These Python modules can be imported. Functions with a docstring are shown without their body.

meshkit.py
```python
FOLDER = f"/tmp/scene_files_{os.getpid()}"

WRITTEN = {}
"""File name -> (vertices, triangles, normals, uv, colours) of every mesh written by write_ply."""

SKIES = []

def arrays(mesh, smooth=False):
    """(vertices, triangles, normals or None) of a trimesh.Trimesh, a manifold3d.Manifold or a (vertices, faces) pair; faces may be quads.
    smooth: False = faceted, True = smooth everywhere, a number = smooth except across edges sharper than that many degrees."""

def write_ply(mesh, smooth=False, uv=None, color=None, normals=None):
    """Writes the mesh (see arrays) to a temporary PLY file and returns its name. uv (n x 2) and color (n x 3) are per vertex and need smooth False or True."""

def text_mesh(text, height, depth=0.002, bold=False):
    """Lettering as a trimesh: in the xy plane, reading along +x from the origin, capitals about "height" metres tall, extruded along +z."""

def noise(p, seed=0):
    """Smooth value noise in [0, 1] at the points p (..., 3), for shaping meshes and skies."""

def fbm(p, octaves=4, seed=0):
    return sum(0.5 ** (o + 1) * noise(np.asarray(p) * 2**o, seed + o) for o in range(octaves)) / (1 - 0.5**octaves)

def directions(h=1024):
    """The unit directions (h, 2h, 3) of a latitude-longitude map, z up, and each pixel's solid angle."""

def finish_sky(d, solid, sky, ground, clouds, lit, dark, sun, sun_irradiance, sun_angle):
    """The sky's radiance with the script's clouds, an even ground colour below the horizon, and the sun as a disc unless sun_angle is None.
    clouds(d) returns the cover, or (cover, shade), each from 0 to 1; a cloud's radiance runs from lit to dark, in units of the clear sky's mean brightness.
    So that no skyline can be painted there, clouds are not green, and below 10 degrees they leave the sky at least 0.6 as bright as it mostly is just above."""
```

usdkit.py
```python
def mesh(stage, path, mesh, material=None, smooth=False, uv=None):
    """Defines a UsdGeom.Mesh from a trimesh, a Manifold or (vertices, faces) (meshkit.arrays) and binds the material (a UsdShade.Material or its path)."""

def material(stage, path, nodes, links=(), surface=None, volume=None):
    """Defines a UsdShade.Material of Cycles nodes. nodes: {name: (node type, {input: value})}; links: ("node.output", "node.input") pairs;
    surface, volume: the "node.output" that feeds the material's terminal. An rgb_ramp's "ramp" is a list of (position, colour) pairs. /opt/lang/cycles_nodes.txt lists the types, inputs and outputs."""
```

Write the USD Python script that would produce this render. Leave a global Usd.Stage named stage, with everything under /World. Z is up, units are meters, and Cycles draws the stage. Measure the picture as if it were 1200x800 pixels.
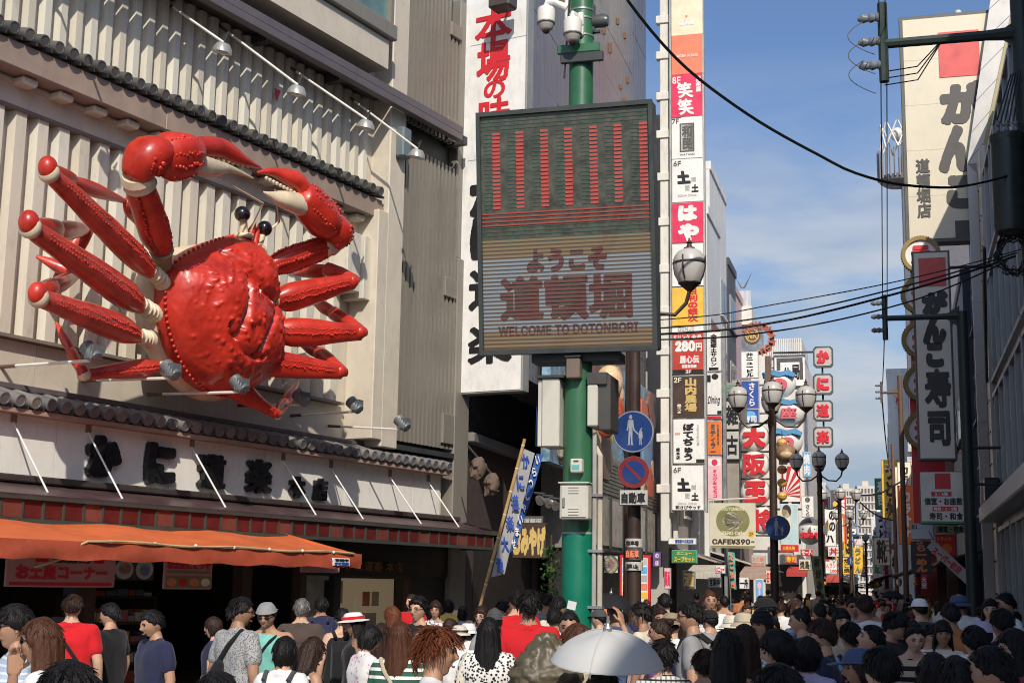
import math, random, glob
import numpy as np, trimesh, manifold3d
from manifold3d import Manifold
from shapely import affinity, box as sbox, union_all
from shapely.geometry import Polygon, Point, LineString
from pxr import Usd, UsdGeom, UsdLux, UsdShade, Gf, Sdf
import usdkit, meshkit
stage = Usd.Stage.CreateInMemory()
UsdGeom.SetStageUpAxis(stage, UsdGeom.Tokens.z); UsdGeom.SetStageMetersPerUnit(stage, 1.0)
UsdGeom.Xform.Define(stage, '/World'); UsdGeom.Scope.Define(stage, '/World/Looks')
rng = np.random.default_rng(7); random.seed(7)

# ---------------------------------------------------------------- camera, sky, sun, exposure
FPX, PITCH, ROLL, CAMH = 1626.5, .1726, .0167, 1.85          # focal length in pixels of a 1200 px wide picture
EXPOSURE = 0.05
_cp, _sp, _c, _s = math.cos(PITCH), math.sin(PITCH), math.cos(ROLL), math.sin(ROLL)
_r, _u, FWD = np.array([1, 0, 0.]), np.array([0, -_sp, _cp]), np.array([0, _cp, _sp])
RGT, UPV, EYE = _c * _r + _s * _u, -_s * _r + _c * _u, np.array([0, 0, CAMH])
cam = UsdGeom.Camera.Define(stage, '/World/camera')
cam.CreateHorizontalApertureAttr(36.0); cam.CreateVerticalApertureAttr(24.0); cam.CreateFocalLengthAttr(36.0 * FPX / 1200)
cam.CreateClippingRangeAttr(Gf.Vec2f(.1, 5000)); cam.CreateExposureAttr(EXPOSURE)
cam.AddTransformOp().Set(Gf.Matrix4d(*[float(x) for row in (np.r_[RGT, 0], np.r_[UPV, 0], np.r_[-FWD, 0], np.r_[EYE, 1]) for x in row]))
SUN = np.array([.118, -.993, .773]); SUN /= np.linalg.norm(SUN)     # towards the sun: behind the camera, 38 degrees up
SEL, SROT = math.asin(SUN[2]), math.atan2(SUN[0], SUN[1])
dome = UsdLux.DomeLight.Define(stage, '/World/sky')
dome.GetPrim().SetCustomDataByKey('kind', 'structure')
dome.GetPrim().SetCustomDataByKey('label', 'blue afternoon sky with soft pale clouds low over the street'); dome.GetPrim().SetCustomDataByKey('category', 'sky')
skym = usdkit.material(stage, '/World/Looks/sky_look', {
    'tc': ('texture_coordinate', {}),
    'sky': ('sky_texture', {'sky_type': 'single_scattering', 'sun_disc': False, 'sun_elevation': SEL, 'sun_rotation': SROT, 'altitude': 60., 'aerosol_density': 1.2, 'ozone_density': 4., 'air_density': .72}),
    'sep': ('separate_xyz', {}), 'mp': ('mapping', {'scale': (1.6, 1.6, 6.5), 'location': (.62, .2, .3)}),
    'n': ('noise_texture', {'scale': 1.7, 'detail': 7., 'roughness': .56, 'distortion': .35}),
    'cov': ('map_range', {'from_min': .38, 'from_max': .58, 'to_min': 0., 'to_max': 1., 'clamp': True, 'range_type': 'smoothstep'}),
    'low': ('map_range', {'from_min': .37, 'from_max': .2, 'to_min': 0., 'to_max': 1., 'clamp': True}),
    'mul': ('math', {'math_type': 'multiply'}), 'm2': ('math', {'math_type': 'multiply', 'value2': .8}), 'hz': ('map_range', {'from_min': .36, 'from_max': .04, 'to_min': 0., 'to_max': .92, 'clamp': True}), 'hm': ('mix_color', {'b': (1.85, 2.6, 3.4), 'use_clamp': False}),
    'n2': ('noise_texture', {'scale': 4.5, 'detail': 5.}),
    'cc': ('rgb_ramp', {'ramp': [(.32, (2.5, 2.9, 3.4)), (.6, (4.2, 4.3, 4.4))]}),
    'mix': ('mix_color', {'use_clamp': False}), 'bg': ('background_shader', {'strength': .15})},
    [('tc.generated', 'sep.vector'), ('tc.generated', 'mp.vector'), ('mp.vector', 'n.vector'), ('n.fac', 'cov.value'), ('sep.z', 'low.value'),
     ('cov.result', 'mul.value1'), ('low.result', 'mul.value2'), ('mul.value', 'm2.value1'), ('sep.z', 'hz.value'), ('hz.result', 'hm.fac'), ('sky.color', 'hm.a'), ('hm.result', 'mix.a'), ('m2.value', 'mix.fac'), ('mp.vector', 'n2.vector'), ('n2.fac', 'cc.fac'),
     ('cc.color', 'mix.b'), ('mix.result', 'bg.color')], surface='bg.background')
UsdShade.MaterialBindingAPI.Apply(dome.GetPrim()).Bind(skym)
sun = UsdLux.DistantLight.Define(stage, '/World/sun')
sun.CreateIntensityAttr(1.02); sun.CreateAngleAttr(.5); sun.CreateColorAttr(Gf.Vec3f(1, .92, .8)); sun.GetPrim().CreateAttribute('inputs:normalize', Sdf.ValueTypeNames.Bool).Set(True)
_z = SUN; _x = np.cross([0, 0, 1.], _z); _x /= np.linalg.norm(_x); _y = np.cross(_z, _x)
sun.AddTransformOp().Set(Gf.Matrix4d(*[float(x) for row in (np.r_[_x, 0], np.r_[_y, 0], np.r_[_z, 0], [0, 0, 30, 1]) for x in row]))

# ---------------------------------------------------------------- frames: the two directions of the place, and where a line of sight meets them
class Frame:
    """u along ex, v out along ey, z up."""
    def __init__(f, org, ex, ey): f.o, f.ex, f.ey = np.asarray(org, float), np.asarray(ex, float), np.asarray(ey, float)
    def p(f, u, v, z): return f.o + np.multiply.outer(u, f.ex) + np.multiply.outer(v, f.ey) + np.multiply.outer(z, [0, 0, 1.])
    def see(f, x, y, v=0.):
        d = FWD + RGT * (x - 600) / FPX - UPV * (y - 400) / FPX
        t = ((f.o + f.ey * v - EYE) @ f.ey) / (d @ f.ey); q = EYE + t * d
        return float((q - f.o) @ f.ex), float(q[2])
A_ = .5054
K = Frame((-6.78, 17.67, 0), (math.sin(A_), math.cos(A_), 0), (math.cos(A_), -math.sin(A_), 0))     # front of the crab restaurant
YS = .27105
SD, SN = np.array([math.sin(YS), math.cos(YS), 0]), np.array([math.cos(YS), -math.sin(YS), 0])       # along the street, across it to the right
def across(D): return Frame(SD * D, SN, -SD)          # a plane across the street, facing the viewer
def leftside(L): return Frame(SN * L, SD, SN)         # a front on the left, facing the street
def rightside(L): return Frame(SN * L, -SD, -SN)
def project(p):
    q = np.asarray(p, float) - EYE; z = q @ FWD
    return 600 + FPX * (q @ RGT) / z, 400 - FPX * (q @ UPV) / z

# ---------------------------------------------------------------- the scene's objects
_used = {}
def numbered(parent, name):
    k = (parent, name); n = _used.get(k, 0); _used[k] = n + 1
    return name if n == 0 else f'{name}_{n:03d}'
class Thing:
    def __init__(t, name, label, cat, base, group=None, kind=None, like=None):
        t.path = '/World/' + numbered('/World', name); t.base = np.asarray(base, float)
        x = UsdGeom.Xform.Define(stage, t.path); x.AddTranslateOp().Set(Gf.Vec3d(*map(float, t.base)))
        t.prim = x.GetPrim(); tag(t.prim, label, cat, group, kind)
    def part(t, name, m, mat, under=None, smooth=False, label=None, kind=None):
        if isinstance(m, list): return [t.part(name, q, mat, under, smooth, label, kind) for q in m][0]
        v, f, n = meshkit.arrays(m, smooth) if not isinstance(m, Ready) else (m.v, m.f, m.n)
        par = under or t.path; path = par + '/' + numbered(par, name)
        put(path, v - t.base, f, n, mat)
        pr = stage.GetPrimAtPath(path)
        if label: pr.SetCustomDataByKey('label', label)
        if kind: pr.SetCustomDataByKey('kind', kind)
        return path
class Ready:
    def __init__(r, v, f, n): r.v, r.f, r.n = v, f, n
def put(path, v, f, n, mat):
    from pxr import Vt
    m = UsdGeom.Mesh.Define(stage, path)
    m.CreatePointsAttr(Vt.Vec3fArray.FromNumpy(np.ascontiguousarray(v, np.float32))); m.CreateFaceVertexCountsAttr(Vt.IntArray.FromNumpy(np.full(len(f), 3, np.int32)))
    m.CreateFaceVertexIndicesAttr(Vt.IntArray.FromNumpy(np.ascontiguousarray(f, np.int32).ravel())); m.CreateSubdivisionSchemeAttr('none')
    if n is not None: m.CreateNormalsAttr(Vt.Vec3fArray.FromNumpy(np.ascontiguousarray(n, np.float32))); m.SetNormalsInterpolation('vertex')
    if mat is not None: UsdShade.MaterialBindingAPI.Apply(m.GetPrim()).Bind(mat)
def tag(pr, label=None, cat=None, group=None, kind=None):
    for k, v in (('label', label), ('category', cat), ('group', group), ('kind', kind)):
        if v: pr.SetCustomDataByKey(k, v)
def single(name, m, mat, label, cat, group=None, kind=None, smooth=False):
    """A thing that is one mesh."""
    path = '/World/' + numbered('/World', name)
    v, f, n = meshkit.arrays(m, smooth); put(path, v, f, n, mat); tag(stage.GetPrimAtPath(path), label, cat, group, kind)
    return path
def copy_of(t, name, label, cat, base, rotz=0., group=None, scale=None):
    x = UsdGeom.Xform.Define(stage, '/World/' + numbered('/World', name)); pr = x.GetPrim()
    pr.GetReferences().AddInternalReference(t.path); pr.SetInstanceable(True)
    x.ClearXformOpOrder()
    ops = [x.AddTransformOp(opSuffix='place')]
    c, s = math.cos(rotz), math.sin(rotz); k = scale or 1.
    ops[0].Set(Gf.Matrix4d(c*k, s*k, 0, 0, -s*k, c*k, 0, 0, 0, 0, k, 0, *map(float, base), 1))
    x.SetXformOpOrder(ops)
    tag(pr, label, cat, group); return pr

# ---------------------------------------------------------------- materials
_mats = {}
def M(name, col, rough=.55, metal=0., var=.16, scale=2.5, bump=0., bscale=40., coat=0., streak=False, spec=.5, sheen=0., dirt=0.):
    """Plain paint, plastic, stone, cloth ...: one colour with uneven tone, uneven gloss and fine relief."""
    if name in _mats: return _mats[name]
    c = np.array(col, float); lo, hi = np.clip(c * (1 - var), 0, 1), np.clip(c * (1 + var * .6), 0, 1)
    sc = (1, 1, .12) if streak else (1, 1, 1)
    nodes = {'g': ('texture_coordinate', {}), 'mp': ('mapping', {'scale': sc}), 'n': ('noise_texture', {'scale': scale, 'detail': 6., 'roughness': .62}),
             'r': ('rgb_ramp', {'ramp': [(.3, lo), (.7, hi)]}), 'rr': ('map_range', {'from_min': .3, 'from_max': .7, 'to_min': max(rough - .12, .02), 'to_max': min(rough + .12, 1.), 'clamp': True}),
             'p': ('principled_bsdf', {'metallic': metal, 'coat_weight': coat, 'coat_roughness': .12, 'specular_ior_level': spec, 'sheen_weight': sheen})}
    links = [('g.object', 'mp.vector'), ('mp.vector', 'n.vector'), ('n.fac', 'r.fac'), ('n.fac', 'rr.value'), ('rr.result', 'p.roughness')]
    if dirt:
        nodes.update({'n3': ('noise_texture', {'scale': scale * 3.1, 'detail': 8., 'roughness': .7}), 'dm': ('mapping', {'scale': (1, 1, .3)}),
                      'dr': ('map_range', {'from_min': .52, 'from_max': .74, 'to_min': 0., 'to_max': dirt, 'clamp': True}), 'mx': ('mix_color', {'b': tuple(c * .35 + np.array([.02, .016, .012]))})})
        links += [('g.object', 'dm.vector'), ('dm.vector', 'n3.vector'), ('n3.fac', 'dr.value'), ('dr.result', 'mx.fac'), ('r.color', 'mx.a'), ('mx.result', 'p.base_color')]
    else: links.append(('r.color', 'p.base_color'))
    if bump:
        nodes.update({'n2': ('noise_texture', {'scale': bscale, 'detail': 4.}), 'b': ('bump', {'strength': bump, 'distance': .01})})
        links += [('mp.vector' if streak else 'g.object', 'n2.vector'), ('n2.fac', 'b.height'), ('b.normal', 'p.normal')]
    _mats[name] = usdkit.material(stage, '/World/Looks/' + name, nodes, links, surface='p.BSDF'); return _mats[name]
def emit(name, col, strength):
    if name not in _mats:
        _mats[name] = usdkit.material(stage, '/World/Looks/' + name, {'p': ('principled_bsdf', {'base_color': tuple(np.array(col) * .28), 'roughness': .5, 'emission_color': col, 'emission_strength': strength})}, [], surface='p.BSDF')
    return _mats[name]
def stripes(name, a, b, period, duty=.5, axis='z', rough=.8, third=None):
    """Cloth with woven stripes (or, with third, a check of two directions)."""
    if name in _mats: return _mats[name]
    nd = {'g': ('texture_coordinate', {}), 's': ('separate_xyz', {}), 'd': ('math', {'math_type': 'divide', 'value2': period}), 'f': ('math', {'math_type': 'fraction'}), 'l': ('math', {'math_type': 'less_than', 'value2': duty}),
          'm': ('mix_color', {'a': a, 'b': b}), 'p': ('principled_bsdf', {'roughness': rough, 'specular_ior_level': .2})}
    lk = [('g.object', 's.vector'), ('s.' + axis, 'd.value1'), ('d.value', 'f.value1'), ('f.value', 'l.value1'), ('l.value', 'm.fac')]
    if third is not None:
        nd.update({'d2': ('math', {'math_type': 'divide', 'value2': period}), 'f2': ('math', {'math_type': 'fraction'}), 'l2': ('math', {'math_type': 'less_than', 'value2': duty}), 'm2': ('mix_color', {'b': third, 'fac': .5}), 'h': ('math', {'math_type': 'multiply', 'value2': .6})})
        lk += [('s.x', 'd2.value1'), ('d2.value', 'f2.value1'), ('f2.value', 'l2.value1'), ('l2.value', 'h.value1'), ('h.value', 'm2.fac'), ('m.result', 'm2.a'), ('m2.result', 'p.base_color')]
    else: lk.append(('m.result', 'p.base_color'))
    _mats[name] = usdkit.material(stage, '/World/Looks/' + name, nd, lk, surface='p.BSDF'); return _mats[name]
def blotch(name, a, b, scale, edge=.5, rough=.8, soft=.03):
    """A two-coloured print of small irregular figures."""
    if name not in _mats:
        _mats[name] = usdkit.material(stage, '/World/Looks/' + name, {'g': ('texture_coordinate', {}), 'v': ('voronoi_texture', {'scale': scale}), 'r': ('rgb_ramp', {'ramp': [(edge - soft, a), (edge + soft, b)]}), 'p': ('principled_bsdf', {'roughness': rough, 'specular_ior_level': .2})},
            [('g.object', 'v.vector'), ('v.distance', 'r.fac'), ('r.color', 'p.base_color')], surface='p.BSDF')
    return _mats[name]
def pane(name, tint=(.8, .85, .85), ior=1.5, seen=None):
    if name not in _mats:
        _mats[name] = usdkit.material(stage, '/World/Looks/' + name, {'t': ('transparent_bsdf', {'color': tint}), 'g': ('glossy_bsdf', {'color': (1, 1, 1), 'roughness': .02}), 'f': ('fresnel', {'IOR': ior}), 'm': ('mix_closure', {})},
            [('f.fac', 'm.fac'), ('t.BSDF', 'm.closure1'), ('g.BSDF', 'm.closure2')], surface='m.closure')
    return _mats[name]

# ---------------------------------------------------------------- shapes
cat = trimesh.util.concatenate
_BF = np.array([[0, 2, 3], [0, 3, 1], [4, 5, 7], [4, 7, 6], [0, 1, 5], [0, 5, 4], [2, 6, 7], [2, 7, 3], [0, 4, 6], [0, 6, 2], [1, 3, 7], [1, 7, 5]])
def hexa(p8):
    m = trimesh.Trimesh(np.asarray(p8, float), _BF.copy(), process=False)
    if m.volume < 0: m.invert()
    return m
def fbox(F, u0, u1, v0, v1, z0, z1, bev=0.):
    """A box in a frame, with chamfered edges when bev."""
    if bev:
        b = min(bev, .45 * min(abs(u1 - u0), abs(v1 - v0), abs(z1 - z0))); pts = []
        for k in range(3):
            for su in (0, 1):
                for sv in (0, 1):
                    for sz in (0, 1):
                        e = [b, b, b]; e[k] = 0
                        pts.append(F.p((u0 + e[0], u1 - e[0])[su], (v0 + e[1], v1 - e[1])[sv], (z0 + e[2], z1 - e[2])[sz]))
        return trimesh.convex.convex_hull(np.array(pts))
    return hexa([F.p(u, v, z) for u in (u0, u1) for v in (v0, v1) for z in (z0, z1)])
def prism(F, poly, v0, v1):
    """A (u, z) outline given depth from v0 to v1."""
    polys = getattr(poly, 'geoms', [poly]) if not isinstance(poly, (list, tuple, np.ndarray)) else [Polygon(poly)]
    out = []
    for g in polys:
        if g.is_empty or g.geom_type != 'Polygon' or g.area < 1e-7: continue
        m = trimesh.creation.extrude_polygon(g, 1., engine='earcut'); q = m.vertices
        w = trimesh.Trimesh(F.p(q[:, 0], v0 + (v1 - v0) * q[:, 2], q[:, 1]), m.faces, process=False)
        if w.volume < 0: w.invert()
        out.append(w)
    return cat(out) if out else None
def tube(pts, r, sides=8, cap=True):
    p = np.asarray(pts, float); r = np.broadcast_to(np.asarray(r, float), (len(p),)); n = len(p)
    t = np.gradient(p, axis=0); t /= np.linalg.norm(t, axis=1, keepdims=True) + 1e-12
    a = np.cross(t[0], [0, 0, 1.] if abs(t[0][2]) < .9 else [1., 0, 0]); a /= np.linalg.norm(a); rows = []
    for i in range(n):
        a = a - t[i] * (a @ t[i]); a /= np.linalg.norm(a) + 1e-12; b = np.cross(t[i], a); an = np.arange(sides) * 2 * np.pi / sides
        rows.append(p[i] + r[i] * (np.cos(an)[:, None] * a + np.sin(an)[:, None] * b))
    v = np.vstack(rows); f = []
    for i in range(n - 1):
        for j in range(sides):
            k = (j + 1) % sides; f += [[i * sides + j, i * sides + k, (i + 1) * sides + k], [i * sides + j, (i + 1) * sides + k, (i + 1) * sides + j]]
    if cap:
        v = np.vstack([v, p[:1], p[-1:]]); m = n * sides
        for j in range(sides): k = (j + 1) % sides; f += [[m, k, j], [m + 1, (n - 1) * sides + j, (n - 1) * sides + k]]
    m = trimesh.Trimesh(v, np.array(f), process=False)
    if m.volume < 0: m.invert()
    return m
def lathe(prof, org, sides=20, axis=(0, 0, 1.)):
    """prof: (radius, height) pairs from bottom to top about an axis."""
    z = np.asarray(axis, float); z /= np.linalg.norm(z); x = np.cross(z, [0, 1., 0] if abs(z[1]) < .9 else [1., 0, 0]); x /= np.linalg.norm(x); y = np.cross(z, x)
    an = np.arange(sides) * 2 * np.pi / sides; ring = np.cos(an)[:, None] * x + np.sin(an)[:, None] * y
    v = np.vstack([org + max(r, 1e-5) * ring + h * z for r, h in prof]); f = []; n = len(prof)
    for i in range(n - 1):
        for j in range(sides):
            k = (j + 1) % sides; f += [[i * sides + j, i * sides + k, (i + 1) * sides + k], [i * sides + j, (i + 1) * sides + k, (i + 1) * sides + j]]
    v = np.vstack([v, [org + prof[0][1] * z], [org + prof[-1][1] * z]]); m = n * sides
    for j in range(sides): k = (j + 1) % sides; f += [[m, k, j], [m + 1, (n - 1) * sides + j, (n - 1) * sides + k]]
    w = trimesh.Trimesh(v, np.array(f), process=False)
    if w.volume < 0: w.invert()
    return w
def ball(c, r, sub=2, squash=(1, 1, 1)):
    m = trimesh.creation.icosphere(sub, 1.); m.vertices = m.vertices * np.asarray(squash) * r + c; return m
def arc(p, q, sag, n=14):
    t = np.linspace(0, 1, n)[:, None]; v = (1 - t) * np.asarray(p) + t * np.asarray(q); v[:, 2] -= (4 * sag * t * (1 - t))[:, 0]; return v
def tilt(m, org, axis, ang):
    m.apply_transform(trimesh.transformations.rotation_matrix(ang, axis, org)); return m

# ---------------------------------------------------------------- lettering
from PIL import Image, ImageDraw, ImageFont
_fonts = {}
def font(latin):
    if latin not in _fonts: _fonts[latin] = ImageFont.truetype(glob.glob('/opt/blender-*/*/datafiles/fonts/' + ('Inter.woff2' if latin else 'Noto Sans CJK Regular.woff2'))[0], 84)
    return _fonts[latin]
_chars = {}
def char(ch, w=0):
    """The outline of one character in units of its em."""
    if (ch, w) not in _chars:
        im = Image.new('L', (140, 140)); ImageDraw.Draw(im).text((28, 104), ch, 255, font(ord(ch) < 0x250), anchor='ls', stroke_width=w)
        on = np.pad(np.asarray(im) > 127, ((0, 0), (1, 1))).astype(np.int8); d = np.diff(on, axis=1)
        rows, a = np.nonzero(d == 1); b = np.nonzero(d == -1)[1]
        g = union_all(sbox(a, -rows - 1, b, -rows)).buffer(.7).buffer(-.7).simplify(.75) if len(rows) else Polygon()
        _chars[ch, w] = (affinity.affine_transform(g, [1 / 84, 0, 0, 1 / 84, -28 / 84, 104 / 84]), font(ord(ch) < 0x250).getlength(ch) / 84)
    return _chars[ch, w]
def words(s, rect, w0=3, vert=False, slant=0.):
    """Lettering stretched to fill rect = (x0, y0, x1, y1)."""
    out, x, y = [], 0., 0.
    for ch in s:
        w = w0 if ord(ch) < 0x4E00 or ch in '大王土本山内中仙元' else min(w0, 3)
        if ch == '\n': x, y = 0., y - 1.12; continue
        g, adv = char(ch, w)
        if vert:
            if ch != ' ': out.append(affinity.translate(g, -adv / 2, y))
            y -= 1.02 if ch != ' ' else .4
        else:
            if ch != ' ': out.append(affinity.translate(g, x, y))
            x += adv + .02
    g = union_all(out)
    if slant: g = affinity.skew(g, xs=slant)
    a, b, c, d = g.bounds; x0, y0, x1, y1 = rect
    sx, sy = (x1 - x0) / (c - a), (y1 - y0) / (d - b)
    return affinity.affine_transform(g, [sx, 0, 0, sy, x0 - a * sx, y0 - b * sy])
def lettering(F, s, rect, v, depth=.012, w=3, vert=False, slant=0.):
    return prism(F, words(s, rect, w, vert, slant), v, v + depth)
WHITE = M('sign_white', (.8, .79, .76), .45, var=.1, dirt=.35); BLACK = M('sign_black', (.015, .015, .016), .4); RED = M('sign_red', (.62, .025, .035), .4, var=.08)
STEEL = M('grey_steel', (.32, .33, .33), .45, .6, dirt=.3); DARK = M('dark_steel', (.045, .05, .05), .5, .2, dirt=.3); GREY = M('grey_paint', (.36, .36, .35), .5, dirt=.25)
_ink = {'k': BLACK, 'r': RED, 'w': WHITE}
def ink(c):
    if c not in _ink: raise KeyError(c)
    return _ink[c]
def newink(k, name, col, rough=.45): _ink[k] = M(name, col, rough, var=.14, dirt=.2)
newink('o', 'sign_orange', (.78, .2, .04)); newink('y', 'sign_yellow', (.82, .5, .06)); newink('b', 'sign_blue', (.03, .08, .38)); newink('g', 'sign_green', (.05, .25, .1)); newink('n', 'sign_brown', (.06, .035, .025))
newink('p', 'sign_pink', (.85, .5, .56)); newink('c', 'sign_cream', (.8, .72, .52)); newink('l', 'sign_gold', (.6, .42, .14)); newink('s', 'sign_grey', (.42, .42, .4)); newink('G', 'sign_dark_grey', (.09, .085, .08))
newink('B', 'sign_light_blue', (.15, .42, .75)); newink('O', 'sign_olive', (.22, .22, .09)); newink('v', 'sign_violet', (.2, .08, .35)); newink('e', 'sign_old_grey', (.5, .49, .45)); newink('t', 'sign_teal', (.12, .4, .36)); newink('C', 'sign_coral', (.8, .22, .12)); newink('R', 'sign_rose', (.72, .03, .1))
def board(name, label, cat_, F, px, v, face, edge, texts=(), th=.12, rim=.03, group=None, legs=None, extra=None):
    """A sign board seen through the corners px = (x0, y0, x1, y1): casing, face, and lettering in parts of the face."""
    u0, z1 = F.see(px[0], px[1], v); u1, z0 = F.see(px[2], px[3], v)
    if u1 < u0: u0, u1 = u1, u0
    t = Thing(name, label, cat_, F.p((u0 + u1) / 2, v, z0), group)
    r = rim if rim < .25 * (u1 - u0) else .25 * (u1 - u0)
    t.part('casing', fbox(F, u0, u1, v - th, v, z0, z1, .012), ink(edge) if isinstance(edge, str) else edge)
    fp = t.part('face', fbox(F, u0 + r, u1 - r, v - .02, v + .012, z0 + r, z1 - r), ink(face) if isinstance(face, str) else face)
    W, H = u1 - u0, z1 - z0
    R = lambda q: (u0 + q[0] * W, z1 - q[3] * H, u0 + q[2] * W, z1 - q[1] * H)
    for tx in texts:
        s, q, col = tx[:3]; o = dict(tx[3]) if len(tx) > 3 else {}
        if s == '#': m = prism(F, sbox(*R(q)), v + .006, v + .016)
        elif s == '@':
            x0, y0, x1, y1 = R(q); m = prism(F, affinity.scale(Point((x0 + x1) / 2, (y0 + y1) / 2).buffer(.5, 20), x1 - x0, y1 - y0), v + .006, v + .017)
        else: m = prism(F, words(s, R(q), o.get('w', 3), o.get('v', False), o.get('sl', 0.)), v + .008, v + .022)
        t.part('panel' if s in '#@' else 'lettering', m, ink(col), under=fp)
    if extra: extra(t, F, (u0, z0, u1, z1), v)
    return t, (u0, z0, u1, z1)

# ================================================================ the setting
road = M('asphalt', (.2, .19, .18), .85, var=.35, scale=1.2, bump=.5, bscale=30., dirt=.4)
gx = trimesh.creation.box([900, 900, .2]); gx.apply_translation([0, 300, -.1])
single('street', gx, road, 'paved shopping street under the crowd', 'street', kind='structure')

# ================================================================ the crab restaurant
CREAM = M('cream_cladding', (.64, .6, .5), .5, var=.14, scale=2.2, dirt=.5, streak=True); CREAM2 = M('cream_panel', (.6, .54, .44), .5, var=.08, dirt=.22)
LOUV = M('louvre_metal', (.235, .215, .18), .45, .15, var=.1, dirt=.3, streak=True); BAND = M('white_band', (.82, .79, .72), .5, var=.05, dirt=.2, streak=True)
TILE = M('roof_tile_grey', (.17, .165, .16), .55, var=.25, scale=4., dirt=.35, bump=.3); TILED = M('roof_tile_dark', (.075, .075, .072), .5, var=.2, dirt=.2)
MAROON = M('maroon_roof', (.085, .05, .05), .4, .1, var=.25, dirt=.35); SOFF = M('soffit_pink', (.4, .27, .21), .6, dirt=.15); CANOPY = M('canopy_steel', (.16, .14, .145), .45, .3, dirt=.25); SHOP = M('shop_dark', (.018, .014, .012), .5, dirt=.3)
WOOD = M('dark_wood', (.06, .03, .018), .5, var=.35, scale=6., streak=True)
kb = Thing('restaurant_building', 'cream metal clad restaurant building that carries the giant red crab', 'building', K.p(5, 0, 0))
P = kb.part
bx = lambda *a, **k: fbox(K, *a, **k)
# walls
P('wall', ([bx(-3, 8.75, -6, -.62, 4.2, 9.35), bx(-3, 8.75, -6, -.5, 9.35, 14.2), bx(8.75, 12.45, -6, -.42, 2.4, 14.2), bx(-3, 11.7, -3.2, -.3, 3.05, 4.2)]), CREAM2)
P('sign_band', ([bx(-3 + i * 2.27, -.74 + i * 2.27, -.3, -.27, 3.14, 3.97) for i in range(6)] + [bx(10.62, 11.6, -.3, -.27, 3.14, 3.97)]), BAND)
P('soffit_board', ([bx(-3, 11.72, -.3, -.04, 3.97, 4.03), bx(-3, 9.05, -.62, -.1, 8.78, 8.86)]), SOFF)
P('flashing', ([bx(-3, 9.0, -.62, -.36, 4.32, 4.4, .01), bx(9.02, 10.55, -.55, -.36, 4.32, 4.4, .01), bx(-3, 9.0, -.62, -.42, 4.1, 4.32)]), CANOPY)
# tiled eaves
def eave(z, u0, n, step, mt, um, rise):
    rows = []
    for i in range(n):
        u = u0 + i * step
        c0, c1 = K.p(u, 0., z), K.p(u, -.45, z + rise); d = c1 - c0
        P('roof_tile', lathe([(.0, -.03), (.066, -.03), (.07, -.036), (.086, -.034), (.09, -.02), (.09, np.linalg.norm(d))], c0, 16, d), mt[i % len(mt)], smooth=35)
        rows.append(hexa([K.p(u + a, v, z + zz) for a in (.07, step - .07) for v, zs in ((-.03, (-.1, -.055)), (-.5, (rise * 1.05 - .1, rise * 1.05 - .05))) for zz in zs]))
    P('pan_tile', cat(rows), um)
tiles3 = [TILE, M('roof_tile_worn', (.2, .185, .17), .6, var=.3, scale=5., dirt=.4, bump=.3), M('roof_tile_cool', (.14, .14, .145), .5, var=.25, scale=4., dirt=.3, bump=.3)]
eave(4.13, -1.78, 51, .265, tiles3, TILED, .13); eave(9.1, -1.58, 40, .265, [TILED, M('roof_tile_dark_worn', (.1, .098, .09), .5, var=.25, dirt=.3)], TILED, .1)
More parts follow.
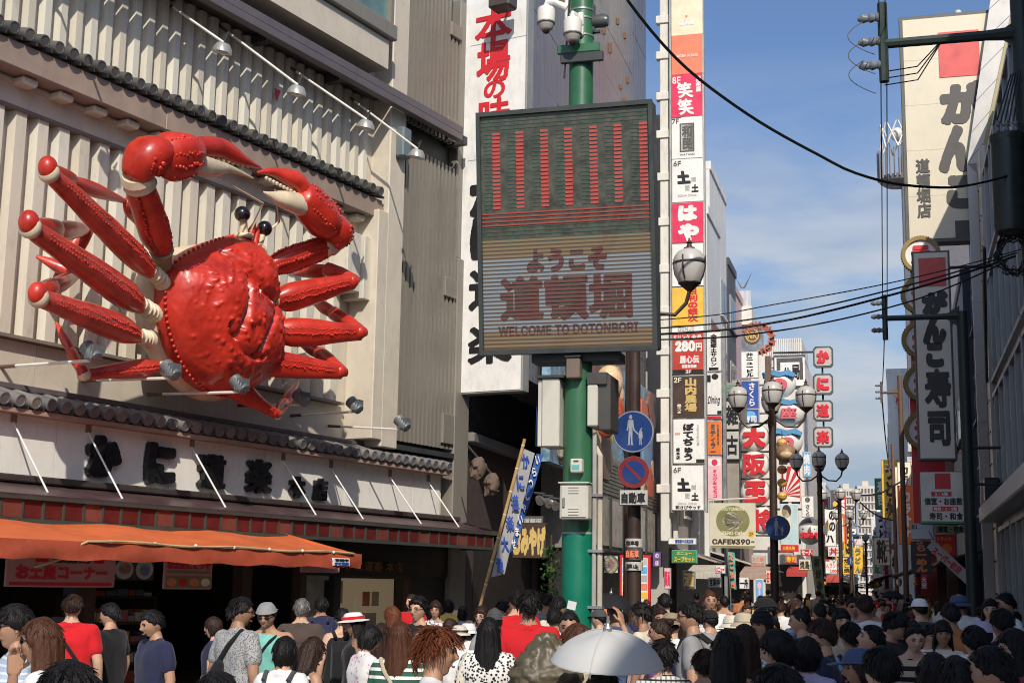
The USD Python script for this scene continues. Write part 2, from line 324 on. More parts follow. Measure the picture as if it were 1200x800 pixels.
for u0, u1 in ((-3, 3.1), (3.1, 8.99)): P('fascia', bx(u0, u1 - .01, -.5, -.09, 8.62, 8.98, .01), M('fascia_brown', (.33, .25, .2), .55, dirt=.2))
P('eave_beam', ([bx(-3, 9.0, -.6, -.44, 8.2, 8.62), bx(-3, 9.0, -.46, -.4, 8.52, 8.58)]), CREAM2)
for i in range(15): P('eave_bracket', cat([bx(-.9 + i * .66, -.62 + i * .66, -.5, -.2, 8.5, 8.61, .03)]), CREAM2)
# ribbed cladding
def rib(u, w, v0, v1, z0, z1, mt, name='wall_rib'):
    pts = [K.p(a, b, z) for z in (z0, z1) for a, b in ((u, v0), (u + .035, v1), (u + w - .035, v1), (u + w, v0))]
    P(name, trimesh.convex.convex_hull(np.array(pts)), mt)
creams = [CREAM, M('cream_cladding_pale', (.66, .63, .54), .48, var=.1, dirt=.2, streak=True), M('cream_cladding_warm', (.6, .55, .45), .5, var=.1, dirt=.35, streak=True)]
for i in range(25): rib(-1.42 + i * .394, .255, -.62, -.47, 5.08, 8.19, creams[i % 3])
P('rib_rail', ([bx(-3, 8.5, -.62, -.45, 5.03, 5.075), bx(-3, 8.5, -.62, -.43, 8.19, 8.235)]), M('rail_brown', (.2, .17, .14), .5))
for i in range(36): rib(-1.5 + i * .291, .19, -.5, -.38, 9.32, 10.98, creams[(i * 2) % 3])
for u0, u1 in ((-3, 1.35), (1.36, 5.4), (5.41, 8.6)): P('lower_panel', bx(u0, u1, -.62, -.585, 4.42, 5.02), CREAM2)
P('lettered_block', ([bx(8.02, 8.42, -.6, -.15, 7.1, 8.2, .01), bx(8.5, 8.72, -.6, -.12, 7.0, 8.2, .01)]), CREAM)
P('corner_pilaster', ([bx(8.72, 9.05, -.6, .02, 4.42, 8.75, .015), bx(9.06, 9.6, -.6, .0, 4.3, 14.2, .02)]), CREAM2)
P('end_pilaster', ([bx(11.86, 12.44, -.6, -.12, 0, 8.5, .02), bx(11.86, 12.4, -.6, -.2, 8.52, 14.2, .02)]), LOUV)
for i in range(15):
    u = 9.7 + i * .147
    if u < 11.8:
        P('louvre', bx(u, u + .08, -.24, -.15, 4.5 if i else 4.4, 10.36), LOUV)
        P('louvre', bx(u, u + .08, -.24, -.15, 10.86, 14.4 if i < 12 else 11.4 + 1.9, 0), LOUV)
P('louvre_tray', ([bx(9.62, 11.84, -.5, -.1, 4.32, 4.42), bx(9.62, 11.84, -.44, -.4, 4.42, 14.2)]), DARK)
P('vent_hatch', ([bx(11.3, 11.78, -.2, -.1, 10.9, 11.4, .01), bx(11.35, 11.8, -.2, -.1, 13.2, 13.5, .01), bx(11.35, 11.8, -.2, -.1, 7.6, 8.0, .01), bx(11.4, 11.82, -.2, -.1, 4.6, 5.2, .01)]), LOUV)
# canopy, spandrel, window
P('canopy', ([bx(-3, 11.3, .1, .26, 10.8, 10.95, .01), bx(-3, 11.3, -.5, .1, 11.04, 11.1), bx(-3, 11.3, .17, .26, 10.95, 11.09)]), CANOPY)
for i in range(7): P('canopy_joist', bx(-1 + i * 2.1, -.85 + i * 2.1, -.38, .1, 10.85, 11.03), DARK)
P('spandrel', [bx(-3, 4.9, -.5, .3, 11.36, 11.93), bx(4.92, 8.46, -.5, .3, 11.36, 11.93)], CREAM2)
P('window_sill', bx(-3, 8.6, -.5, .4, 11.95, 12.25, .02), LOUV)
P('window_pane', bx(-3, 8.52, .2, .22, 12.25, 14.2), M('green_glass', (.12, .2, .19), .06, spec=.8, var=.3))
P('window_post', ([bx(8.5, 8.6, -.3, .3, 12.25, 14.2), bx(5.2, 5.3, -.3, .28, 12.25, 14.2)]), LOUV)
P('junction_box', bx(9.2, 9.5, .02, .2, 9.9, 10.5, .03), M('cable_box', (.14, .18, .2), .5))
P('red_triangle', prism(K, [(5.98, 10.28), (6.14, 10.28), (6.06, 10.08)], -.38, -.365), RED)
# low roof over the shop front
P('low_roof', hexa([K.p(u, v, z) for u in (-3, 12.32) for v, z2 in ((-.3, (2.98, 3.1)), (.74, (2.82, 2.86))) for z in z2]), MAROON)
P('roof_gutter', bx(-3, 12.0, -.28, .0, 3.06, 3.16, .02), M('gutter_brown', (.07, .055, .05), .4, .2, dirt=.3))
REDP = M('red_panel', (.11, .014, .012), .45, var=.3)
for i in range(44): P('fascia_panel', bx(-2.9 + i * .34, -2.6 + i * .34, .66, .73 + .004 * (i % 3), 2.56, 2.81), REDP if i % 4 else M('red_panel_faded', (.19, .05, .035), .5, var=.3))
P('fascia_frame', ([bx(-3, 12.32, .6, .78, 2.79, 2.83), bx(-3, 12.32, .6, .78, 2.5, 2.555), bx(12.24, 12.32, -.3, .78, 2.5, 2.83)] + [bx(-2.95 + i * .34, -2.915 + i * .34, .62, .75, 2.55, 2.8) for i in range(45)]), M('fascia_green', (.05, .06, .05), .5, dirt=.3))
# shop front: dark openings, columns, counters
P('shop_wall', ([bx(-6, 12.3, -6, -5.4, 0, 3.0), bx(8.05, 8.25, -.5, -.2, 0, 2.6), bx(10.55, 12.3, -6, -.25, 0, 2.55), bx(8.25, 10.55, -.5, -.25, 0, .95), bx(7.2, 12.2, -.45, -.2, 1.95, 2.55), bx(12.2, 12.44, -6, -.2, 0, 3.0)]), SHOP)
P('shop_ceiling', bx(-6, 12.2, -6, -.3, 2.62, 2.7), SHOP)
P('shop_column', ([bx(2.2, 2.4, -.4, -.2, 0, 2.6), bx(5.55, 5.8, -.4, -.2, 0, 2.6), bx(7.1, 7.25, -.4, -.2, 0, 2.6)]), WOOD)
lit = P('shop_window', trimesh.Trimesh([K.p(8.26, -.35, .95), K.p(8.26, -.35, 1.92), K.p(10.5, -.35, 1.92), K.p(10.5, -.35, .95)], [[0, 2, 1], [0, 3, 2]], process=False), pane('shop_glass', (.85, .85, .82)))
P('window_frame', ([bx(8.22, 10.54, -.34, -.22, 1.9, 1.96), bx(8.22, 8.28, -.34, -.22, .93, 1.9), bx(10.48, 10.54, -.34, -.22, .93, 1.9), bx(8.22, 10.54, -.34, -.2, .9, .96)]), WOOD, under=lit)
P('window_back', bx(8.26, 10.5, -.62, -.57, .9, 2.0), emit('lit_shop_beige', (.5, .38, .24), .3))
for u, z, w, h, c in ((8.5, 1.45, .3, .4, 'c'), (8.6, 1.1, .3, .25, 'w'), (9.45, 1.4, .22, .26, 'C'), (9.75, 1.4, .22, .26, 'c'), (9.4, 1.05, .5, .22, 'w')): P('menu_sheet', bx(u, u + w, -.565, -.55, z, z + h), ink(c))
P('name_letters', prism(K, words('かに道楽 本店', (8.32, 2.03, 10.2, 2.22), 4), -.2, -.17), M('bronze', (.3, .16, .06), .35, .8))
P('side_window', ([bx(7.3, 7.95, -.36, -.34, 1.0, 1.9), bx(7.26, 8.0, -.34, -.28, 1.86, 1.94)]), M('side_pane', (.3, .26, .2), .15, var=.4))
# big black letters on the band, one part each
for ch, (x0, y0, x1, y1) in zip('かに道楽本店', ((104, 506, 141, 563), (172, 515, 205, 571), (234, 528, 264, 576), (290, 534, 318, 581), (341, 556, 357, 585), (369, 558, 383, 588))):
    xm, ym = (x0 + x1) / 2, (y0 + y1) / 2; kk = .9; a, b = K.see(xm + (x0 - xm) * kk, ym + (y0 - ym) * kk, -.2), K.see(xm + (x1 - xm) * kk, ym + (y1 - ym) * kk, -.2)
    g = words(ch, (0, 0, 1, 1), 6)
    g = affinity.affine_transform(g, [b[0] - a[0], 0, .0, a[1] - b[1], a[0], b[1]]).buffer(.012 if ord(ch) < 0x4000 else .004)
    P('letter', prism(K, g, -.27, -.17), M('letter_black', (.01, .01, .011), .35))
    P('letter_stand', prism(K, g.buffer(.012).simplify(.01), -.275, -.262), M('letter_edge', (.3, .3, .28), .5))
# struts from the band to the low roof
for x, y in ((15, 493), (102.5, 505), (224, 522), (331, 538), (387, 547), (456, 557), (501, 563)):
    u, z = K.see(x, y, -.28); P('roof_strut', tube([K.p(u, -.28, z), K.p(u, .5, 2.88)], .014, 6), M('strut_white', (.75, .74, .7), .4, dirt=.3))
    P('strut_plate', bx(u - .05, u + .05, -.275, -.255, z - .02, z + .12), M('strut_brown', (.25, .2, .15), .6))
# spotlights on arms: below the crab, and along the upper wall
def spot(name, label, u, z, v1, z1, kind):
    t = Thing(name, label, 'floodlight', K.p(u, -.6, z), 'floodlight arms on the crab wall')
    a, b = K.p(u, -.6, z), K.p(u, v1, z1)
    t.part('arm', tube([a + (b - a) * .18, b], .022, 6), M('arm_white', (.72, .7, .65), .4, dirt=.35)); t.part('arm_root', tube([a, a + (b - a) * .18], .028, 6), M('arm_rust', (.12, .07, .05), .7, dirt=.4))
    h = b + np.array([0, 0, .1 if kind else -.06]); d = (K.p(0, -.75, 0) - K.p(0, 0, 0)) + [0, 0, .65 if kind else -.35]; d = d / np.linalg.norm(d)
    t.part('yoke', tube([b, b + [0, 0, .05], h - d * .02] if kind else [b + [0, 0, .1], b + [.05, 0, .16], b], .016, 6), DARK)
    if kind: t.part('lamp_head', lathe([(.03, -.13), (.085, -.12), (.1, .02), (.105, .14), (.09, .15), (.085, .1)], h, 12, d), M('lamp_grey', (.2, .22, .23), .4, .4), smooth=40); t.part('lamp_fin', ([fbox(K, u - .09, u + .09, v1 - .03 + k * .04, v1 - .015 + k * .04, z1 + .02, z1 + .2) for k in range(4)]), M('lamp_grey', 0))
    else: t.part('lamp_head', lathe([(.02, .0), (.1, -.02), (.15, -.1), (.16, -.16), (.13, -.15)], b + [0, 0, -.0], 14, -d * .25 + np.array([0, 0, 1.])), M('lamp_pale', (.36, .36, .34), .35, .3, dirt=.2), smooth=40); t.part('lamp_glass', ball(b - [0, 0, .13], .11, 1, (1, 1, .5)), M('lamp_lens', (.6, .6, .58), .1))
low = ((.76, 4.63, 1.09, 4.61), (2.23, 4.64, 1.11, 4.58), (3.57, 4.61, 1.22, 4.55), (5.69, 4.69, .73, 4.64), (7.11, 4.68, .78, 4.69), (8.22, 4.62, 1.03, 4.49))
for (u, z, v1, z1), w in zip(low, ('leftmost, under the lowest left leg', 'below the lowest left leg joint', 'below the tip of the crab shell', 'before the lowest right leg', 'under the tips of the right legs', 'rightmost, in front of the narrow metal louvres')): spot('floodlight', 'grey floodlight on white arm under the crab, ' + w, u, z, v1, z1, 1)
for (u, z, v1, z1), w in zip(((.5, 10.95, .9, 9.75), (3.37, 10.93, .73, 9.97), (4.58, 11.03, 1.25, 9.6), (6.42, 10.96, 1.3, 9.59), (8.23, 11.0, 1.17, 9.61)), ('cut by the picture top', 'first whole one from the left', 'above the gap between the claws', 'next to the small red triangle', 'rightmost, before the louvres')): spot('arm_floodlight', 'pale lamp on a sloping white arm over the eave, ' + w, u, z, v1, z1, 0)

# orange awning with its rope, and what hangs below it
aw = Thing('awning', 'orange cloth awning over the souvenir shop front', 'awning', K.p(2, .5, 2.2))
ORN = M('orange_canvas', (.6, .13, .035), .75, var=.2, scale=1.5, dirt=.4, bump=.5, bscale=5.)
nu, nv = 40, 9; U, V = np.meshgrid(np.linspace(-5, 5.45, nu), np.linspace(0, 1, nv), indexing='ij')
z = 2.74 - .5 * V - .05 * np.sin(V * np.pi) * (1 + .5 * np.sin(U * 3.0)) - .012 * np.sin(U * 11 + V * 7) * V; v = .02 + 2.15 * V
top = K.p(U.ravel(), v.ravel(), z.ravel()); idx = np.arange(nu * nv).reshape(nu, nv)
q = np.stack([idx[:-1, :-1], idx[1:, :-1], idx[1:, 1:], idx[:-1, 1:]], -1).reshape(-1, 4); n0 = len(top)
fr = np.vstack([q, q[:, ::-1] + n0]); aw.part('canopy', (np.vstack([top, top - [0, 0, .02]]), fr), ORN, smooth=True)
vs, fs = [], []
for i in range(nu):
    u = -5 + 10.45 * i / (nu - 1)
    for zz, o in ((2.255, 2.18), (2.14 + .012 * math.sin(i * 1.3), 2.2 + .02 * math.sin(i * .9)), (2.04 + .015 * math.sin(i * 1.7), 2.19 + .03 * math.sin(i * 1.1))): vs.append(K.p(u, o, zz))
for i in range(nu - 1):
    for k in range(2): a = 3 * i + k; fs += [[a, a + 3, a + 4, a + 1]]
fs = np.array(fs); aw.part('valance', (np.array(vs + [p - K.ey * .015 for p in vs]), np.vstack([fs[:, ::-1], fs + len(vs)])), M('orange_valance', (.4, .07, .03), .75, var=.25, dirt=.2), smooth=True)
aw.part('side_flap', prism(Frame(K.p(5.45, 0, 0), K.ey, K.ex), [(.05, 2.72), (2.17, 2.24), (2.17, 2.05), (2.05, 2.06), (.05, 2.5)], -.02, .0), ORN)
rp = [K.p(u, 2.2 + .015 * math.sin(u * 9), 2.262 + .012 * math.sin(u * 3.1)) for u in np.linspace(-.15, 5.2, 60)] 
aw.part('rope', tube([K.p(-.75, 2.0, 1.95), K.p(-.45, 2.1, 2.05), K.p(-.25, 2.18, 2.22)] + rp, .016, 6), M('rope', (.5, .38, .2), .8))
for u in np.arange(.2, 5.2, .75): aw.part('rope_tie', ball(K.p(u, 2.2, 2.265), .024, 1), M('rope_tie', (.7, .68, .6), .5))
aw.part('frame', ([tube([K.p(u, .05, 2.6), K.p(u, 2.15, 2.2)], .02, 6) for u in (-4, -1.5, 1, 3.3, 5.3)] + [tube([K.p(-5, 2.15, 2.2), K.p(5.4, 2.15, 2.2)], .02, 6)]), STEEL)
PINK = M('pink_banner', (.5, .26, .25), .7, var=.12)
def hanging(name, label, px, v, face, texts, extra=None):
    return board(name, label, 'banner', K, px, v, face, face, texts, th=.02, rim=.004)
hanging('shop_banner', 'pink souvenir shop banner with red lettering under the orange awning', (8, 651, 133, 688), 1.3, PINK, [('お土産コーナー', (.08, .26, .92, .76), 'r', {'w': 4}), ('SOUVENIR SHOP', (.4, .05, .75, .18), 'n', {'w': 3}), ('宅配発送', (.24, .06, .36, .17), 'r', {'w': 2}), ('全国発送', (.78, .06, .88, .17), 'r', {'w': 2}), ('#', (.03, .84, .97, .95), 'r')])
hanging('shop_poster', 'small red and green poster of crab dishes under the orange awning', (193, 655, 247, 690), 1.3, PINK, [('お土産にどうぞ', (.05, .06, .95, .32), 'r', {'w': 4}), ('#', (.05, .38, .95, .46), 'O'), ('#', (.03, .55, .97, .95), 'O'), ('@', (.05, .62, .24, .9), 'C'), ('@', (.28, .62, .48, .9), 'r'), ('@', (.52, .62, .72, .9), 'C'), ('@', (.76, .62, .95, .9), 'c')])
hanging('shop_notice', 'pink notice hanging at the right end of the orange awning', (353, 654, 397, 671), 1.5, PINK, [('#', (.05, .1, .95, .2), 'p')])
hanging('shop_tag', 'small white notice with blue lettering pinned to the awning corner', (390, 653, 409, 663), 2.22, 'w', [('営業中', (.1, .12, .9, .42), 'k', {'w': 4}), ('かに道楽', (.08, .52, .92, .9), 'b', {'w': 4})])
board('dish_display', 'dim lit display of two plates of food inside the souvenir shop', 'display', K, (134, 652, 180, 680), .2, 'n', 'k', [('@', (.02, .1, .46, .95), 's'), ('@', (.1, .25, .4, .75), 'C'), ('@', (.52, .08, .95, .95), 's'), ('@', (.62, .3, .88, .8), 'B')], rim=.02)
# goods inside the souvenir shop
for k, (u, v, w, h, lab) in enumerate(((-2.6, -.8, 1.7, 1.1, 'beside the left shop column'), (.2, -1.2, 1.6, 1.25, 'behind the man in navy'), (2.6, -.9, 1.8, 1.15, 'behind the man with the strap bag'), (4.4, -2.6, 1.8, 1.5, 'deep inside the dark shop'))):
    t = Thing('goods_shelf', 'dark shelf of boxed souvenirs ' + lab, 'shelf', K.p(u, v, 0), 'shelves in the souvenir shop')
    t.part('shelf_frame', ([bx(u, u + w, v - .5, v, zz, zz + .03) for zz in np.linspace(.25, h, 4)] + [bx(u + e, u + e + .04, v - .5, v, 0, h) for e in (0, w - .04)]), WOOD)
    for zz in np.linspace(.25, h, 4):
        x = u + .06
        while x < u + w - .2:
            ww = random.uniform(.12, .26); t.part('souvenir_box', bx(x, x + ww, v - .42, v - .05, zz + .032, zz + random.uniform(.1, .24), .006), M(f'goods_{random.randrange(6)}', [(.4, .08, .05), (.45, .3, .12), (.3, .3, .28), (.12, .16, .2), (.35, .12, .1), (.5, .45, .35)][len(_mats) % 6], .5)); x += ww + .02

# ================================================================ the giant crab
CR = M('crab_red', (.52, .03, .015), .38, var=.36, scale=2.6, coat=.22, bump=.25, bscale=26., dirt=.3); CRP = M('crab_red_pale', (.54, .05, .03), .38, var=.4, scale=3.4, coat=.3, bump=.25, bscale=22., dirt=.25); CRC = M('crab_cream', (.66, .55, .38), .4, var=.2, scale=4., dirt=.25); CRD = M('crab_shell_edge', (.2, .03, .03), .4, var=.3)
crab = Thing('crab_sign', 'giant glossy red crab figure with spread legs mounted on the cream wall', 'crab figure', K.p(3.4, -.45, 5.9))
def kp(x, y, v): u, z = K.see(x, y, v); return K.p(u, v, z)
def limb(pts, radii, flat=.75, n=14, sides=14, rough=.01, seed=0, nrm=None):
    """A smooth tapering shell along a bent axis, flattened across."""
    p = np.asarray(pts, float); s = np.linspace(0, 1, len(p)); t = np.linspace(0, 1, n)
    from scipy.interpolate import PchipInterpolator as PI
    c = PI(s, p)(t) if len(p) > 2 else p[0] + t[:, None] * (p[-1] - p[0]); r = PI(np.linspace(0, 1, len(radii)), radii)(t)
    d = np.gradient(c, axis=0); d /= np.linalg.norm(d, axis=1, keepdims=True); out = []
    for i in range(n):
        a = np.cross(d[i], K.ey if nrm is None else nrm); a /= np.linalg.norm(a); b = np.cross(a, d[i]); an = np.arange(sides) * 2 * np.pi / sides
        out.append(c[i] + r[i] * (1 + .07 * np.cos(3 * an + .6))[:, None] * (np.cos(an)[:, None] * a + flat * np.sin(an)[:, None] * b))
    v = np.vstack(out); v += (meshkit.fbm(v * 3.1 + seed, 3, seed) - .5)[:, None] * rough * 2; f = []
    for i in range(n - 1):
        for j in range(sides): k = (j + 1) % sides; f += [[i * sides + j, i * sides + k, (i + 1) * sides + k], [i * sides + j, (i + 1) * sides + k, (i + 1) * sides + j]]
    v = np.vstack([v, c[:1] - d[:1] * r[0] * .35, c[-1:] + d[-1:] * r[-1] * .35]); m = n * sides
    for j in range(sides): k = (j + 1) % sides; f += [[m, k, j], [m + 1, (n - 1) * sides + j, (n - 1) * sides + k]]
    w = trimesh.Trimesh(v, np.array(f), process=False)
    if w.volume < 0: w.invert()
    return w, c, r, d
def studs(c, r, d, off, n, size, rowang, flat=.75, seed=1):
    """Rows of small spines along a limb."""
    g = np.random.default_rng(seed); out = []
    for k in range(n):
        x = (k + .5) / n * (len(c) - 1) * off[1] + off[0] * (len(c) - 1); i = int(min(x, len(c) - 2)); w = x - i
        p = c[i] * (1 - w) + c[i + 1] * w; rr = r[i] * (1 - w) + r[i + 1] * w; a = np.cross(d[i], K.ey); a /= np.linalg.norm(a); b = np.cross(a, d[i])
        for an in rowang:
            an += g.normal() * .05; nn = math.cos(an) * a + flat * math.sin(an) * b; q = p + rr * nn
            s = size * g.uniform(.7, 1.3); h = np.cross(nn, [0, 0, 1.]); h /= np.linalg.norm(h)
            m = trimesh.creation.icosphere(0, s); m.vertices = m.vertices + q; out.append(m)
    return cat(out)
# shell: local axes: a to the crab's right, b to its head, c out of the wall
cen = kp(252, 372, .45); bu = K.ex * .36 + np.array([0, 0, .93]); bu /= np.linalg.norm(bu); cu = K.ey * .93 + np.array([0, 0, -.18]); cu -= bu * (cu @ bu); cu /= np.linalg.norm(cu); au = np.cross(cu, bu) * -1
if au @ K.ex < 0: au = -au
sh = trimesh.creation.icosphere(6, 1.); d = sh.vertices.copy(); ang = np.arctan2(d[:, 1], d[:, 0])
w = np.where(d[:, 1] > 0, 1 - .52 * np.clip(d[:, 1], 0, 1) ** 1.15, 1 - .06 * d[:, 1] ** 2)
x = d[:, 0] * 1.36 * w; y = np.where(d[:, 1] > 0, d[:, 1] * 1.42, d[:, 1] * 1.16); zc = np.sign(d[:, 2]) * np.abs(d[:, 2]) ** .86 * np.where(d[:, 2] > 0, .8, .42)
hump = lambda x0, y0, s, h: h * np.exp(-(((x - x0) / s) ** 2 + ((y - y0) / s) ** 2))
front = d[:, 2] > 0
groove = -.1 * np.exp(-((np.abs(x) - .34 - .14 * y) / .055) ** 2) * (np.abs(y + .05) < .5) - .12 * np.exp(-((y - .42 - .25 * np.abs(x)) / .07) ** 2) * (np.abs(x) < .85) - .07 * np.exp(-((y + .42 + .2 * np.cos(x * 3)) / .06) ** 2) * (np.abs(x) < .5)
zc = zc + np.where(front, hump(.68, .0, .45, .1) + hump(-.68, .0, .45, .1) + hump(0, .85, .4, .14) + hump(0, -.55, .5, .1) + hump(0, .02, .22, .06) + groove * (d[:, 2] > .25), 0)
wg = np.random.default_rng(5)
for k in range(260):
    a_, r_ = wg.uniform(0, 2 * np.pi), math.sqrt(wg.uniform(0, 1)); wx, wy = r_ * math.cos(a_) * 1.15, r_ * math.sin(a_) * 1.2 + .05
    s = wg.uniform(.014, .036); zc = zc + np.where(front, hump(wx, wy, s, s * 1.05), 0)
zc += np.where(front, (meshkit.fbm(np.c_[x, y, zc] * 2.2, 4, 3) - .5) * .13 + (meshkit.fbm(np.c_[x, y, zc] * 9, 2, 4) - .5) * .03, 0)
sh.vertices = cen + x[:, None] * au + y[:, None] * bu + zc[:, None] * cu
if sh.volume < 0: sh.invert()
car = crab.part('shell', sh, CR, smooth=True)
rimang = np.linspace(0, 2 * np.pi, 90); rd = np.c_[np.cos(rimang), np.sin(rimang)]
rw = np.where(rd[:, 1] > 0, 1 - .52 * np.clip(rd[:, 1], 0, 1) ** 1.15, 1 - .06 * rd[:, 1] ** 2)
rim = cen + (rd[:, 0] * 1.37 * rw)[:, None] * au + np.where(rd[:, 1] > 0, rd[:, 1] * 1.42, rd[:, 1] * 1.17)[:, None] * bu
crab.part('shell_spines', cat([ball(p + cu * .12, .028, 1) for p in rim[::1]]), CR, under=car, kind='stuff')
un = trimesh.creation.icosphere(4, 1.); d = un.vertices.copy(); w = np.where(d[:, 1] > 0, 1 - .42 * d[:, 1], 1)
un.vertices = cen - cu * .3 + (d[:, 0] * 1.5 * w)[:, None] * au + (d[:, 1] * 1.2)[:, None] * bu + (d[:, 2] * .38)[:, None] * cu
crab.part('underside', un, CRC, smooth=True)
crab.part('white_lines', ([tube([cen + au * (s * (.3 + .05 * math.sin(t * 3))) + bu * (t * .42 + .02) + cu * .80 for t in np.linspace(-.6, .8, 9)], .03, 6) for s in (-.42, .55)]), M('crab_white', (.7, .66, .6), .4, dirt=.3), under=car)
# mouth spikes and eyes
tip = cen + bu * 1.42 + cu * .2
for s in (-1, 1):
    crab.part('horn', limb([tip + au * s * .1 - bu * .16, tip + au * s * .07 + bu * .08, tip + au * s * .05 + bu * .34], [.1, .07, .012], 1.)[0], CR, smooth=True)
for (ex, ey), s in (((284, 251), -1), ((310, 268), 1)):
    e = kp(ex, ey, 1.0); e = EYE + (e - EYE) * (((tip + au * s * .3 - EYE) @ FWD) / ((e - EYE) @ FWD))
    crab.part('eye', ball(e, .125, 3), M('crab_eye', (.006, .006, .007), .06, coat=1., var=0.), smooth=True)
    crab.part('eye_stalk', limb([tip + au * s * .12 - bu * .2, (tip + au * s * .2 + e) / 2, e], [.1, .06, .05], 1.)[0], CRC, smooth=True)
    crab.part('eye_socket', lathe([(.12, -.02), (.17, .0), (.16, .06), (.1, .05)], tip + au * s * .2 - bu * .1, 14, bu + au * s * .5), CRC, smooth=True)
    crab.part('antenna', tube([tip + au * s * .1, tip + au * s * .25 + bu * .5 + cu * .2, kp(250 if s < 0 else 322, 205 if s < 0 else 222, 1.3)], [.025, .02, .008], 6), CRC)
# legs: (root, knee, [further joints]) as sight lines with their distance from the wall
def leg(label, root, knee, rest, r0, r1, seed, rr=(.16, .1)):
    lf_ = root[0] < 250; r0, r1, rr = r0 * (.78 if lf_ else .88), r1 * (.7 if lf_ else .82), (rr[0] * (.74 if lf_ else 1.), rr[1] * (.6 if lf_ else .9))
    a, b = kp(*root), kp(*knee)
    m, c, r, d = limb([a, (a * .55 + b * .45), b], [r0 * .62, r0 * 1.08, r0, r1 * 1.05, r1 * .8], .72, 16, 16, seed=seed)
    L = crab.part('leg', m, CRP if root[0] < 250 else CR, smooth=True, label=label)
    crab.part('spines', studs(c, r, d, (.06, .86), 40, .015, (1.35, 1.75), seed=seed), CR, under=L, kind='stuff')
    left = root[0] < 250
    if left: crab.part('joint', lathe([(r1 * .5, -.09), (r1 * .86, -.06), (r1 * .94, -.01), (r1 * .88, .04), (r1 * .5, .08)], b + (b - a) / np.linalg.norm(b - a) * .02, 14, b - a), CRC, under=L, smooth=50)
    crab.part('root_joint', [limb([a - (b - a) * .13, a + (b - a) * .02], [r0 * .75, r0 * .55, r0 * .62], .9)[0]] + [lathe([(r0 * .5, -.03), (r0 * .66, 0), (r0 * .5, .03)], a - (b - a) * (.03 + .035 * j), 14, b - a) for j in range(3)], CRC, under=L, smooth=50)
    p0 = b + (b - a) / np.linalg.norm(b - a) * .06
    cap = trimesh.creation.icosphere(3, 1.); dk = (b - a) / np.linalg.norm(b - a); cap.vertices = cap.vertices * r1 * ([.8, .8, .98] if left else .72) + b + dk * (.05 if left else -.03) + ([0, 0, .05] if left else [0, 0, 0])
    crab.part('knee', cap, CR, under=L, smooth=True)
    prev = p0
    for k, q in enumerate(rest):
        e = kp(*q); r_a, r_b = (r1 * .85, rr[0]) if k == 0 else (rr[0] * .9, rr[1] if k < len(rest) - 1 or k == 1 else .03)
        if k == len(rest) - 1 and k > 0: r_b = .025
        crab.part('leg_joint', limb([prev, (prev + e) / 2, e], [r_a * .7, r_a, (r_a + r_b) * .55, r_b], .7, 12, 12, seed=seed + k + 9)[0], CR if k == 0 else CRP, under=L, smooth=True); prev = e
leg('uppermost left leg', (178, 318, .7), (58, 203, 1.5), [(83, 212, .95), (148, 236, .25), (160, 262, .05)], .235, .21, 1, (.17, .05))
leg('second left leg', (166, 358, .75), (36, 267, 1.55), [(66, 270, .95), (104, 268, .1), (62, 330, -.1)], .26, .22, 2, (.2, .1))
leg('third left leg', (162, 393, .75), (46, 349, 1.5), [(62, 336, 1.1), (92, 322, .3), (43, 300, -.1)], .235, .2, 3, (.17, .08))
leg('lowest left leg', (186, 430, .6), (99, 439, .75), [(84, 412, .35), (66, 378, .0)], .16, .13, 4, (.12, .05))
leg('uppermost right leg', (322, 352, .8), (414, 329, 1.45), [(385, 316, .9), (345, 322, .2)], .24, .2, 5, (.17, .08))
leg('second right leg', (322, 388, .75), (423, 389, 1.5), [(392, 368, .8), (362, 350, .15)], .25, .2, 6, (.17, .08))
leg('third right leg', (292, 421, .65), (400, 435, 1.4), [(375, 415, .7), (350, 402, .15)], .23, .19, 7, (.16, .08))
leg('lowest right leg', (262, 444, .55), (322, 484, .6), [(333, 474, .3), (350, 446, .0)], .19, .13, 8, (.12, .07))
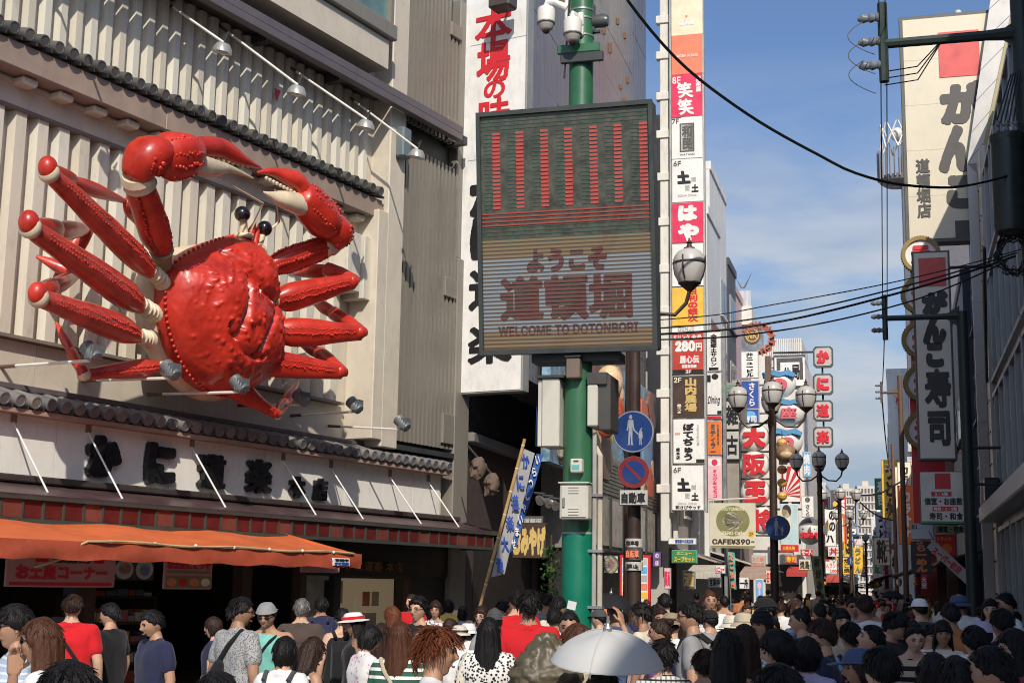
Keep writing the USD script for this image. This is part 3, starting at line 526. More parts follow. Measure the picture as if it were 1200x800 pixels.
# claw arms
def claw(label, root, elbow, wrist, palm1, up, lowf, seed, rs):
    a, b, c0, p1 = kp(*root), kp(*elbow), kp(*wrist), kp(*palm1)
    m, c, r, d = limb([a, a * .5 + b * .5, b], [rs[0] * .7, rs[0] * 1.05, rs[0], rs[0] * .92], .85, 16, 16, seed=seed)
    L = crab.part('claw_arm', m, CR, smooth=True, label=label)
    crab.part('spines', studs(c, r, d, (.05, .9), 22, .03, (0.1, 2.9, 1.5), .85, seed), CR, under=L, kind='stuff')
    crab.part('arm_root', limb([a - (b - a) * .28 - K.ey * .1, a], [rs[0] * .65, rs[0] * .62, rs[0] * .8], .9)[0], M('crab_cream_old', (.36, .26, .15), .5, dirt=.3), under=L, smooth=True)
    crab.part('joint', lathe([(rs[0] * .8, -.1), (rs[0] * .97, -.06), (rs[0] * .9, .0), (rs[0] * .98, .06), (rs[0] * .8, .16)], b, 18, b - a), CRC, under=L, smooth=40)
    m, c, r, d = limb([b + (b - a) / np.linalg.norm(b - a) * .1, c0 * .6 + b * .4 + (b - a) * .12, c0 + (p1 - c0) * .08], [rs[1] * .75, rs[1] * 1.1, rs[1] * .85], .95, 14, 16, seed=seed + 2)
    crab.part('wrist', m, CR, under=L, smooth=True); crab.part('spines', studs(c, r, d, (.2, .5), 6, .03, (1.2, 1.7), .95, seed + 3), CR, under=L, kind='stuff')
    m, c, r, d = limb([c0, (c0 + p1) / 2, p1], [rs[2] * .8, rs[2] * 1.15, rs[2] * 1.08, rs[2] * .75], .8, 16, 18, seed=seed + 4)
    crab.part('palm', m, CR, under=L, smooth=True)
    crab.part('spines', studs(c, r, d, (.1, .8), 11, .024, (.2, 1.0, 1.5, 2.2), .8, seed + 5), CR, under=L, kind='stuff')
    f1 = [kp(*q) for q in up]; f2 = [kp(*q) for q in lowf]; n = (p1 - c0) / np.linalg.norm(p1 - c0)
    crab.part('upper_finger', limb([p1 - n * .12 + [0, 0, .08]] + f1, [rs[2] * .55, rs[2] * .5, rs[2] * .28, .02], .8, 16, 12, seed=seed + 6)[0], CR, under=L, smooth=True)
    crab.part('lower_finger', limb([p1 - n * .15 - [0, 0, .1]] + f2, [rs[2] * .6, rs[2] * .45, rs[2] * .2, .015], .8, 16, 12, seed=seed + 7)[0], CRC, under=L, smooth=True)
    g = [p1 * (1 - t) + f1[-1] * t for t in np.linspace(.15, .8, 9)]
    crab.part('claw_teeth', ([ball(x - [0, 0, .02], .035, 0) for x in g]), CRC, under=L)
claw('left claw arm raised beside the head', (190, 292, .75), (163, 213, 1.25), (186, 183, 1.5), (231, 180, 1.55), [(262, 175, 1.5), (286, 188, 1.5), (305, 196, 1.45)], [(250, 196, 1.5), (270, 198, 1.5), (297, 209, 1.45)], 20, (.24, .27, .3))
claw('right claw arm bent over the head', (316, 312, .8), (384, 288, 1.25), (390, 266, 1.45), (352, 228, 1.45), [(346, 211, 1.45), (325, 203, 1.4), (302, 202, 1.35)], [(332, 234, 1.45), (318, 229, 1.42), (309, 225, 1.4)], 40, (.19, .24, .3))
crab.part('mounting', ([tube([cen - cu * .3 + au * sx * .6 + bu * sy * .5, cen - cu * .3 + au * sx * .6 + bu * sy * .5 - K.ey * 1.2], .07, 8) for sx in (-1, 1) for sy in (-1, 1)]), DARK)

# ================================================================ left side beyond the restaurant
KA = Frame(K.p(12.1, 0, 0), K.ex * 0 + K.ey, -K.ex)                   # across the end of the restaurant front
def kani_sign():
    V = 0.
    t, (u0, z0, u1, z1) = board('vertical_sign', 'tall white vertical sign with red and black lettering beside the metal louvres', 'sign', KA, (547, -60, 612, 458), 0., 'w', M('sign_casing_grey', (.3, .3, .29), .4, .2, dirt=.2), [], th=.28, rim=.04)
    u0, u1 = KA.see(541, 458)[0], KA.see(612, 458)[0]
    for ch, (x0, y0, x1, y1), c in (('本', (558, 13, 600, 47), 'R'), ('場', (560, 52, 598, 93), 'R'), ('の', (568, 97, 592, 113), 'R'), ('味', (562, 118, 598, 150), 'R'), ('か', (552, 206, 600, 250), 'k'), ('に', (552, 256, 600, 300), 'k'), ('道', (551, 316, 600, 360), 'k'), ('楽', (550, 381, 600, 424), 'k')):
        a, b = KA.see(x0, y0), KA.see(x1, y1); t.part('letter', lettering(KA, ch, (a[0], b[1], b[0], a[1]), .012, .02, 2 if c == 'R' else 7), ink('r' if c == 'R' else c))
    for y in (50, 185): z = KA.see(575, y)[1]; t.part('face_joint', fbox(KA, u0 + .03, u1 - .03, .013, .017, z - .008, z + .004), GREY)
kani_sign()
sl = Thing('sign_light', 'brown box floodlight hanging over the top of the white vertical sign', 'floodlight', K.p(12.0, .9, 14.0))
a = KA.see(592, 6, .5); sl.part('housing', fbox(KA, a[0] - .28, a[0] + .22, .35, .75, a[1] - .12, a[1] + .25, .04), M('lamp_brown', (.1, .075, .06), .4, .2)); sl.part('bracket', tube([KA.p(a[0], .5, a[1] + .2), KA.p(a[0], .0, a[1] + .5)], .03), DARK)

LB, LL = leftside(-7.6), leftside(-8.7)
GRANITE = M('dark_wall', (.17, .165, .165), .35, var=.5, scale=5., dirt=.35, bump=.25, bscale=20., streak=True)
bb = Thing('dark_building', 'dark grey building with a stained stone wall behind the green pole', 'building', LB.p(35, 0, 0))
bb.part('wall', fbox(LB, 28.4, 43.2, -10, 0, 6.2, 22), GRANITE)
for z in np.arange(7.4, 22, 1.45):
    for i in range(6): bb.part('stone_panel', fbox(LB, 28.45 + i * 2.46, 28.45 + i * 2.46 + 2.445, -.05, .03 + .004 * ((i * 7 + int(z * 3)) % 3), z, z + 1.435), GRANITE)
wv = np.random.default_rng(3)
bb.part('wall_fixings', ([fbox(LB, u, u + .08, .03, .09, z, z + wv.uniform(.08, .3)) for u, z in zip(wv.uniform(29, 43, 34), wv.uniform(8, 20, 34))]), M('rust', (.22, .09, .04), .8))
BRK = M('dark_brick', (.075, .05, .045), .8, var=.4, scale=14., bump=.6)
bb.part('lower_wall', fbox(LL, 27.6, 44, -8, 0, 0, 6.4), BRK)
bb.part('ledge', fbox(LL, 27.6, 44, 0, .25, 4.75, 4.95, .02), M('ledge_grey', (.2, .18, .17), .6))
br = []
for r in range(19):
    z = 4.98 + r * .075
    br += [fbox(LL, 28 + i * .24 + .12 * (r % 2), 28 + i * .24 + .12 * (r % 2) + .225, 0, .018, z, z + .062) for i in range(30)]
bb.part('brickwork', cat(br), M('brick_black', (.05, .042, .042), .7, var=.5, scale=9.), kind='stuff')
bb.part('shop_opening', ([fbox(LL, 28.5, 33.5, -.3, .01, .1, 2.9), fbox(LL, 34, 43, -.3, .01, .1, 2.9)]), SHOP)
bb.part('blue_edge', fbox(LB, 30.2, 30.35, -.2, .06, 4.9, 6.3), M('blue_edge', (.02, .07, .2), .4))
a, b = LB.see(692, 440, .3), LB.see(762, 520, .3)
mural = Thing('mural_billboard', 'colourful painted billboard of people half hidden behind the signal boxes', 'billboard', LB.p(35, .3, 4))
mural.part('panel', fbox(LB, 29.5, 43, .1, .3, 4.5, 7.8), M('mural_blue', (.2, .34, .46), .4, var=.9, scale=3.))
mg = np.random.default_rng(11); mc = [M(f'mural_{i}', c, .45, var=.4, scale=6.) for i, c in enumerate(((.75, .5, .3), (.55, .12, .06), (.14, .28, .5), (.8, .7, .5), (.2, .1, .07), (.75, .55, .1)))]
for i in range(34):
    u, z = mg.uniform(30, 42.6), mg.uniform(4.7, 7.6); pts = [(u + mg.uniform(.3, .9) * math.cos(t), z + mg.uniform(.25, .7) * math.sin(t)) for t in np.linspace(0, 2 * np.pi, 9)[:-1]]
    g = Polygon(pts).buffer(.12).intersection(sbox(29.55, 4.55, 42.95, 7.75))
    mural.part('painted_figure', prism(LB, g, .3, .304 + .003 * i), mc[i % 6])
sculpt = Thing('cow_figure', 'brown and tan rounded shop figure under the billboard behind the grey boxes', 'figure', LB.p(32, .6, 4))
for (x, y), r, mt in (((714, 448), .62, 0), ((719, 462), .5, 0), ((716, 480), .62, 1), ((724, 452), .3, 2), ((710, 500), .4, 1)):
    p_ = kp(x, y, 0); d_ = p_ - EYE; t_ = ((LB.p(0, .7, 0) - EYE) @ SN) / (d_ @ SN); sculpt.part('figure_piece', ball(EYE + d_ * t_, r * .55, 3, (1, 1, 1.3)), mc[(0, 1, 2)[mt]], smooth=True)
# the shop strip below: signs, banners, lanterns
def lboard(name, label, c, L, px, face, edge, texts, **k): return board(name, label, c, leftside(L), px, 0., face, edge, texts, **k)
AS = across
board('shop_sign', 'orange lettered souvenir sign over the dark shop beside the green pole', 'sign', AS(28), (601, 612, 640, 654), 0., 'n', 'k', [('おみやげ', (.02, .1, .98, .95), 'l', {'w': 7})], rim=.01)
board('small_shop_sign', 'small dark sign with pale lettering above the orange lettered sign', 'sign', AS(28.2), (612, 604, 637, 619), 0., 'G', 'k', [('道頓堀', (.1, .2, .9, .85), 's', {'w': 3})], rim=.01)
# bamboo pole with banners
nb = Thing('banner_pole', 'white and blue cloth banners on a leaning bamboo pole beside the shop front', 'banner', AS(23).p(-7, 0, 2))
a, b = AS(23).see(615, 514), AS(23).see(562, 712); A3, B3 = AS(23).p(a[0], 0, a[1]), AS(23).p(b[0], 0, b[1])
BAM = M('bamboo', (.5, .33, .14), .5, var=.3)
nb.part('bamboo_pole', tube([A3, A3 * .5 + B3 * .5, B3, B3 + (B3 - A3) * .5], .028, 8), BAM)
for t in np.linspace(.04, 1, 8): nb.part('bamboo_node', lathe([(.03, -.012), (.034, 0), (.03, .012)], A3 * (1 - t) + B3 * t, 8, B3 - A3), M('bamboo_node', (.7, .62, .4), .5))
def strip(t, name, px, v, mt, txt, col):
    q = [AS(23).see(x, y, v) for x, y in px]; pts = [AS(23).p(u, v, z) for u, z in q]
    n = 14; rows = []
    for i in range(n + 1):
        s = i / n
        for k, (e0, e1) in enumerate(((0, 3), (1, 2))): rows.append(pts[e0] * (1 - s) + pts[e1] * s + AS(23).ey * (.03 * math.sin(s * 9 + k)))
    v_ = np.array(rows); f = np.array([[2 * i, 2 * i + 1, 2 * i + 3, 2 * i + 2] for i in range(n)])
    pt = t.part(name, (np.vstack([v_, v_ - AS(23).ey * .008]), np.vstack([f, f[:, ::-1] + len(v_)])), mt, smooth=True)
    for i, ch in enumerate(txt):
        s = (i + .5) / len(txt); c = (pts[0] + pts[1]) / 2 * (1 - s) + (pts[2] + pts[3]) / 2 * s; h = np.linalg.norm(pts[3] - pts[0]) / len(txt) * .34; w = np.linalg.norm(pts[1] - pts[0]) * .28
        F2 = Frame(c, AS(23).ex, AS(23).ey); F2.o = c; g = affinity.skew(words(ch, (-w, -h, w, h), 2), xs=-8)
        t.part('lettering', prism(F2, g, .045, .055), ink(col), under=pt)
strip(nb, 'white_banner', ((613, 525), (627, 531), (591, 672), (576, 676)), -.06, M('banner_white', (.34, .34, .35), .8, var=.1), 'かに道楽大漁', 'b')
strip(nb, 'blue_banner', ((629, 531), (637, 533), (605, 640), (597, 648)), .02, M('banner_blue', (.03, .1, .34), .7), 'いらっしゃいませ', 'w')
# shop strip between the poles
SHUT = M('shopfront_grey', (.3, .28, .25), .5, .2, var=.3, dirt=.4)
sp = Thing('shop_row', 'row of grey shop fronts with posters behind the two poles', 'shop', LL.p(36, 1, 0))
LS = leftside(-7.3)
sp.part('shop_wall', fbox(LS, 33.5, 47, -1.2, 0, 2.75, 5.2), SHUT); sp.part('shop_opening', fbox(LS, 33.6, 47, -1.0, -.6, 0, 2.75), SHOP)
for i in range(9): sp.part('shutter_slat', fbox(LS, 34, 46.5, 0, .03, 4.2 + i * .1, 4.275 + i * .1), M('slat_olive', (.16, .17, .14), .5, .3))
for i in range(7): sp.part('shop_panel', fbox(LS, 34.3 + i * 1.8, 35.9 + i * 1.8, 0, .05, 2.85, 4.05, .01), M(f'panel_tone_{i % 4}', [(.34, .31, .26), (.4, .36, .33), (.25, .2, .17), (.42, .4, .38)][i % 4], .4, var=.5, scale=4., dirt=.3)); sp.part('panel_frame', fbox(LS, 35.92 + i * 1.8, 36.05 + i * 1.8, 0, .09, 2.8, 4.1), DARK)
board('photo_board', 'red framed board of dish photographs behind the dark pole', 'menu board', AS(32), (726, 650, 762, 712), 0., 'w', 'r', [('#', (x, y, x + .34, y + .13), c) for (x, y), c in zip([(x, y) for x in (.1, .56) for y in (.06, .22, .38, .54, .7, .86)], 'sBsyCseBsCye')], rim=.06)
board('round_shop_sign', 'round cream shop sign with a coloured middle beside the green pole', 'sign', AS(27), (707, 650, 725, 672), 0., 'c', 'k', [('@', (.0, .0, 1., 1.), 'G'), ('@', (.06, .06, .94, .94), 'c'), ('@', (.25, .25, .75, .75), 'r'), ('@', (.3, .4, .55, .7), 'b'), ('@', (.5, .35, .7, .6), 'y')], rim=.02)
board('violet_sign', 'two small violet squares with white marks on the shop front', 'sign', AS(33), (765, 646, 775, 664), 0., 'G', 'k', [('#', (.08, .05, .92, .47), 'v'), ('#', (.08, .53, .92, .95), 'v'), ('の', (.3, .12, .7, .4), 'w', {'w': 3}), ('店', (.3, .6, .7, .9), 'w', {'w': 3})], rim=.01)
board('green_menu_sign', 'green sign with yellow lettering under the tall sign column', 'sign', AS(41), (787, 644, 817, 660), 0., 'g', 't', [('メニュー', (.2, .1, .8, .38), 'y', {'w': 3}), ('スープセット', (.1, .48, .9, .9), 'y', {'w': 4})], rim=.02)
board('white_shop_plate', 'thin white plate with blue lettering above the green menu sign', 'sign', AS(41.2), (783, 630, 816, 638), 0., 'w', 's', [('道頓堀中央商店街', (.25, .2, .9, .8), 'b', {'w': 3})], rim=.02)
for k, (x0, y0, x1, y1, c, w) in enumerate(((640, 655, 655, 690, 'g', 'green leaves hanging at the shop door'),)): pass
vine = Thing('shop_plant', 'leafy green garland hanging at the dark shop door left of the green pole', 'plant', AS(24).p(-6.4, 0, 1.8))
vg = np.random.default_rng(2); a, b = AS(24).see(646, 640), AS(24).see(646, 712); lv = []
for k in range(240):
    t_ = vg.uniform(0, 1); p_ = AS(24).p(a[0] * (1 - t_) + b[0] * t_ + vg.normal() * .07, vg.normal() * .07, a[1] * (1 - t_) + b[1] * t_)
    q_ = vg.normal(size=3); q_ /= np.linalg.norm(q_); r_ = np.cross(q_, [.3, .2, .9]); r_ /= np.linalg.norm(r_); lv.append(trimesh.Trimesh([p_, p_ + q_ * .05 + r_ * .025, p_ + q_ * .1, p_ + q_ * .05 - r_ * .025], [[0, 1, 2], [0, 2, 3]], process=False))
vine.part('foliage', cat(lv), M('leaf_green', (.05, .14, .03), .5, var=.5), kind='stuff'); vine.part('stem', tube([AS(24).p(a[0], 0, a[1] + .2), AS(24).p(b[0], 0, b[1])], .015, 5), M('stem_brown', (.08, .06, .03), .7))
for i, ((x, y), lab) in enumerate((((562, 549), 'upper crumpled'), ((578, 568), 'lower crumpled'))):
    t = Thing('paper_lantern', lab + ' brown paper lantern at the corner of the dark shop', 'lantern', AS(26).p(-7.8, 0, 3))
    u, z = AS(26).see(x, y); m = ball(AS(26).p(u, .1, z), .19, 3, (.8, .8, 1.2)); m.vertices += (meshkit.fbm(m.vertices * 9, 3, i) - .5)[:, None] * .16; t.part('shade', m, M('paper_brown', (.13, .09, .065), .8, var=.3), smooth=40); t.part('rod', tube([AS(26).p(u, .1, z + .2), AS(26).p(u - .25, 0, z + .45)], .02, 5), DARK)
for i, ((x, y), lab) in enumerate((((632, 585), 'leftmost'), ((642, 588), 'middle'), ((650, 591), 'rightmost'))):
    t = Thing('shop_spotlight', lab + ' of three small chrome spotlights over the dark shop', 'spotlight', AS(24).p(-6.5, 0, 3.3))
    u, z = AS(24).see(x, y); t.part('head', lathe([(.03, -.1), (.06, -.06), (.085, .08), (.07, .08)], AS(24).p(u, 0, z), 10, (.3, -.8, -.4)), M('chrome', (.6, .58, .55), .2, .9), smooth=40); t.part('rail', tube([AS(24).p(u - .1, .0, z + .12), AS(24).p(u + .1, 0, z + .1)], .02, 5), DARK)

# ---------------------------------------------------------------- the green pole and all that hangs on it
DP = 15.0; G = across(DP); pu = G.see(676, 700)[0]; PC = G.p(pu, 0, 0)
GREEN = M('pole_green', (.03, .13, .06), .38, var=.22, scale=1.5, dirt=.25, coat=.2); GREEN2 = M('pole_sleeve', (.0, .16, .095), .42, var=.16, dirt=.3)
gp = Thing('green_pole', 'thick dark green steel pole with a brighter green sleeve at its foot', 'pole', PC)
zs = G.see(676, 626)[1]
gp.part('shaft', lathe([(.165, 0), (.165, 3.2), (.15, 4.4), (.135, 10.2), (.1, 10.25)], PC, 28), GREEN, smooth=40)
gp.part('sleeve', lathe([(.17, .0), (.171, zs), (.166, zs + .006)], PC, 28), GREEN2, smooth=40)
gp.part('sleeve_seam', lathe([(.166, zs), (.174, zs + .003), (.174, zs + .02), (.166, zs + .024)], PC, 28), M('seam_pale', (.3, .4, .34), .6), smooth=40)
for y in (15, 25, 45): z = G.see(680, y)[1]; gp.part('steel_band', lathe([(.14, -.012), (.148, -.01), (.148, .01), (.14, .012)], PC + [0, 0, z], 24), STEEL, smooth=40)
for (x0, y0, x1, y1), m in (((653, 54, 703, 60), GREEN), ((657, 64, 707, 71), DARK)): a, b = G.see(x0, y0, .17), G.see(x1, y1, .17); gp.part('clamp', fbox(G, a[0], b[0], .14, .19, b[1], a[1], .01), m)
a, b = G.see(666, 704, .175), G.see(676, 714, .175); gp.part('sticker', tilt(fbox(G, a[0], b[0], .168, .178, b[1], a[1]), G.p((a[0] + b[0]) / 2, .17, a[1]), G.ey, -.2), M('sticker_white', (.7, .7, .68), .5))
a, b = G.see(661, 733, .175), G.see(667, 741, .175); gp.part('sticker', fbox(G, a[0], b[0], .13, .17, b[1], a[1]), ink('y'))
gp.part('conduit', tube([PC + G.ex * .2 + G.ey * .06 + [0, 0, z] for z in (0, 2, 3.1, 3.5)], .025, 8), M('conduit_grey', (.38, .37, .34), .5, dirt=.3)); gp.part('conduit', tube([PC + G.ex * .26 + G.ey * .04 + [0, 0, z] for z in (0, 1.5, 3.0, 3.25)] + [PC + G.ex * .2 + [0, 0, 3.35]], .03, 8), M('conduit_cream', (.5, .45, .36), .5, dirt=.3))
for z in (1.6, 2.2, 2.8): gp.part('conduit_clip', fbox(G, pu + .1, pu + .3, .0, .1, z, z + .03), STEEL)
gp.part('cable', tube([PC + [-.12, -.12, 9], PC + [-.16, -.1, 8.3], PC + [-.2, -.1, 7.6]], .012, 5), DARK)
BOXW = M('box_beige', (.56, .54, .46), .45, var=.06, dirt=.18)
def cabinet(label, px, v0, v1, door=True, louv=True):
    a, b = G.see(px[0], px[1], v1), G.see(px[2], px[3], v1); t = Thing('control_box', label, 'control box', G.p((a[0] + b[0]) / 2, v0, b[1]))
    t.part('body', fbox(G, a[0], b[0], v0, v1, b[1], a[1], .012), BOXW); w, h = b[0] - a[0], a[1] - b[1]
    if louv:
        t.part('door', fbox(G, a[0] + .02, b[0] - .02, v1, v1 + .012, b[1] + .02, a[1] - .03, .005), BOXW); t.part('hood', fbox(G, a[0] - .01, b[0] + .01, v0, v1 + .03, a[1], a[1] + .015), BOXW)
        for k in range(3):
            for q in (.2, .8): t.part('louvre', fbox(G, a[0] + w * .32, a[0] + w * .68, v1 + .01, v1 + .022, b[1] + h * q - .03 + k * .03, b[1] + h * q - .02 + k * .03), BOXW)
        t.part('handle', fbox(G, a[0] + w * .12, a[0] + w * .2, v1 + .01, v1 + .035, b[1] + h * .32, b[1] + h * .6, .008), STEEL)
    return t, a, b
cabinet('beige louvred control box on the front of the green pole', (656, 566, 689, 608), .17, .36)
t, a, b = cabinet('small pale meter box with a window above the louvred control box', (668, 537, 682, 553), .16, .27, louv=False)
t.part('meter_window', fbox(G, a[0] + .02, b[0] - .03, .27, .275, b[1] + .03, b[1] + .08), ink('t')); t.part('slot', fbox(G, a[0] + .04, b[0] - .04, .27, .276, a[1] - .035, a[1] - .02), DARK)
t, a, b = cabinet('tall pale signal cabinet on the left of the green pole under the screen', (635, 443, 655, 523), -.12, .22, louv=False)
t.part('door_edge', fbox(G, a[0] - .045, a[0] - .005, .0, .2, b[1] + .01, a[1] - .02), BOXW); t.part('cap', fbox(G, a[0] - .06, b[0] + .05, -.15, .25, a[1], a[1] + .03), DARK)
t, a, b = cabinet('pale signal cabinet with a dark side on the right of the green pole', (688, 451, 700, 499), -.25, .2, louv=False)
t.part('dark_side', fbox(G, b[0], b[0] + .14, -.3, .16, b[1] - .04, a[1] + .12, .01), M('box_dark', (.06, .055, .05), .45)); t.part('cap', fbox(G, a[0], b[0] + .1, -.3, .2, a[1] + .01, a[1] + .14), M('box_dark', 0))
a, b = G.see(664, 419, .25), G.see(680, 443, .25); t = Thing('transformer_box', 'brown metal box on the green pole right under the screen', 'box', G.p(a[0], 0, b[1])); t.part('body', fbox(G, a[0], b[0], .12, .28, b[1], a[1], .01), M('box_brown', (.16, .12, .09), .5, dirt=.3)); t.part('lid', fbox(G, a[0] - .01, b[0] + .01, .1, .3, a[1], a[1] + .015), DARK)
def dome_camera(label, x, y, v, armto):
    u, z = G.see(x, y, v); c = G.p(u, v, z); t = Thing('dome_camera', label, 'security camera', c)
    W_ = M('camera_white', (.72, .7, .64), .35, var=.04)
    t.part('housing', lathe([(.098, -.06), (.104, .0), (.104, .1), (.09, .13), (.04, .145), (.035, .17), (.02, .18)], c, 24), W_, smooth=40)
    t.part('ring', lathe([(.1, -.07), (.108, -.065), (.108, -.052), (.1, -.045)], c, 24), M('camera_ring', (.12, .12, .11), .3), smooth=40)
    t.part('lower_shell', lathe([(.045, -.15), (.075, -.13), (.097, -.07)], c, 24), M('camera_grey', (.4, .37, .33), .35), smooth=40); t.part('dome', ball(c - [0, 0, .145], .046, 2), M('camera_dome', (.03, .02, .02), .05), smooth=True)
    e = c + [0, 0, .17]; q = G.p(armto[0], armto[1], z + .12)
    t.part('arm', tube([e, e + [0, 0, .03], e * .6 + q * .4 + [0, 0, .05], q], [.03, .03, .033, .05], 10), W_, smooth=40); t.part('mount', fbox(G, armto[0] - .03, armto[0] + .04, armto[1] - .05, armto[1] + .02, z - .02, z + .27, .015), W_)
dome_camera('white dome security camera hanging left of the green pole top', 640, 22, .1, (pu - .16, .06)); dome_camera('white dome security camera on the front of the green pole', 671, 35, .32, (pu + .02, .17))
u, z = G.see(704, 27, -.05); t = Thing('pole_speaker', 'small dark lamp on the right of the green pole near its top', 'lamp', G.p(u, 0, z))
t.part('head', lathe([(.05, -.1), (.075, -.08), (.08, .06), (.06, .1)], G.p(u, .0, z), 14, (1, -.3, 0)), M('speaker_grey', (.1, .1, .1), .3, .3), smooth=40); t.part('bracket', ([fbox(G, pu + .1, u, -.03, .03, z - .14, z - .11), fbox(G, pu + .12, pu + .16, -.03, .03, z - .14, z + .2)]), DARK)

# the message screen
E1 = np.array([.961, -.276, 0]); lean = math.radians(7.); NB = np.array([-.276, -.961, 0])
UPB = np.array([0, 0, math.cos(lean)]) + NB * math.sin(lean); NRM = NB * math.cos(lean) - np.array([0, 0, math.sin(lean)])
class Tilted(Frame):
    def p(f, u, v, z): return f.o + np.multiply.outer(u, E1) + np.multiply.outer(v, NRM) + np.multiply.outer(z, UPB)
    def see(f, x, y, v=0.):
        d = FWD + RGT * (x - 600) / FPX - UPV * (y - 400) / FPX; t = ((f.o + NRM * v - EYE) @ NRM) / (d @ NRM); q = EYE + t * d - f.o
        return float(q @ E1), float(q @ UPB)
u_, z_ = G.see(665, 270, .45); S = Tilted(G.p(u_, .45, z_), E1, NRM)
q = np.array([S.see(558.5, 131), S.see(765.5, 118.5), S.see(562, 415), S.see(770, 411.5)]); su0, su1, sz0, sz1 = q[[0, 2], 0].mean(), q[[1, 3], 0].mean(), q[2:, 1].mean(), q[:2, 1].mean()
led = Thing('message_screen', 'large dark message screen with red bars and striped lettering on the green pole', 'message screen', S.p((su0 + su1) / 2, 0, sz0))
CASE = M('screen_case', (.06, .07, .065), .4, .3, dirt=.2)
led.part('case', cat([fbox(S, su0, su1, -.24, -.02, sz0, sz1, .02)]), CASE)
led.part('case_rim', ([fbox(S, su0, su1, -.02, .03, sz0, sz0 + .05), fbox(S, su0, su1, -.02, .03, sz1 - .05, sz1), fbox(S, su0, su0 + .045, -.02, .03, sz0 + .05, sz1 - .05), fbox(S, su1 - .045, su1, -.02, .03, sz0 + .05, sz1 - .05)]), CASE)
fx0, fx1, fz0, fz1 = su0 + .045, su1 - .045, sz0 + .05, sz1 - .05; FW_, FH_ = fx1 - fx0, fz1 - fz0
fp = led.part('display', fbox(S, fx0, fx1, -.02, -.008, fz0, fz1), M('led_panel', (.075, .078, .058), .3, var=.5, scale=9., dirt=.0))
sx = lambda x: fx0 + FW_ * (x - 566) / (762 - 566); sy = lambda y: fz1 - FH_ * (y - 131) / (407 - 131)
rows = lambda y0, y1, st, th: [(sy(y + th), sy(y)) for y in np.arange(y0, y1, st)]
U_ = lambda rs, x0=566.5, x1=761.5: union_all([sbox(sx(x0), a, sx(x1), b) for a, b in rs])
LR, LBL, LO, LG = emit('led_red', (.72, .1, .08), .38), emit('led_pale_blue', (.46, .52, .58), .2), emit('led_orange', (.48, .34, .19), .16), emit('led_green', (.1, .2, .13), .16)
cols = [(580, 589), (608, 617), (637, 646), (665, 674), (694, 703), (722, 731), (751, 760)]
led.part('red_bar', [prism(S, U_(rows(151, 242, 4.6, 2.9), a, min(b, 761)), -.006, .0) for a, b in cols], LR, under=fp, kind='stuff')
led.part('dim_bar', [prism(S, U_(rows(152, 240, 4.6, 1.1), a - 10, a), -.006, -.003) for a, b in cols], LG, under=fp, kind='stuff')
led.part('red_lines', prism(S, U_(rows(246, 262, 4.6, 1.6)), -.006, .0), emit('led_dim_red', (.6, .1, .07), .28), under=fp, kind='stuff')
led.part('dim_lines', prism(S, U_(rows(133, 150, 4.6, .7) + rows(263, 282, 4.6, .8)), -.006, -.003), LG, under=fp, kind='stuff')
txt = union_all([words('ようこそ', (sx(619), sy(318), sx(711), sy(291)), 5), words('道頓堀', (sx(587), sy(374), sx(739), sy(322)), 8), words('WELCOME TO DOTONBORI', (sx(584), sy(391), sx(745), sy(380)), 2)])
body = rows(278, 405, 4.55, 2.7); mid = [r for i, r in enumerate(body) if 5 <= i < 24]; rest = [r for i, r in enumerate(body) if not 5 <= i < 24]
led.part('pale_lines', prism(S, U_(mid).difference(txt.buffer(.006)), -.006, .0), LBL, under=fp, kind='stuff'); led.part('orange_lines', prism(S, U_(rest), -.006, .0), LO, under=fp, kind='stuff')
led.part('between_lines', prism(S, U_([(b - .042, a - .0) for a, b in [(r[0], r[0] - .0) for r in body]]).difference(txt), -.0065, -.004), emit('led_brown', (.16, .11, .07), .3), under=fp, kind='stuff')
led.part('screen_lettering', prism(S, txt.intersection(U_(body)), -.006, .001), emit('led_dark_red', (.3, .1, .09), .2), under=fp)
led.part('bracket', ([fbox(G, pu - .3, pu + .3, -.1, .2, z_ + dz, z_ + dz + .1) for dz in (-1., -.2, .8)] + [fbox(G, pu - .5, pu + .5, -.15, .18, S.p(0, 0, sz0)[2] - .08, S.p(0, 0, sz0)[2] + .02)]), DARK)

# ---------------------------------------------------------------- street lamps with four globes
BRN = M('lamp_post_brown', (.055, .035, .028), .45, .2, dirt=.25); GLOBE = M('lamp_globe', (.5, .48, .45), .3, var=.08, dirt=.15)
def lamp_at(t, c, k, shade=GLOBE):
    """One acorn globe standing on the point c."""
    g = t.part('globe', lathe([(.13, .0), (.165, .04), (.205, .13), (.232, .24), (.236, .33), (.22, .41), (.17, .48), (.1, .52), (.05, .53)], c, 20), shade, smooth=40)
    t.part('globe_band', lathe([(.232, .3), (.246, .302), (.246, .325), (.232, .328)], c, 20), BRN, under=g, smooth=40)
    t.part('globe_cap', lathe([(.07, .51), (.085, .52), (.08, .545), (.045, .56), (.03, .6), (.05, .62), (.02, .64), (.012, .69)], c, 14), BRN, under=g, smooth=40); t.part('globe_cup', lathe([(.03, -.1), (.05, -.08), (.14, .0), (.165, .015), (.165, .03), (.1, .03)], c, 16), BRN, under=g, smooth=40)
    for an in (1.05, 2.62, 4.19, 5.76):
        d = np.array([math.cos(an), math.sin(an), 0]); t.part('globe_rib', tube([c + d * r + [0, 0, h] for r, h in ((.165, .05), (.228, .17), (.247, .27), (.242, .38), (.25, .4))], .011, 5), BRN, under=g)
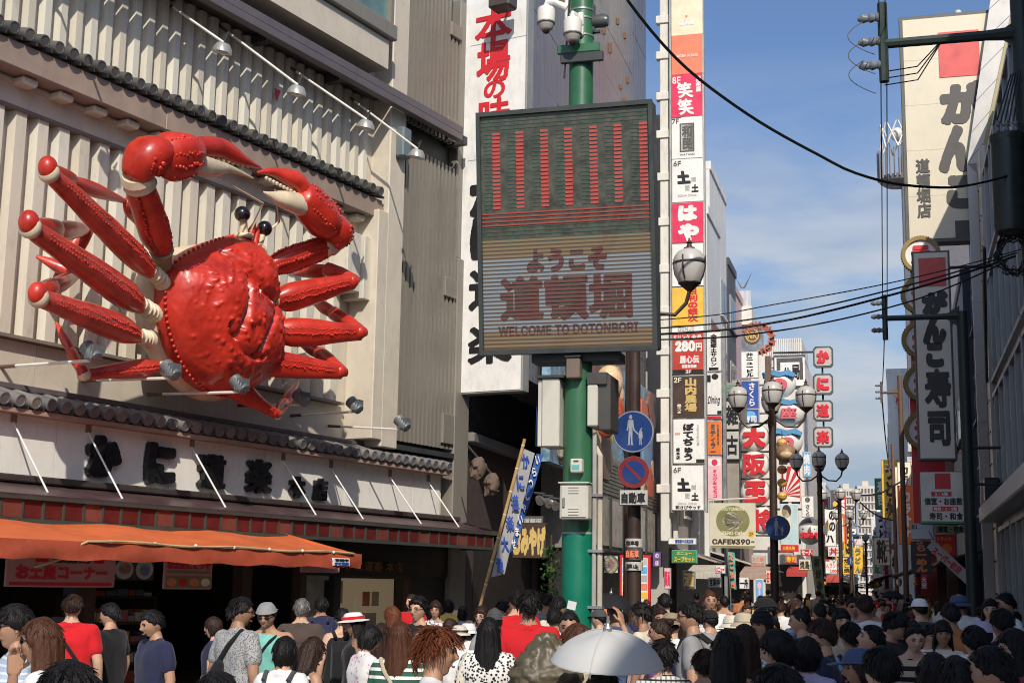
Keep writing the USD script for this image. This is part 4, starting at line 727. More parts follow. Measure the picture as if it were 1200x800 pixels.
def street_lamp(label, base, rot, H=5.05, R=.79):
    t = Thing('street_lamp', label, 'street lamp', base, 'four globe street lamps along the left of the street'); b = np.asarray(base, float)
    t.part('post', lathe([(.2, 0), (.2, .5), (.14, .6), (.1, 1.), (.085, H - .4), (.1, H - .3), (.1, H - .1), (.07, H), (.075, H + .25), (.03, H + .45)], b, 16), BRN, smooth=40)
    for k in range(4):
        an = rot + k * math.pi / 2; d = np.array([math.cos(an), math.sin(an), 0]); e = b + d * R + [0, 0, H + .12]
        t.part('arm', tube([b + d * .05 + [0, 0, H - .12], b + d * .3 + [0, 0, H - .3], b + d * .58 + [0, 0, H - .32], b + d * .74 + [0, 0, H - .15], e - [0, 0, .08]], .028, 8), BRN, smooth=40); lamp_at(t, e, k)
    return t
lampx = ((743, 19.3, 'nearest, its globe showing right of the big screen', .22), (908, 33, 'second, rising before the round red lettered lanterns', .1), (963, 50, 'third from the viewer, past the red sign squares', .05), (986, 68, 'fourth from the viewer, in front of white shop signs', .1), (998, 86, 'fifth from the viewer, beside the yellow banner', 0.), (1016, 125, 'farthest clear one, before the apartment block', .1))
lamps = [street_lamp('dark brown street lamp, ' + w, across(D).p(across(D).see(x, 690)[0], 0, 0), rot - YS, {19.3: 6.0}.get(D, 5.9)) for x, D, w, rot in lampx]
# round road signs
def road_sign(label, x, y, rpx, D, kind, v=.16):
    F = across(D); u, z = F.see(x, y, v); r = abs(F.see(x + rpx, y, v)[0] - u); t = Thing('road_sign', label, 'road sign', F.p(u, v, z))
    disc = lambda k: Point(u, z).buffer(r * k, 24)
    t.part('plate', prism(F, disc(1), v - .012, v), STEEL); t.part('field', prism(F, disc(.985), v, v + .004), M('sign_red_dull', (.2, .015, .015), .4) if kind == 'no' else M('sign_blue_plate', (.008, .036, .16), .35, var=.08, dirt=.1))
    PALE = M('sign_pale', (.3, .32, .35), .4)
    if kind == 'no': t.part('inner', prism(F, disc(.72), v + .004, v + .007), M('sign_blue_plate', 0)); t.part('bar', prism(F, affinity.rotate(sbox(u - r * .74, z - r * .085, u + r * .74, z + r * .085), -45, origin=(u, z)).intersection(disc(.75)), v + .007, v + .01), M('sign_red_dull', 0))
    else:
        if kind != 'far': t.part('border', prism(F, disc(.97).difference(disc(.93)), v + .004, v + .006), PALE)
        def fig(cx, cz, s, hat):
            P_ = lambda *q: Polygon([(cx + a * s, cz + b * s) for a, b in q])
            g = [Point(cx, cz + .78 * s).buffer(.085 * s), P_((-.15, .66), (.15, .66), (.19, .3), (.24, .05), (.17, .03), (.12, .3), (.11, .0), (.1, -.4), (.12, -.74), (.19, -.8), (.02, -.8), (.02, -.42), (0, -.1), (-.03, -.42), (-.05, -.8), (-.2, -.8), (-.13, -.74), (-.13, -.4), (-.11, .0), (-.12, .3), (-.17, .03), (-.24, .05), (-.19, .3))]
            if hat == 1: g += [P_((-.14, .82), (.14, .82), (.07, .86), (.05, .95), (-.05, .95), (-.07, .86))]
            if hat == 2: g += [P_((-.22, -.1), (.22, -.1), (.1, .4), (-.1, .4)), Point(cx + .1 * s, cz + .92 * s).buffer(.07 * s)]
            return union_all(g)
        t.part('pictogram', prism(F, union_all([fig(u - r * .12, z + .02 * r, r * .82, 1), fig(u + r * .36, z - r * .27, r * .45, 2), LineString([(u + r * .06, z + .06 * r), (u + r * .24, z - .12 * r)]).buffer(.03 * r)]), v + .004, v + .008), PALE)
    t.part('sign_clamp', fbox(F, u - .12, u + .12, v - .1, v - .012, z - .03, z + .03), STEEL); return t
road_sign('large round blue pedestrian sign on the dark brown pole', 742, 505.5, 24.5, 19.2, 'walk'); road_sign('round no parking sign with red ring and bar below the blue one', 742.5, 553, 18.5, 19.2, 'no'); road_sign('small blue pedestrian sign on the second lamp post', 911.5, 618, 14.5, 32.9, 'far'); road_sign('tiny blue round sign on a lamp post far down the street', 997.5, 657, 5.5, 85.8, 'far')
board('sign_plate', 'grey plate lettered for cars under the no parking sign', 'sign', across(19.2), (726, 574, 759, 592), .17, 'e', 's', [('自動車', (.08, .16, .92, .86), 'k', {'w': 4})], th=.015, rim=.01)
F = across(19.3); u, _ = F.see(743, 640)
for k, (y0, y1, c, s, lab) in enumerate(((631, 641, 'e', '駐車場', 'upper grey band lettered on the brown pole'), (642, 656, 'G', '自転車', 'dark red edged band with a cycle mark on the brown pole'), (658, 668, 'e', '禁止', 'lower grey band lettered on the brown pole'))):
    z1, z0 = F.see(743, y0)[1], F.see(743, y1)[1]; t = Thing('pole_band', lab, 'notice', F.p(u, 0, z0))
    t.part('wrap', lathe([(.125, 0), (.126, .005), (.126, z1 - z0 - .005), (.125, z1 - z0)], F.p(u, 0, z0), 18), ink(c), smooth=40); t.part('lettering', lettering(F, s, (u - .09, z0 + .03, u + .09, z1 - .03), .118, .015, 3), ink('k' if c == 'e' else 'C'))
# second dark pole beside the lamp post
F = across(24); u, z = F.see(741, 404); t = Thing('dark_pole', 'tall plain brown pole behind the round road signs', 'pole', F.p(u, 0, 0)); t.part('shaft', lathe([(.16, 0), (.15, 3), (.1, z + 1.5), (.05, z + 1.6)], F.p(u, -.0, 0), 16), BRN, smooth=40); t.part('collar', lathe([(.15, 4.4), (.17, 4.42), (.17, 4.6), (.14, 4.62)], F.p(u, 0, 0), 16), BRN, smooth=40)

# ================================================================ sign columns on the left
W3 = {'w': 3}; W5 = {'w': 5}; W7 = {'w': 7}; V3 = {'w': 3, 'v': True}; V5 = {'w': 5, 'v': True}
D1 = across(42.); PAINTW = M('painted_white', (.68, .66, .6), .5, dirt=.35, streak=True)
tw = Thing('sign_tower', 'white steel posts and brackets that carry the tall column of signs', 'sign frame', D1.p(D1.see(778, 690)[0], -.3, 0))
a, b = D1.see(769, -40), D1.see(781, 600); zt = a[1]
u0 = D1.see(772, 300)[0]; u1 = D1.see(783, 300)[0]
tw.part('post', fbox(D1, u0, u1, -.5, -.25, 3.2, zt, .02), PAINTW); tw.part('rear_post', fbox(D1, u1 + .02, u1 + .16, -.9, -.7, 3.2, D1.see(780, 118)[1], .01), PAINTW)
uA0, uA1 = D1.see(786, 300)[0], D1.see(825, 300)[0]
for i, y in enumerate((20, 62, 110, 155, 205, 258, 313, 363, 410, 460, 512, 572)):
    z = D1.see(776, y)[1]; tw.part('bracket', fbox(D1, u0 - .12, uA0 + .1, -.45, -.2, z - .12, z + .14, .015), PAINTW)
tw.part('sign_rail', ([fbox(D1, uA0 - .03, uA0 + .03, -.3, -.05, D1.see(786, 600)[1], zt), fbox(D1, uA1 - .04, uA1 + .03, -.3, -.05, D1.see(824, 600)[1], zt)]), M('rail_grey', (.42, .42, .4), .45, .4))
grpA = None
def colsign(px, face, texts, label, D=D1, edge='s', **k): return board('column_sign', label, 'sign', D, px, 0., face, edge, texts, th=.16, rim=.02, **k)
colsign((786, -40, 824, 40), 'c', [('居酒屋', (.25, .78, .72, .86), 'w', W3), ('@', (.45, .72, .52, .75), 'C')], 'cream yellow sign at the top of the sign column, cut by the picture edge')
colsign((786.5, 42, 824, 86), 'C', [('AKIBA HOUSE', (.15, .5, .85, .57), 'w', {'w': 1})], 'plain coral orange sign second from the top of the sign column')
colsign((786.5, 88, 824, 136), 'R', [('8F', (.04, .06, .3, .22), 'w', W3), ('笑', (.18, .2, .7, .56), 'w', {'w': 5, 'sl': -10}), ('笑', (.2, .58, .72, .95), 'w', {'w': 5, 'sl': -10}), ('居楽屋', (.78, .08, .94, .44), 'w', V3)], 'red sign marked 8F with two white laughing characters on the sign column')
colsign((786.5, 138, 824, 185), 'w', [('#', (.0, .0, .32, .03), 'G'), ('7F', (.03, .04, .25, .16), 'G', W3), ('#', (.27, .16, .73, .84), 'G'), ('#', (.31, .19, .69, .81), 'w'), ('和民', (.34, .22, .66, .78), 'G', V5), ('WATAMI', (.28, .88, .74, .92), 'G', {'w': 1})], 'white sign marked 7F with a black framed square name on the sign column')
def doma(y0, y1, label, more=()):
    colsign((787, y0, 825, y1), 'w', [('6F', (.06, .05, .3, .17), 'G', W3), ('土', (.18, .28, .6, .58), 'k', {'w': 7, 'sl': -8}), ('土', (.62, .6, .84, .78), 'k', W5), ('間', (.42, .62, .56, .74), 's', W3), ('間', (.62, .44, .76, .54), 's', W3), ('DOMA DOMA', (.2, .82, .78, .87), 's', {'w': 1})] + list(more), label)
doma(187, 236, 'white sign marked 6F with a brushed earth character, high on the sign column')
colsign((787, 238, 825, 284), 'R', [('は', (.2, .08, .8, .46), 'w', W7), ('や', (.2, .52, .85, .96), 'w', W7)], 'red sign with big white kana behind the top of the near lamp globe')
colsign((787, 286, 825, 335), 'w', [('花', (.3, .3, .7, .6), 's', W3), ('や', (.3, .65, .7, .95), 'k', W5)], 'pale patterned sign mostly hidden by the near lamp globe')
colsign((787, 337, 825, 381), 'y', [('目利の銀次', (.5, .04, .82, .9), 'r', V5)], 'amber yellow sign with red lettering under the near lamp globe')
colsign((787, 382, 825, 389), 'w', [('GINJI', (.2, .2, .7, .8), 's', {'w': 2})], 'narrow white strip sign under the amber sign')
colsign((787.5, 390, 825.5, 438), M('sign_brick_red', (.48, .05, .03), .45), [('ドリンク', (.06, .06, .55, .17), 'w', W3), ('全品', (.6, .06, .93, .17), 'w', W3), ('280', (.1, .2, .72, .46), 'w', W7), ('円', (.74, .26, .93, .46), 'w', W5), ('@', (.22, .5, .8, .88), 'r'), ('居心伝', (.24, .55, .84, .74), 'w', W5), ('個室居酒屋', (.3, .77, .76, .85), 'w', W3), ('#', (.02, .89, .98, .99), 'k'), ('3F', (.42, .9, .6, .98), 'w', W3)], 'brick red drinks sign with a big 280 on the sign column')
colsign((788, 440, 826, 489), 'n', [('2F', (.05, .05, .28, .17), 'c', W3), ('山内農場', (.38, .06, .76, .86), 'l', V5), ('黒さつま', (.14, .68, .28, .9), 'c', V3)], 'dark brown sign marked 2F with gold vertical lettering')
colsign((788.5, 491, 826.5, 543), 'w', [('ぼてぢゅう', (.32, .1, .66, .93), 'k', V5), ('大阪お好み焼', (.74, .12, .82, .6), 's', {'w': 1, 'v': True}), ('総本店', (.1, .64, .22, .9), 'k', V3), ('お好焼', (.06, .3, .22, .36), 'C', {'w': 1}), ('#', (.72, .9, .98, .98), 'k')], 'white sign with brushed vertical kana, second from the foot of the sign column')
doma(545, 598, 'white sign marked 6F with a brushed earth character at the foot of the sign column', [('和さびやっす', (.12, .89, .9, .97), 'k', W3)])
D2 = across(46.)
def colB(px, face, texts, label, **k): return board('side_sign', label, 'sign', D2, px, 0., face, 's', texts, th=.14, rim=.02, **k)
colB((827, 389, 845.5, 435), 'w', [('全国郷土サロン', (.3, .06, .72, .86), 'k', V3), ('#', (.2, .9, .8, .97), 'k')], 'white sign with small vertical lettering right of the drinks sign')
colB((827.5, 437, 846, 486), 'w', [('Dining', (.1, .55, .9, .78), 'k', {'w': 2, 'sl': 15}), ('#', (.05, .05, .3, .22), 'k'), ('@', (.35, .02, .8, .16), 'k'), ('#', (.7, .9, .98, .98), 'k')], 'white sign with black line drawings right of the gold lettered sign')
colB((828, 487, 846, 491), 'r', [], 'thin red and white strip sign over the orange vertical sign')
colB((828, 493, 846, 533), 'o', [('ミティラー', (.25, .1, .6, .92), 'G', V5), ('多国籍料理', (.7, .1, .82, .7), 'G', {'w': 1, 'v': True})], 'orange sign with dark vertical kana beside the sign column')
colB((828.5, 535, 846.5, 585), 'p', [('ミカヅキモモコ', (.38, .3, .68, .95), 'R', V3), ('#', (.1, .05, .9, .22), 'w'), ('@', (.3, .06, .7, .21), 'R')], 'pink sign with thin vertical kana beside the foot of the sign column')
b2 = Thing('sign_post', 'grey steel post that carries the narrower column of side signs', 'sign frame', D2.p(D2.see(847, 690)[0], -.2, 0)); uu = D2.see(847, 500)[0]; b2.part('post', fbox(D2, uu, uu + .1, -.25, -.05, 0, D2.see(847, 386)[1]), STEEL)
# grey brush signs, green shutter box
D3 = across(55.)
gb = Thing('shutter_building', 'narrow building front with a green slatted box over grey brush signs', 'building', D3.p(D3.see(858, 690)[0], 0, 0)); a, b = D3.see(846, 448), D3.see(868, 600); gb.part('wall', fbox(D3, a[0], b[0], -3, -.1, 0, a[1]), M('wall_taupe', (.3, .27, .23), .6, dirt=.3))
for i in range(7): z = D3.see(857, 466 - i * 2.2)[1]; gb.part('green_slat', fbox(D3, a[0], b[0], -.1, .04 + .02 * (i % 2), z, z + .068), M('slat_green', (.2, .29, .23), .5, .2))
for y0, y1, ch, lab in ((470, 503, '雑', 'upper grey sign with a black brush character by the round lanterns'), (505, 538, '古', 'lower grey sign with a black brush character by the round lanterns')): board('brush_sign', lab, 'sign', D3, (848, y0, 868, y1), .08, 'e', 'G', [(ch, (.15, .15, .85, .85), 'k', W5)], rim=.02)
# narrow name column with the round emblem
D4 = across(58.)
board('building_sign', 'white vertical name sign under the round metal emblem', 'sign', D4, (868, 412, 889, 443), 0., 'w', 's', [('井ニュービル', (.3, .05, .72, .95), 'k', V5)], rim=.03)
board('building_sign', 'dark blue sign with a pale swirl under the white name sign', 'sign', D4, (868, 446, 890, 478), 0., 'b', 's', [('さくら', (.45, .08, .75, .92), 'w', V3)], rim=.03)
board('building_sign', 'navy sign with a white crown like mark over the round lanterns', 'sign', D4, (868, 479, 890, 496), 0., 'b', 's', [('@', (.2, .15, .8, .6), 'B'), ('寿司', (.15, .45, .85, .92), 'w', W3)], rim=.03)
em = Thing('emblem_sign', 'round brown and silver emblem ringed by red standing letters', 'sign', D4.p(D4.see(880, 412)[0], 0, D4.see(880, 412)[1])); u, z = D4.see(881.5, 393); r = abs(D4.see(895, 393)[0] - u)
em.part('shield', prism(D4, union_all([Point(u, z).buffer(r * .95, 20), sbox(u - r * .95, D4.see(880, 412)[1], u + r * .95, z)]), -.2, -.02), M('emblem_silver', (.5, .52, .54), .25, .8)); em.part('disc', prism(D4, Point(u, z).buffer(r * .72, 20), -.02, .03), M('emblem_brown', (.16, .09, .06), .4)); em.part('ring', prism(D4, Point(u, z).buffer(r * .6, 20).difference(Point(u, z).buffer(r * .5, 20)), .03, .05), ink('l'))
em.part('mark', lettering(D4, 'NK', (u - r * .4, z - r * .3, u + r * .4, z + r * .3), .03, .02, 4), ink('l'))
ur, zr = D4.see(888, 397); rr_ = abs(D4.see(904.5, 397)[0] - ur)
for i, ch in enumerate('NIKOMATSU'):
    an = math.radians(140 - i * 26); c_ = (ur + rr_ * math.cos(an), zr + rr_ * math.sin(an)); g = affinity.rotate(words(ch, (c_[0] - .12, c_[1] - .16, c_[0] + .12, c_[1] + .16), 4), math.degrees(an) - 90, origin=c_); em.part('arch_letter', prism(D4, g, -.05, .05), M('letter_rust', (.4, .1, .06), .5))
em.part('arch', prism(D4, Point(ur, zr).buffer(rr_ * 1.16, 24).difference(Point(ur, zr).buffer(rr_ * .84, 24)).intersection(sbox(ur - 9, zr - .9, ur + 9, zr + 9)), -.09, -.05), M('arch_brown', (.14, .08, .06), .6))
a = D4.see(899, 425); em.part('arch_stem', fbox(D4, a[0] - .1, a[0] + .14, -.2, -.05, D4.see(899, 470)[1], a[1] + .3), M('arch_brown', 0))
# round red lettered lanterns
D5 = across(50.)
ln = Thing('lantern_frame', 'black steel frame that carries four round red lettered lanterns', 'sign frame', D5.p(D5.see(885, 690)[0], -.3, 0)); ua, ub = D5.see(867, 560)[0], D5.see(903, 560)[0]
for u_ in (ua, ub): ln.part('upright', fbox(D5, u_ - .035, u_ + .035, -.3, -.1, 2.4, D5.see(880, 494)[1]), DARK)
for y in (495, 528.5, 560.5, 592.5, 627): z = D5.see(885, y)[1]; ln.part('rung', fbox(D5, ua, ub, -.28, -.12, z - .025, z + .025), DARK)
LAN = M('lantern_white', (.74, .72, .66), .35, var=.05)
for ch, y, x, w in (('大', 512, 884, 'topmost, with the big character'), ('阪', 544, 884.5, 'second from the top'), ('王', 576, 885.5, 'third from the top'), ('将', 609, 894, 'lowest, partly behind the cafe banner')):
    u, z = D5.see(x, y); t = Thing('round_lantern', f'round white lantern with red character {ch}, {w}', 'lantern sign', D5.p(u, -.1, z)); m = ball(D5.p(u, -.1, z), 1, 3, (1, 1, 1)); rw = abs(D5.see(x + 17, y)[0] - u)
    m.vertices = D5.p(u, -.1, z) + ((m.vertices - D5.p(u, -.1, z)) @ np.array([D5.ex, D5.ey, [0, 0, 1]]).T) * [rw, .22, rw * .93] @ np.array([D5.ex, D5.ey, [0, 0, 1]]); t.part('shade', m, LAN, smooth=True); t.part('rim', tube([D5.p(u + rw * 1.0 * math.cos(q), -.1, z + rw * .94 * math.sin(q)) for q in np.linspace(0, 6.284, 25)], .03, 6), M('rim_grey', (.4, .38, .35), .4)); t.part('lettering', lettering(D5, ch, (u - rw * .78, z - rw * .74, u + rw * .78, z + rw * .74), .08, .06, 8), RED)
# three bowl shaped signs with pink curls, gold lanterns, ray sign
D6 = across(60.); BWL = M('bowl_white', (.74, .72, .67), .35, var=.05); BLU = M('bowl_blue', (.1, .3, .55), .35); CURL = M('curl_pink', (.68, .14, .17), .4)
for i, (x, y, ch, w) in enumerate(((914, 449, 'の', 'highest'), (925, 482, '座', 'middle'), (922, 517, 'つ', 'lowest'))):
    u, z = D6.see(x, y); t = Thing('bulging_sign', f'{w} white bulging drum sign with a blue top and red mark', 'sign', D6.p(u, 0, z)); rx = abs(D6.see(x + 19, y)[0] - u); m = trimesh.creation.icosphere(3, 1.); vv = m.vertices.copy(); vv[:, 2] = np.where(vv[:, 2] > .45, .45 + (vv[:, 2] - .45) * .5, vv[:, 2])
    m.vertices = D6.p(u, 0, z) + vv[:, :1] * rx * D6.ex + vv[:, 1:2] * .5 * D6.ey + vv[:, 2:] * rx * .95 * np.array([0, 0, 1]); t.part('drum', m, BWL, smooth=True)
    t.part('blue_top', prism(D6, [(u + rx * a_, z + rx * b_) for a_, b_ in ((-1.05, .55), (-.5, .78), (.1, .62), (.6, .74), (1, .5), (.92, .28), (.4, .42), (0, .3), (-.5, .44), (-.98, .22))], .3, .52), BLU); t.part('curl', lettering(D6, ch, (u - rx * .5, z - rx * .55, u + rx * .5, z + rx * .2), .46, .1, 9), CURL)
    t.part('stay', tube([D6.p(u, -.3, z), D6.p(u - 2, -.6, z)], .05, 6), STEEL)
for i in range(5):
    x, y = 916.5, 519 + i * 15.5; u, z = across(57).see(x, y); t = Thing('gold_lantern', ('topmost', 'second', 'third', 'fourth', 'lowest')[i] + ' of five gold ball lanterns strung beside the second lamp post', 'lantern', across(57).p(u, 0, z)); t.part('shade', ball(across(57).p(u, 0, z), .2, 2, (1, 1, .9)), M('lantern_gold', (.62, .42, .1), .35), smooth=True); t.part('stripe', lathe([(.195, -.03), (.206, 0), (.195, .03)], across(57).p(u, 0, z), 14), ink('r')); t.part('cord', tube([across(57).p(u, 0, z + .15), across(57).p(u, 0, z + .5)], .02, 5), DARK)
t = Thing('round_figure', 'brown round headed figure under the lowest bulging sign', 'figure', across(56).p(across(56).see(921, 531)[0], 0, across(56).see(921, 531)[1])); u, z = across(56).see(921, 531); m = across(56)
t.part('head', ball(m.p(u, 0, z), .42, 3, (1, 1, .9)), M('figure_brown', (.28, .16, .08), .5), smooth=True); t.part('face', ball(m.p(u + .02, .2, z - .08), .28, 2, (1, 1, .75)), M('figure_tan', (.6, .42, .25), .5), smooth=True)
t, (a0, b0, a1, b1) = board('ray_sign', 'red and white sunburst sign leaning over the street beside the second lamp post', 'sign', D6, (916, 546, 938, 588), 0., 'w', 'r', [], rim=.02); cx_, cz_ = a0 + .1, b0 + .3
for k in range(11): an = math.radians(-10 + k * 17); t.part('ray', prism(D6, Polygon([(cx_, cz_), (cx_ + 4 * math.cos(an), cz_ + 4 * math.sin(an)), (cx_ + 4 * math.cos(an + .15), cz_ + 4 * math.sin(an + .15))]).intersection(sbox(a0 + .02, b0 + .02, a1 - .02, b1 - .02)), .012, .03), RED)
t, (a0, b0, a1, b1) = board('poster', 'pale blue poster with a drawn half face and a red foot strip', 'poster', D6, (914, 590, 936, 646), .1, M('poster_blue', (.5, .66, .7), .5), 'w', [('#', (.0, .86, 1., 1.), 'r'), ('大阪名物', (.1, .89, .8, .97), 'y', W3), ('@', (-.2, .1, .6, .72), 'c'), ('@', (.1, .02, .62, .3), 'n'), ('#', (.1, .34, .3, .37), 'n'), ('#', (.36, .34, .52, .37), 'n')], rim=.02)
# puffer fish lantern and neighbours
D8 = across(73.)
u, z = D8.see(949, 622); t = Thing('fish_lantern', 'big grey and white puffer fish lantern with red lettering', 'lantern sign', D8.p(u, 0, z)); m = trimesh.creation.icosphere(4, 1.); vv = m.vertices.copy(); F_ = D8
rx, rz = abs(D8.see(963.5, 622)[0] - u), abs(D8.see(949, 638)[1] - z)
def place(v): return F_.p(u, 0, z) + v[:, :1] * rx * F_.ex + v[:, 1:2] * .8 * F_.ey + v[:, 2:] * rz * np.array([0, 0, 1])
fm = m.faces; top_ = vv[fm].mean(1)[:, 2] > .38; m.vertices = place(vv)
a_ = m.submesh([np.nonzero(top_)[0]], append=True); b_ = m.submesh([np.nonzero(~top_)[0]], append=True); t.part('back', a_, M('fish_grey', (.14, .13, .13), .5), smooth=True); t.part('belly', b_, M('fish_white', (.66, .66, .62), .45), smooth=True)
t.part('eye', [ball(D8.p(u + s * rx * .45, .66, z + rz * .1), .065, 2) for s in (-1, .9)], BLACK, smooth=True); t.part('lettering', lettering(D8, 'づぼらや', (u - rx * .8, z - rz * .55, u + rx * .8, z - rz * .1), .75, .12, 7), RED); t.part('tail', prism(D8, [(u + rx * .9, z + .1), (u + rx * 1.5, z + .6), (u + rx * 1.4, z - .3)], -.1, .1), M('fish_grey', 0)); t.part('fin', prism(D8, [(u - rx * .1, z), (u + rx * .15, z + .25), (u + rx * .2, z - .2)], .74, .84), M('fish_grey', 0))
t.part('hanger', tube([D8.p(u, 0, z + rz * .9), D8.p(u, 0, z + rz * 1.6), D8.p(u - 2.5, 0, z + rz * 1.6)], .06, 6), DARK)
# square signs on the bar, white building behind
D9 = across(75.)
bar = Thing('sign_bar', 'thin dark green bar reaching from the white building to the small square signs', 'bracket', D9.p(D9.see(930, 411)[0], 0, D9.see(930, 411)[1])); p0, p1 = D9.see(906, 413), D9.see(953, 412); bar.part('bar', tube([D9.p(p0[0], -.1, p0[1]), D9.p(p1[0], -.1, p1[1])], .06, 6), DARK); uc = D9.see(964, 460)[0]; bar.part('back_post', fbox(D9, uc - .05, uc + .05, -.35, -.26, D9.see(964, 522)[1], D9.see(964, 407)[1]), DARK)
for y0, ch, w in ((406, 'か', 'topmost, hung from the dark bar'), (438, 'に', 'second from the top'), (469, '道', 'third from the top'), (500, '楽', 'lowest, above the lamp globes')):
    a, b = D9.see(952.5, y0), D9.see(976.5, y0 + 24); cu, cz, hw, hh = (a[0] + b[0]) / 2, (a[1] + b[1]) / 2, (b[0] - a[0]) / 2, (a[1] - b[1]) / 2
    octo = lambda s: [(cu + hw * s * x_, cz + hh * s * y_) for x_, y_ in ((-1, .75), (-.75, 1), (.75, 1), (1, .75), (1, -.75), (.75, -1), (-.75, -1), (-1, -.75))]
    t = Thing('square_sign', f'small square sign with red character {ch}, {w}', 'sign', D9.p(cu, 0, b[1]), None); t.part('frame', prism(D9, octo(1), -.25, 0), M('frame_green', (.06, .09, .08), .4)); t.part('face', prism(D9, octo(.84), -.0, .02), M('square_face', (.5, .42, .4), .5)); t.part('letter', prism(D9, words(ch, (cu - hw * .62, cz - hh * .62, cu + hw * .62, cz + hh * .62), 7), .02, .08), RED)
wb = Thing('white_building', 'white building with a slatted top and a framed brush sign', 'building', D9.p(D9.see(925, 690)[0], -.5, 0)); a, b = D9.see(904, 397, -.4), D9.see(945, 690, -.4)
wb.part('wall', fbox(D9, a[0] - 3, b[0], -14, -.5, 0, D9.see(925, 412, -.5)[1]), PAINTW)
for i in range(17): q = a[0] - .1 + i * (b[0] - a[0]) / 16.; wb.part('roof_slat', fbox(D9, q, q + .07, -.55, -.42, D9.see(925, 430, -.5)[1], a[1], 0), PAINTW)
wb.part('shop_opening', fbox(D9, a[0] - .5, b[0] - .2, -.6, -.44, 0, 3.1), SHOP); wb.part('window', [fbox(D9, a[0] + .3 + k * .62, a[0] + .75 + k * .62, -.52, -.46, z, z + .9) for k in range(int((b[0] - a[0]) / .62)) for z in (4.2, 6.3, 8.4)], M('dark_glass', (.03, .04, .05), .08, var=.3)); wb.part('roof_rail', ([fbox(D9, a[0] - .1, b[0], -.56, -.5, a[1] - .2, a[1] - .05), fbox(D9, b[0] - .06, b[0], -6, -.5, a[1] - .9, a[1])]), PAINTW)
board('brush_sign', 'white board with black frame and brushed characters on the white building', 'sign', D9, (907, 416, 944, 452), -.3, 'w', 'e', [('#', (.08, .1, .92, .24), 'G'), ('#', (.08, .24, .2, .5), 'G'), ('#', (.82, .24, .93, .8), 'G'), ('仙', (.3, .4, .52, .78), 'k', W5), ('局', (.55, .32, .82, .8), 'k', W5)], rim=.03)
# banners and small signs
board('cafe_banner', 'cream cloth cafe banner with a round olive emblem and a price', 'banner', across(45.), (831, 589, 886, 642), 0., M('banner_cloth', (.62, .58, .45), .75, var=.12, bump=.4, bscale=6.), M('banner_cloth', 0), [('@', (.15, .06, .87, .74), 'O'), ('@', (.29, .19, .73, .61), 'c'), ('@', (.33, .24, .69, .56), 'n'), ('@', (.38, .28, .52, .4), 'w'), ('@', (.5, .32, .66, .5), 'w'), ('@', (.36, .42, .5, .54), 'w'), ('DOUTOMBORI', (.27, .1, .75, .17), 'c', {'w': 2}), ('ZERO Cafe', (.27, .63, .76, .71), 'c', {'w': 3}), ('@', (.83, .62, .97, .76), 'y'), ('2F', (.86, .65, .95, .73), 'n', {'w': 2}), ('CAFE¥390', (.06, .8, .88, .92), 'n', {'w': 5}), ('~', (.9, .84, .97, .88), 'n', {'w': 3}), ('#', (.02, .95, .98, .99), 'O')], th=.01, rim=.004)
t = Thing('banner_rail', 'white rail that the cream cafe banner hangs from', 'rail', across(45.).p(across(45).see(858, 586)[0], 0, across(45).see(858, 586)[1])); p0, p1 = across(45).see(829, 586), across(45).see(888, 583); t.part('rail', tube([across(45).p(p0[0], 0, p0[1]), across(45).p(p1[0], 0, p1[1])], .03, 6), PAINTW)
sm = [('blue_meat_sign', 'blue vertical sign with white grill lettering right of the second lamp', 70, (940, 529, 951, 559), 'B', [('焼肉', (.15, .08, .85, .92), 'w', V5)]), ('white_rice_sign', 'white vertical sign with a ring mark above the fish lantern', 72, (939, 581, 954, 606), 'w', [('@', (.3, .05, .7, .3), 'G'), ('@', (.38, .1, .62, .25), 'w'), ('さくら', (.35, .4, .65, .95), 'k', V3)]),
      ('far_sign', 'white sign with black lettering beside the third lamp post', 90, (966, 596, 980, 640), 'w', [('のの', (.4, .05, .95, .6), 'k', V5), ('@', (.05, .35, .5, .6), 'l'), ('ハ', (.1, .7, .8, .9), 'k', W5)]), ('far_sign', 'red and white shop sign under the round far lantern', 88, (967, 655, 985, 672), 'w', [('A.ランド', (.05, .25, .9, .6), 'C', W5), ('100円', (.3, .7, .95, .92), 'r', W5), ('#', (0, 0, .3, .15), 'r')]),
      ('far_sign', 'small pale plate hanging over the stalls left of the second lamp', 47, (880, 650, 897, 664), 'e', [('たこ焼', (.1, .15, .9, .5), 'C', W3), ('お好み焼', (.1, .6, .9, .9), 'C', W3)]), ('far_sign', 'white plate with pink lettering over the yellow banners far off', 95, (1001, 631, 1011, 639), 'w', [('コ王コ', (.1, .2, .9, .8), 'p', W3)]), ('violet_banner', 'thin violet sign beside the bulging white signs', 66, (930, 525, 936, 552), 'v', [('パチンコ', (.25, .05, .75, .95), 'w', V3)])]
for nm, lab, D, px, face, tx in sm: board(nm, lab, 'sign', across(D), px, 0., face, 's', tx, rim=.03)
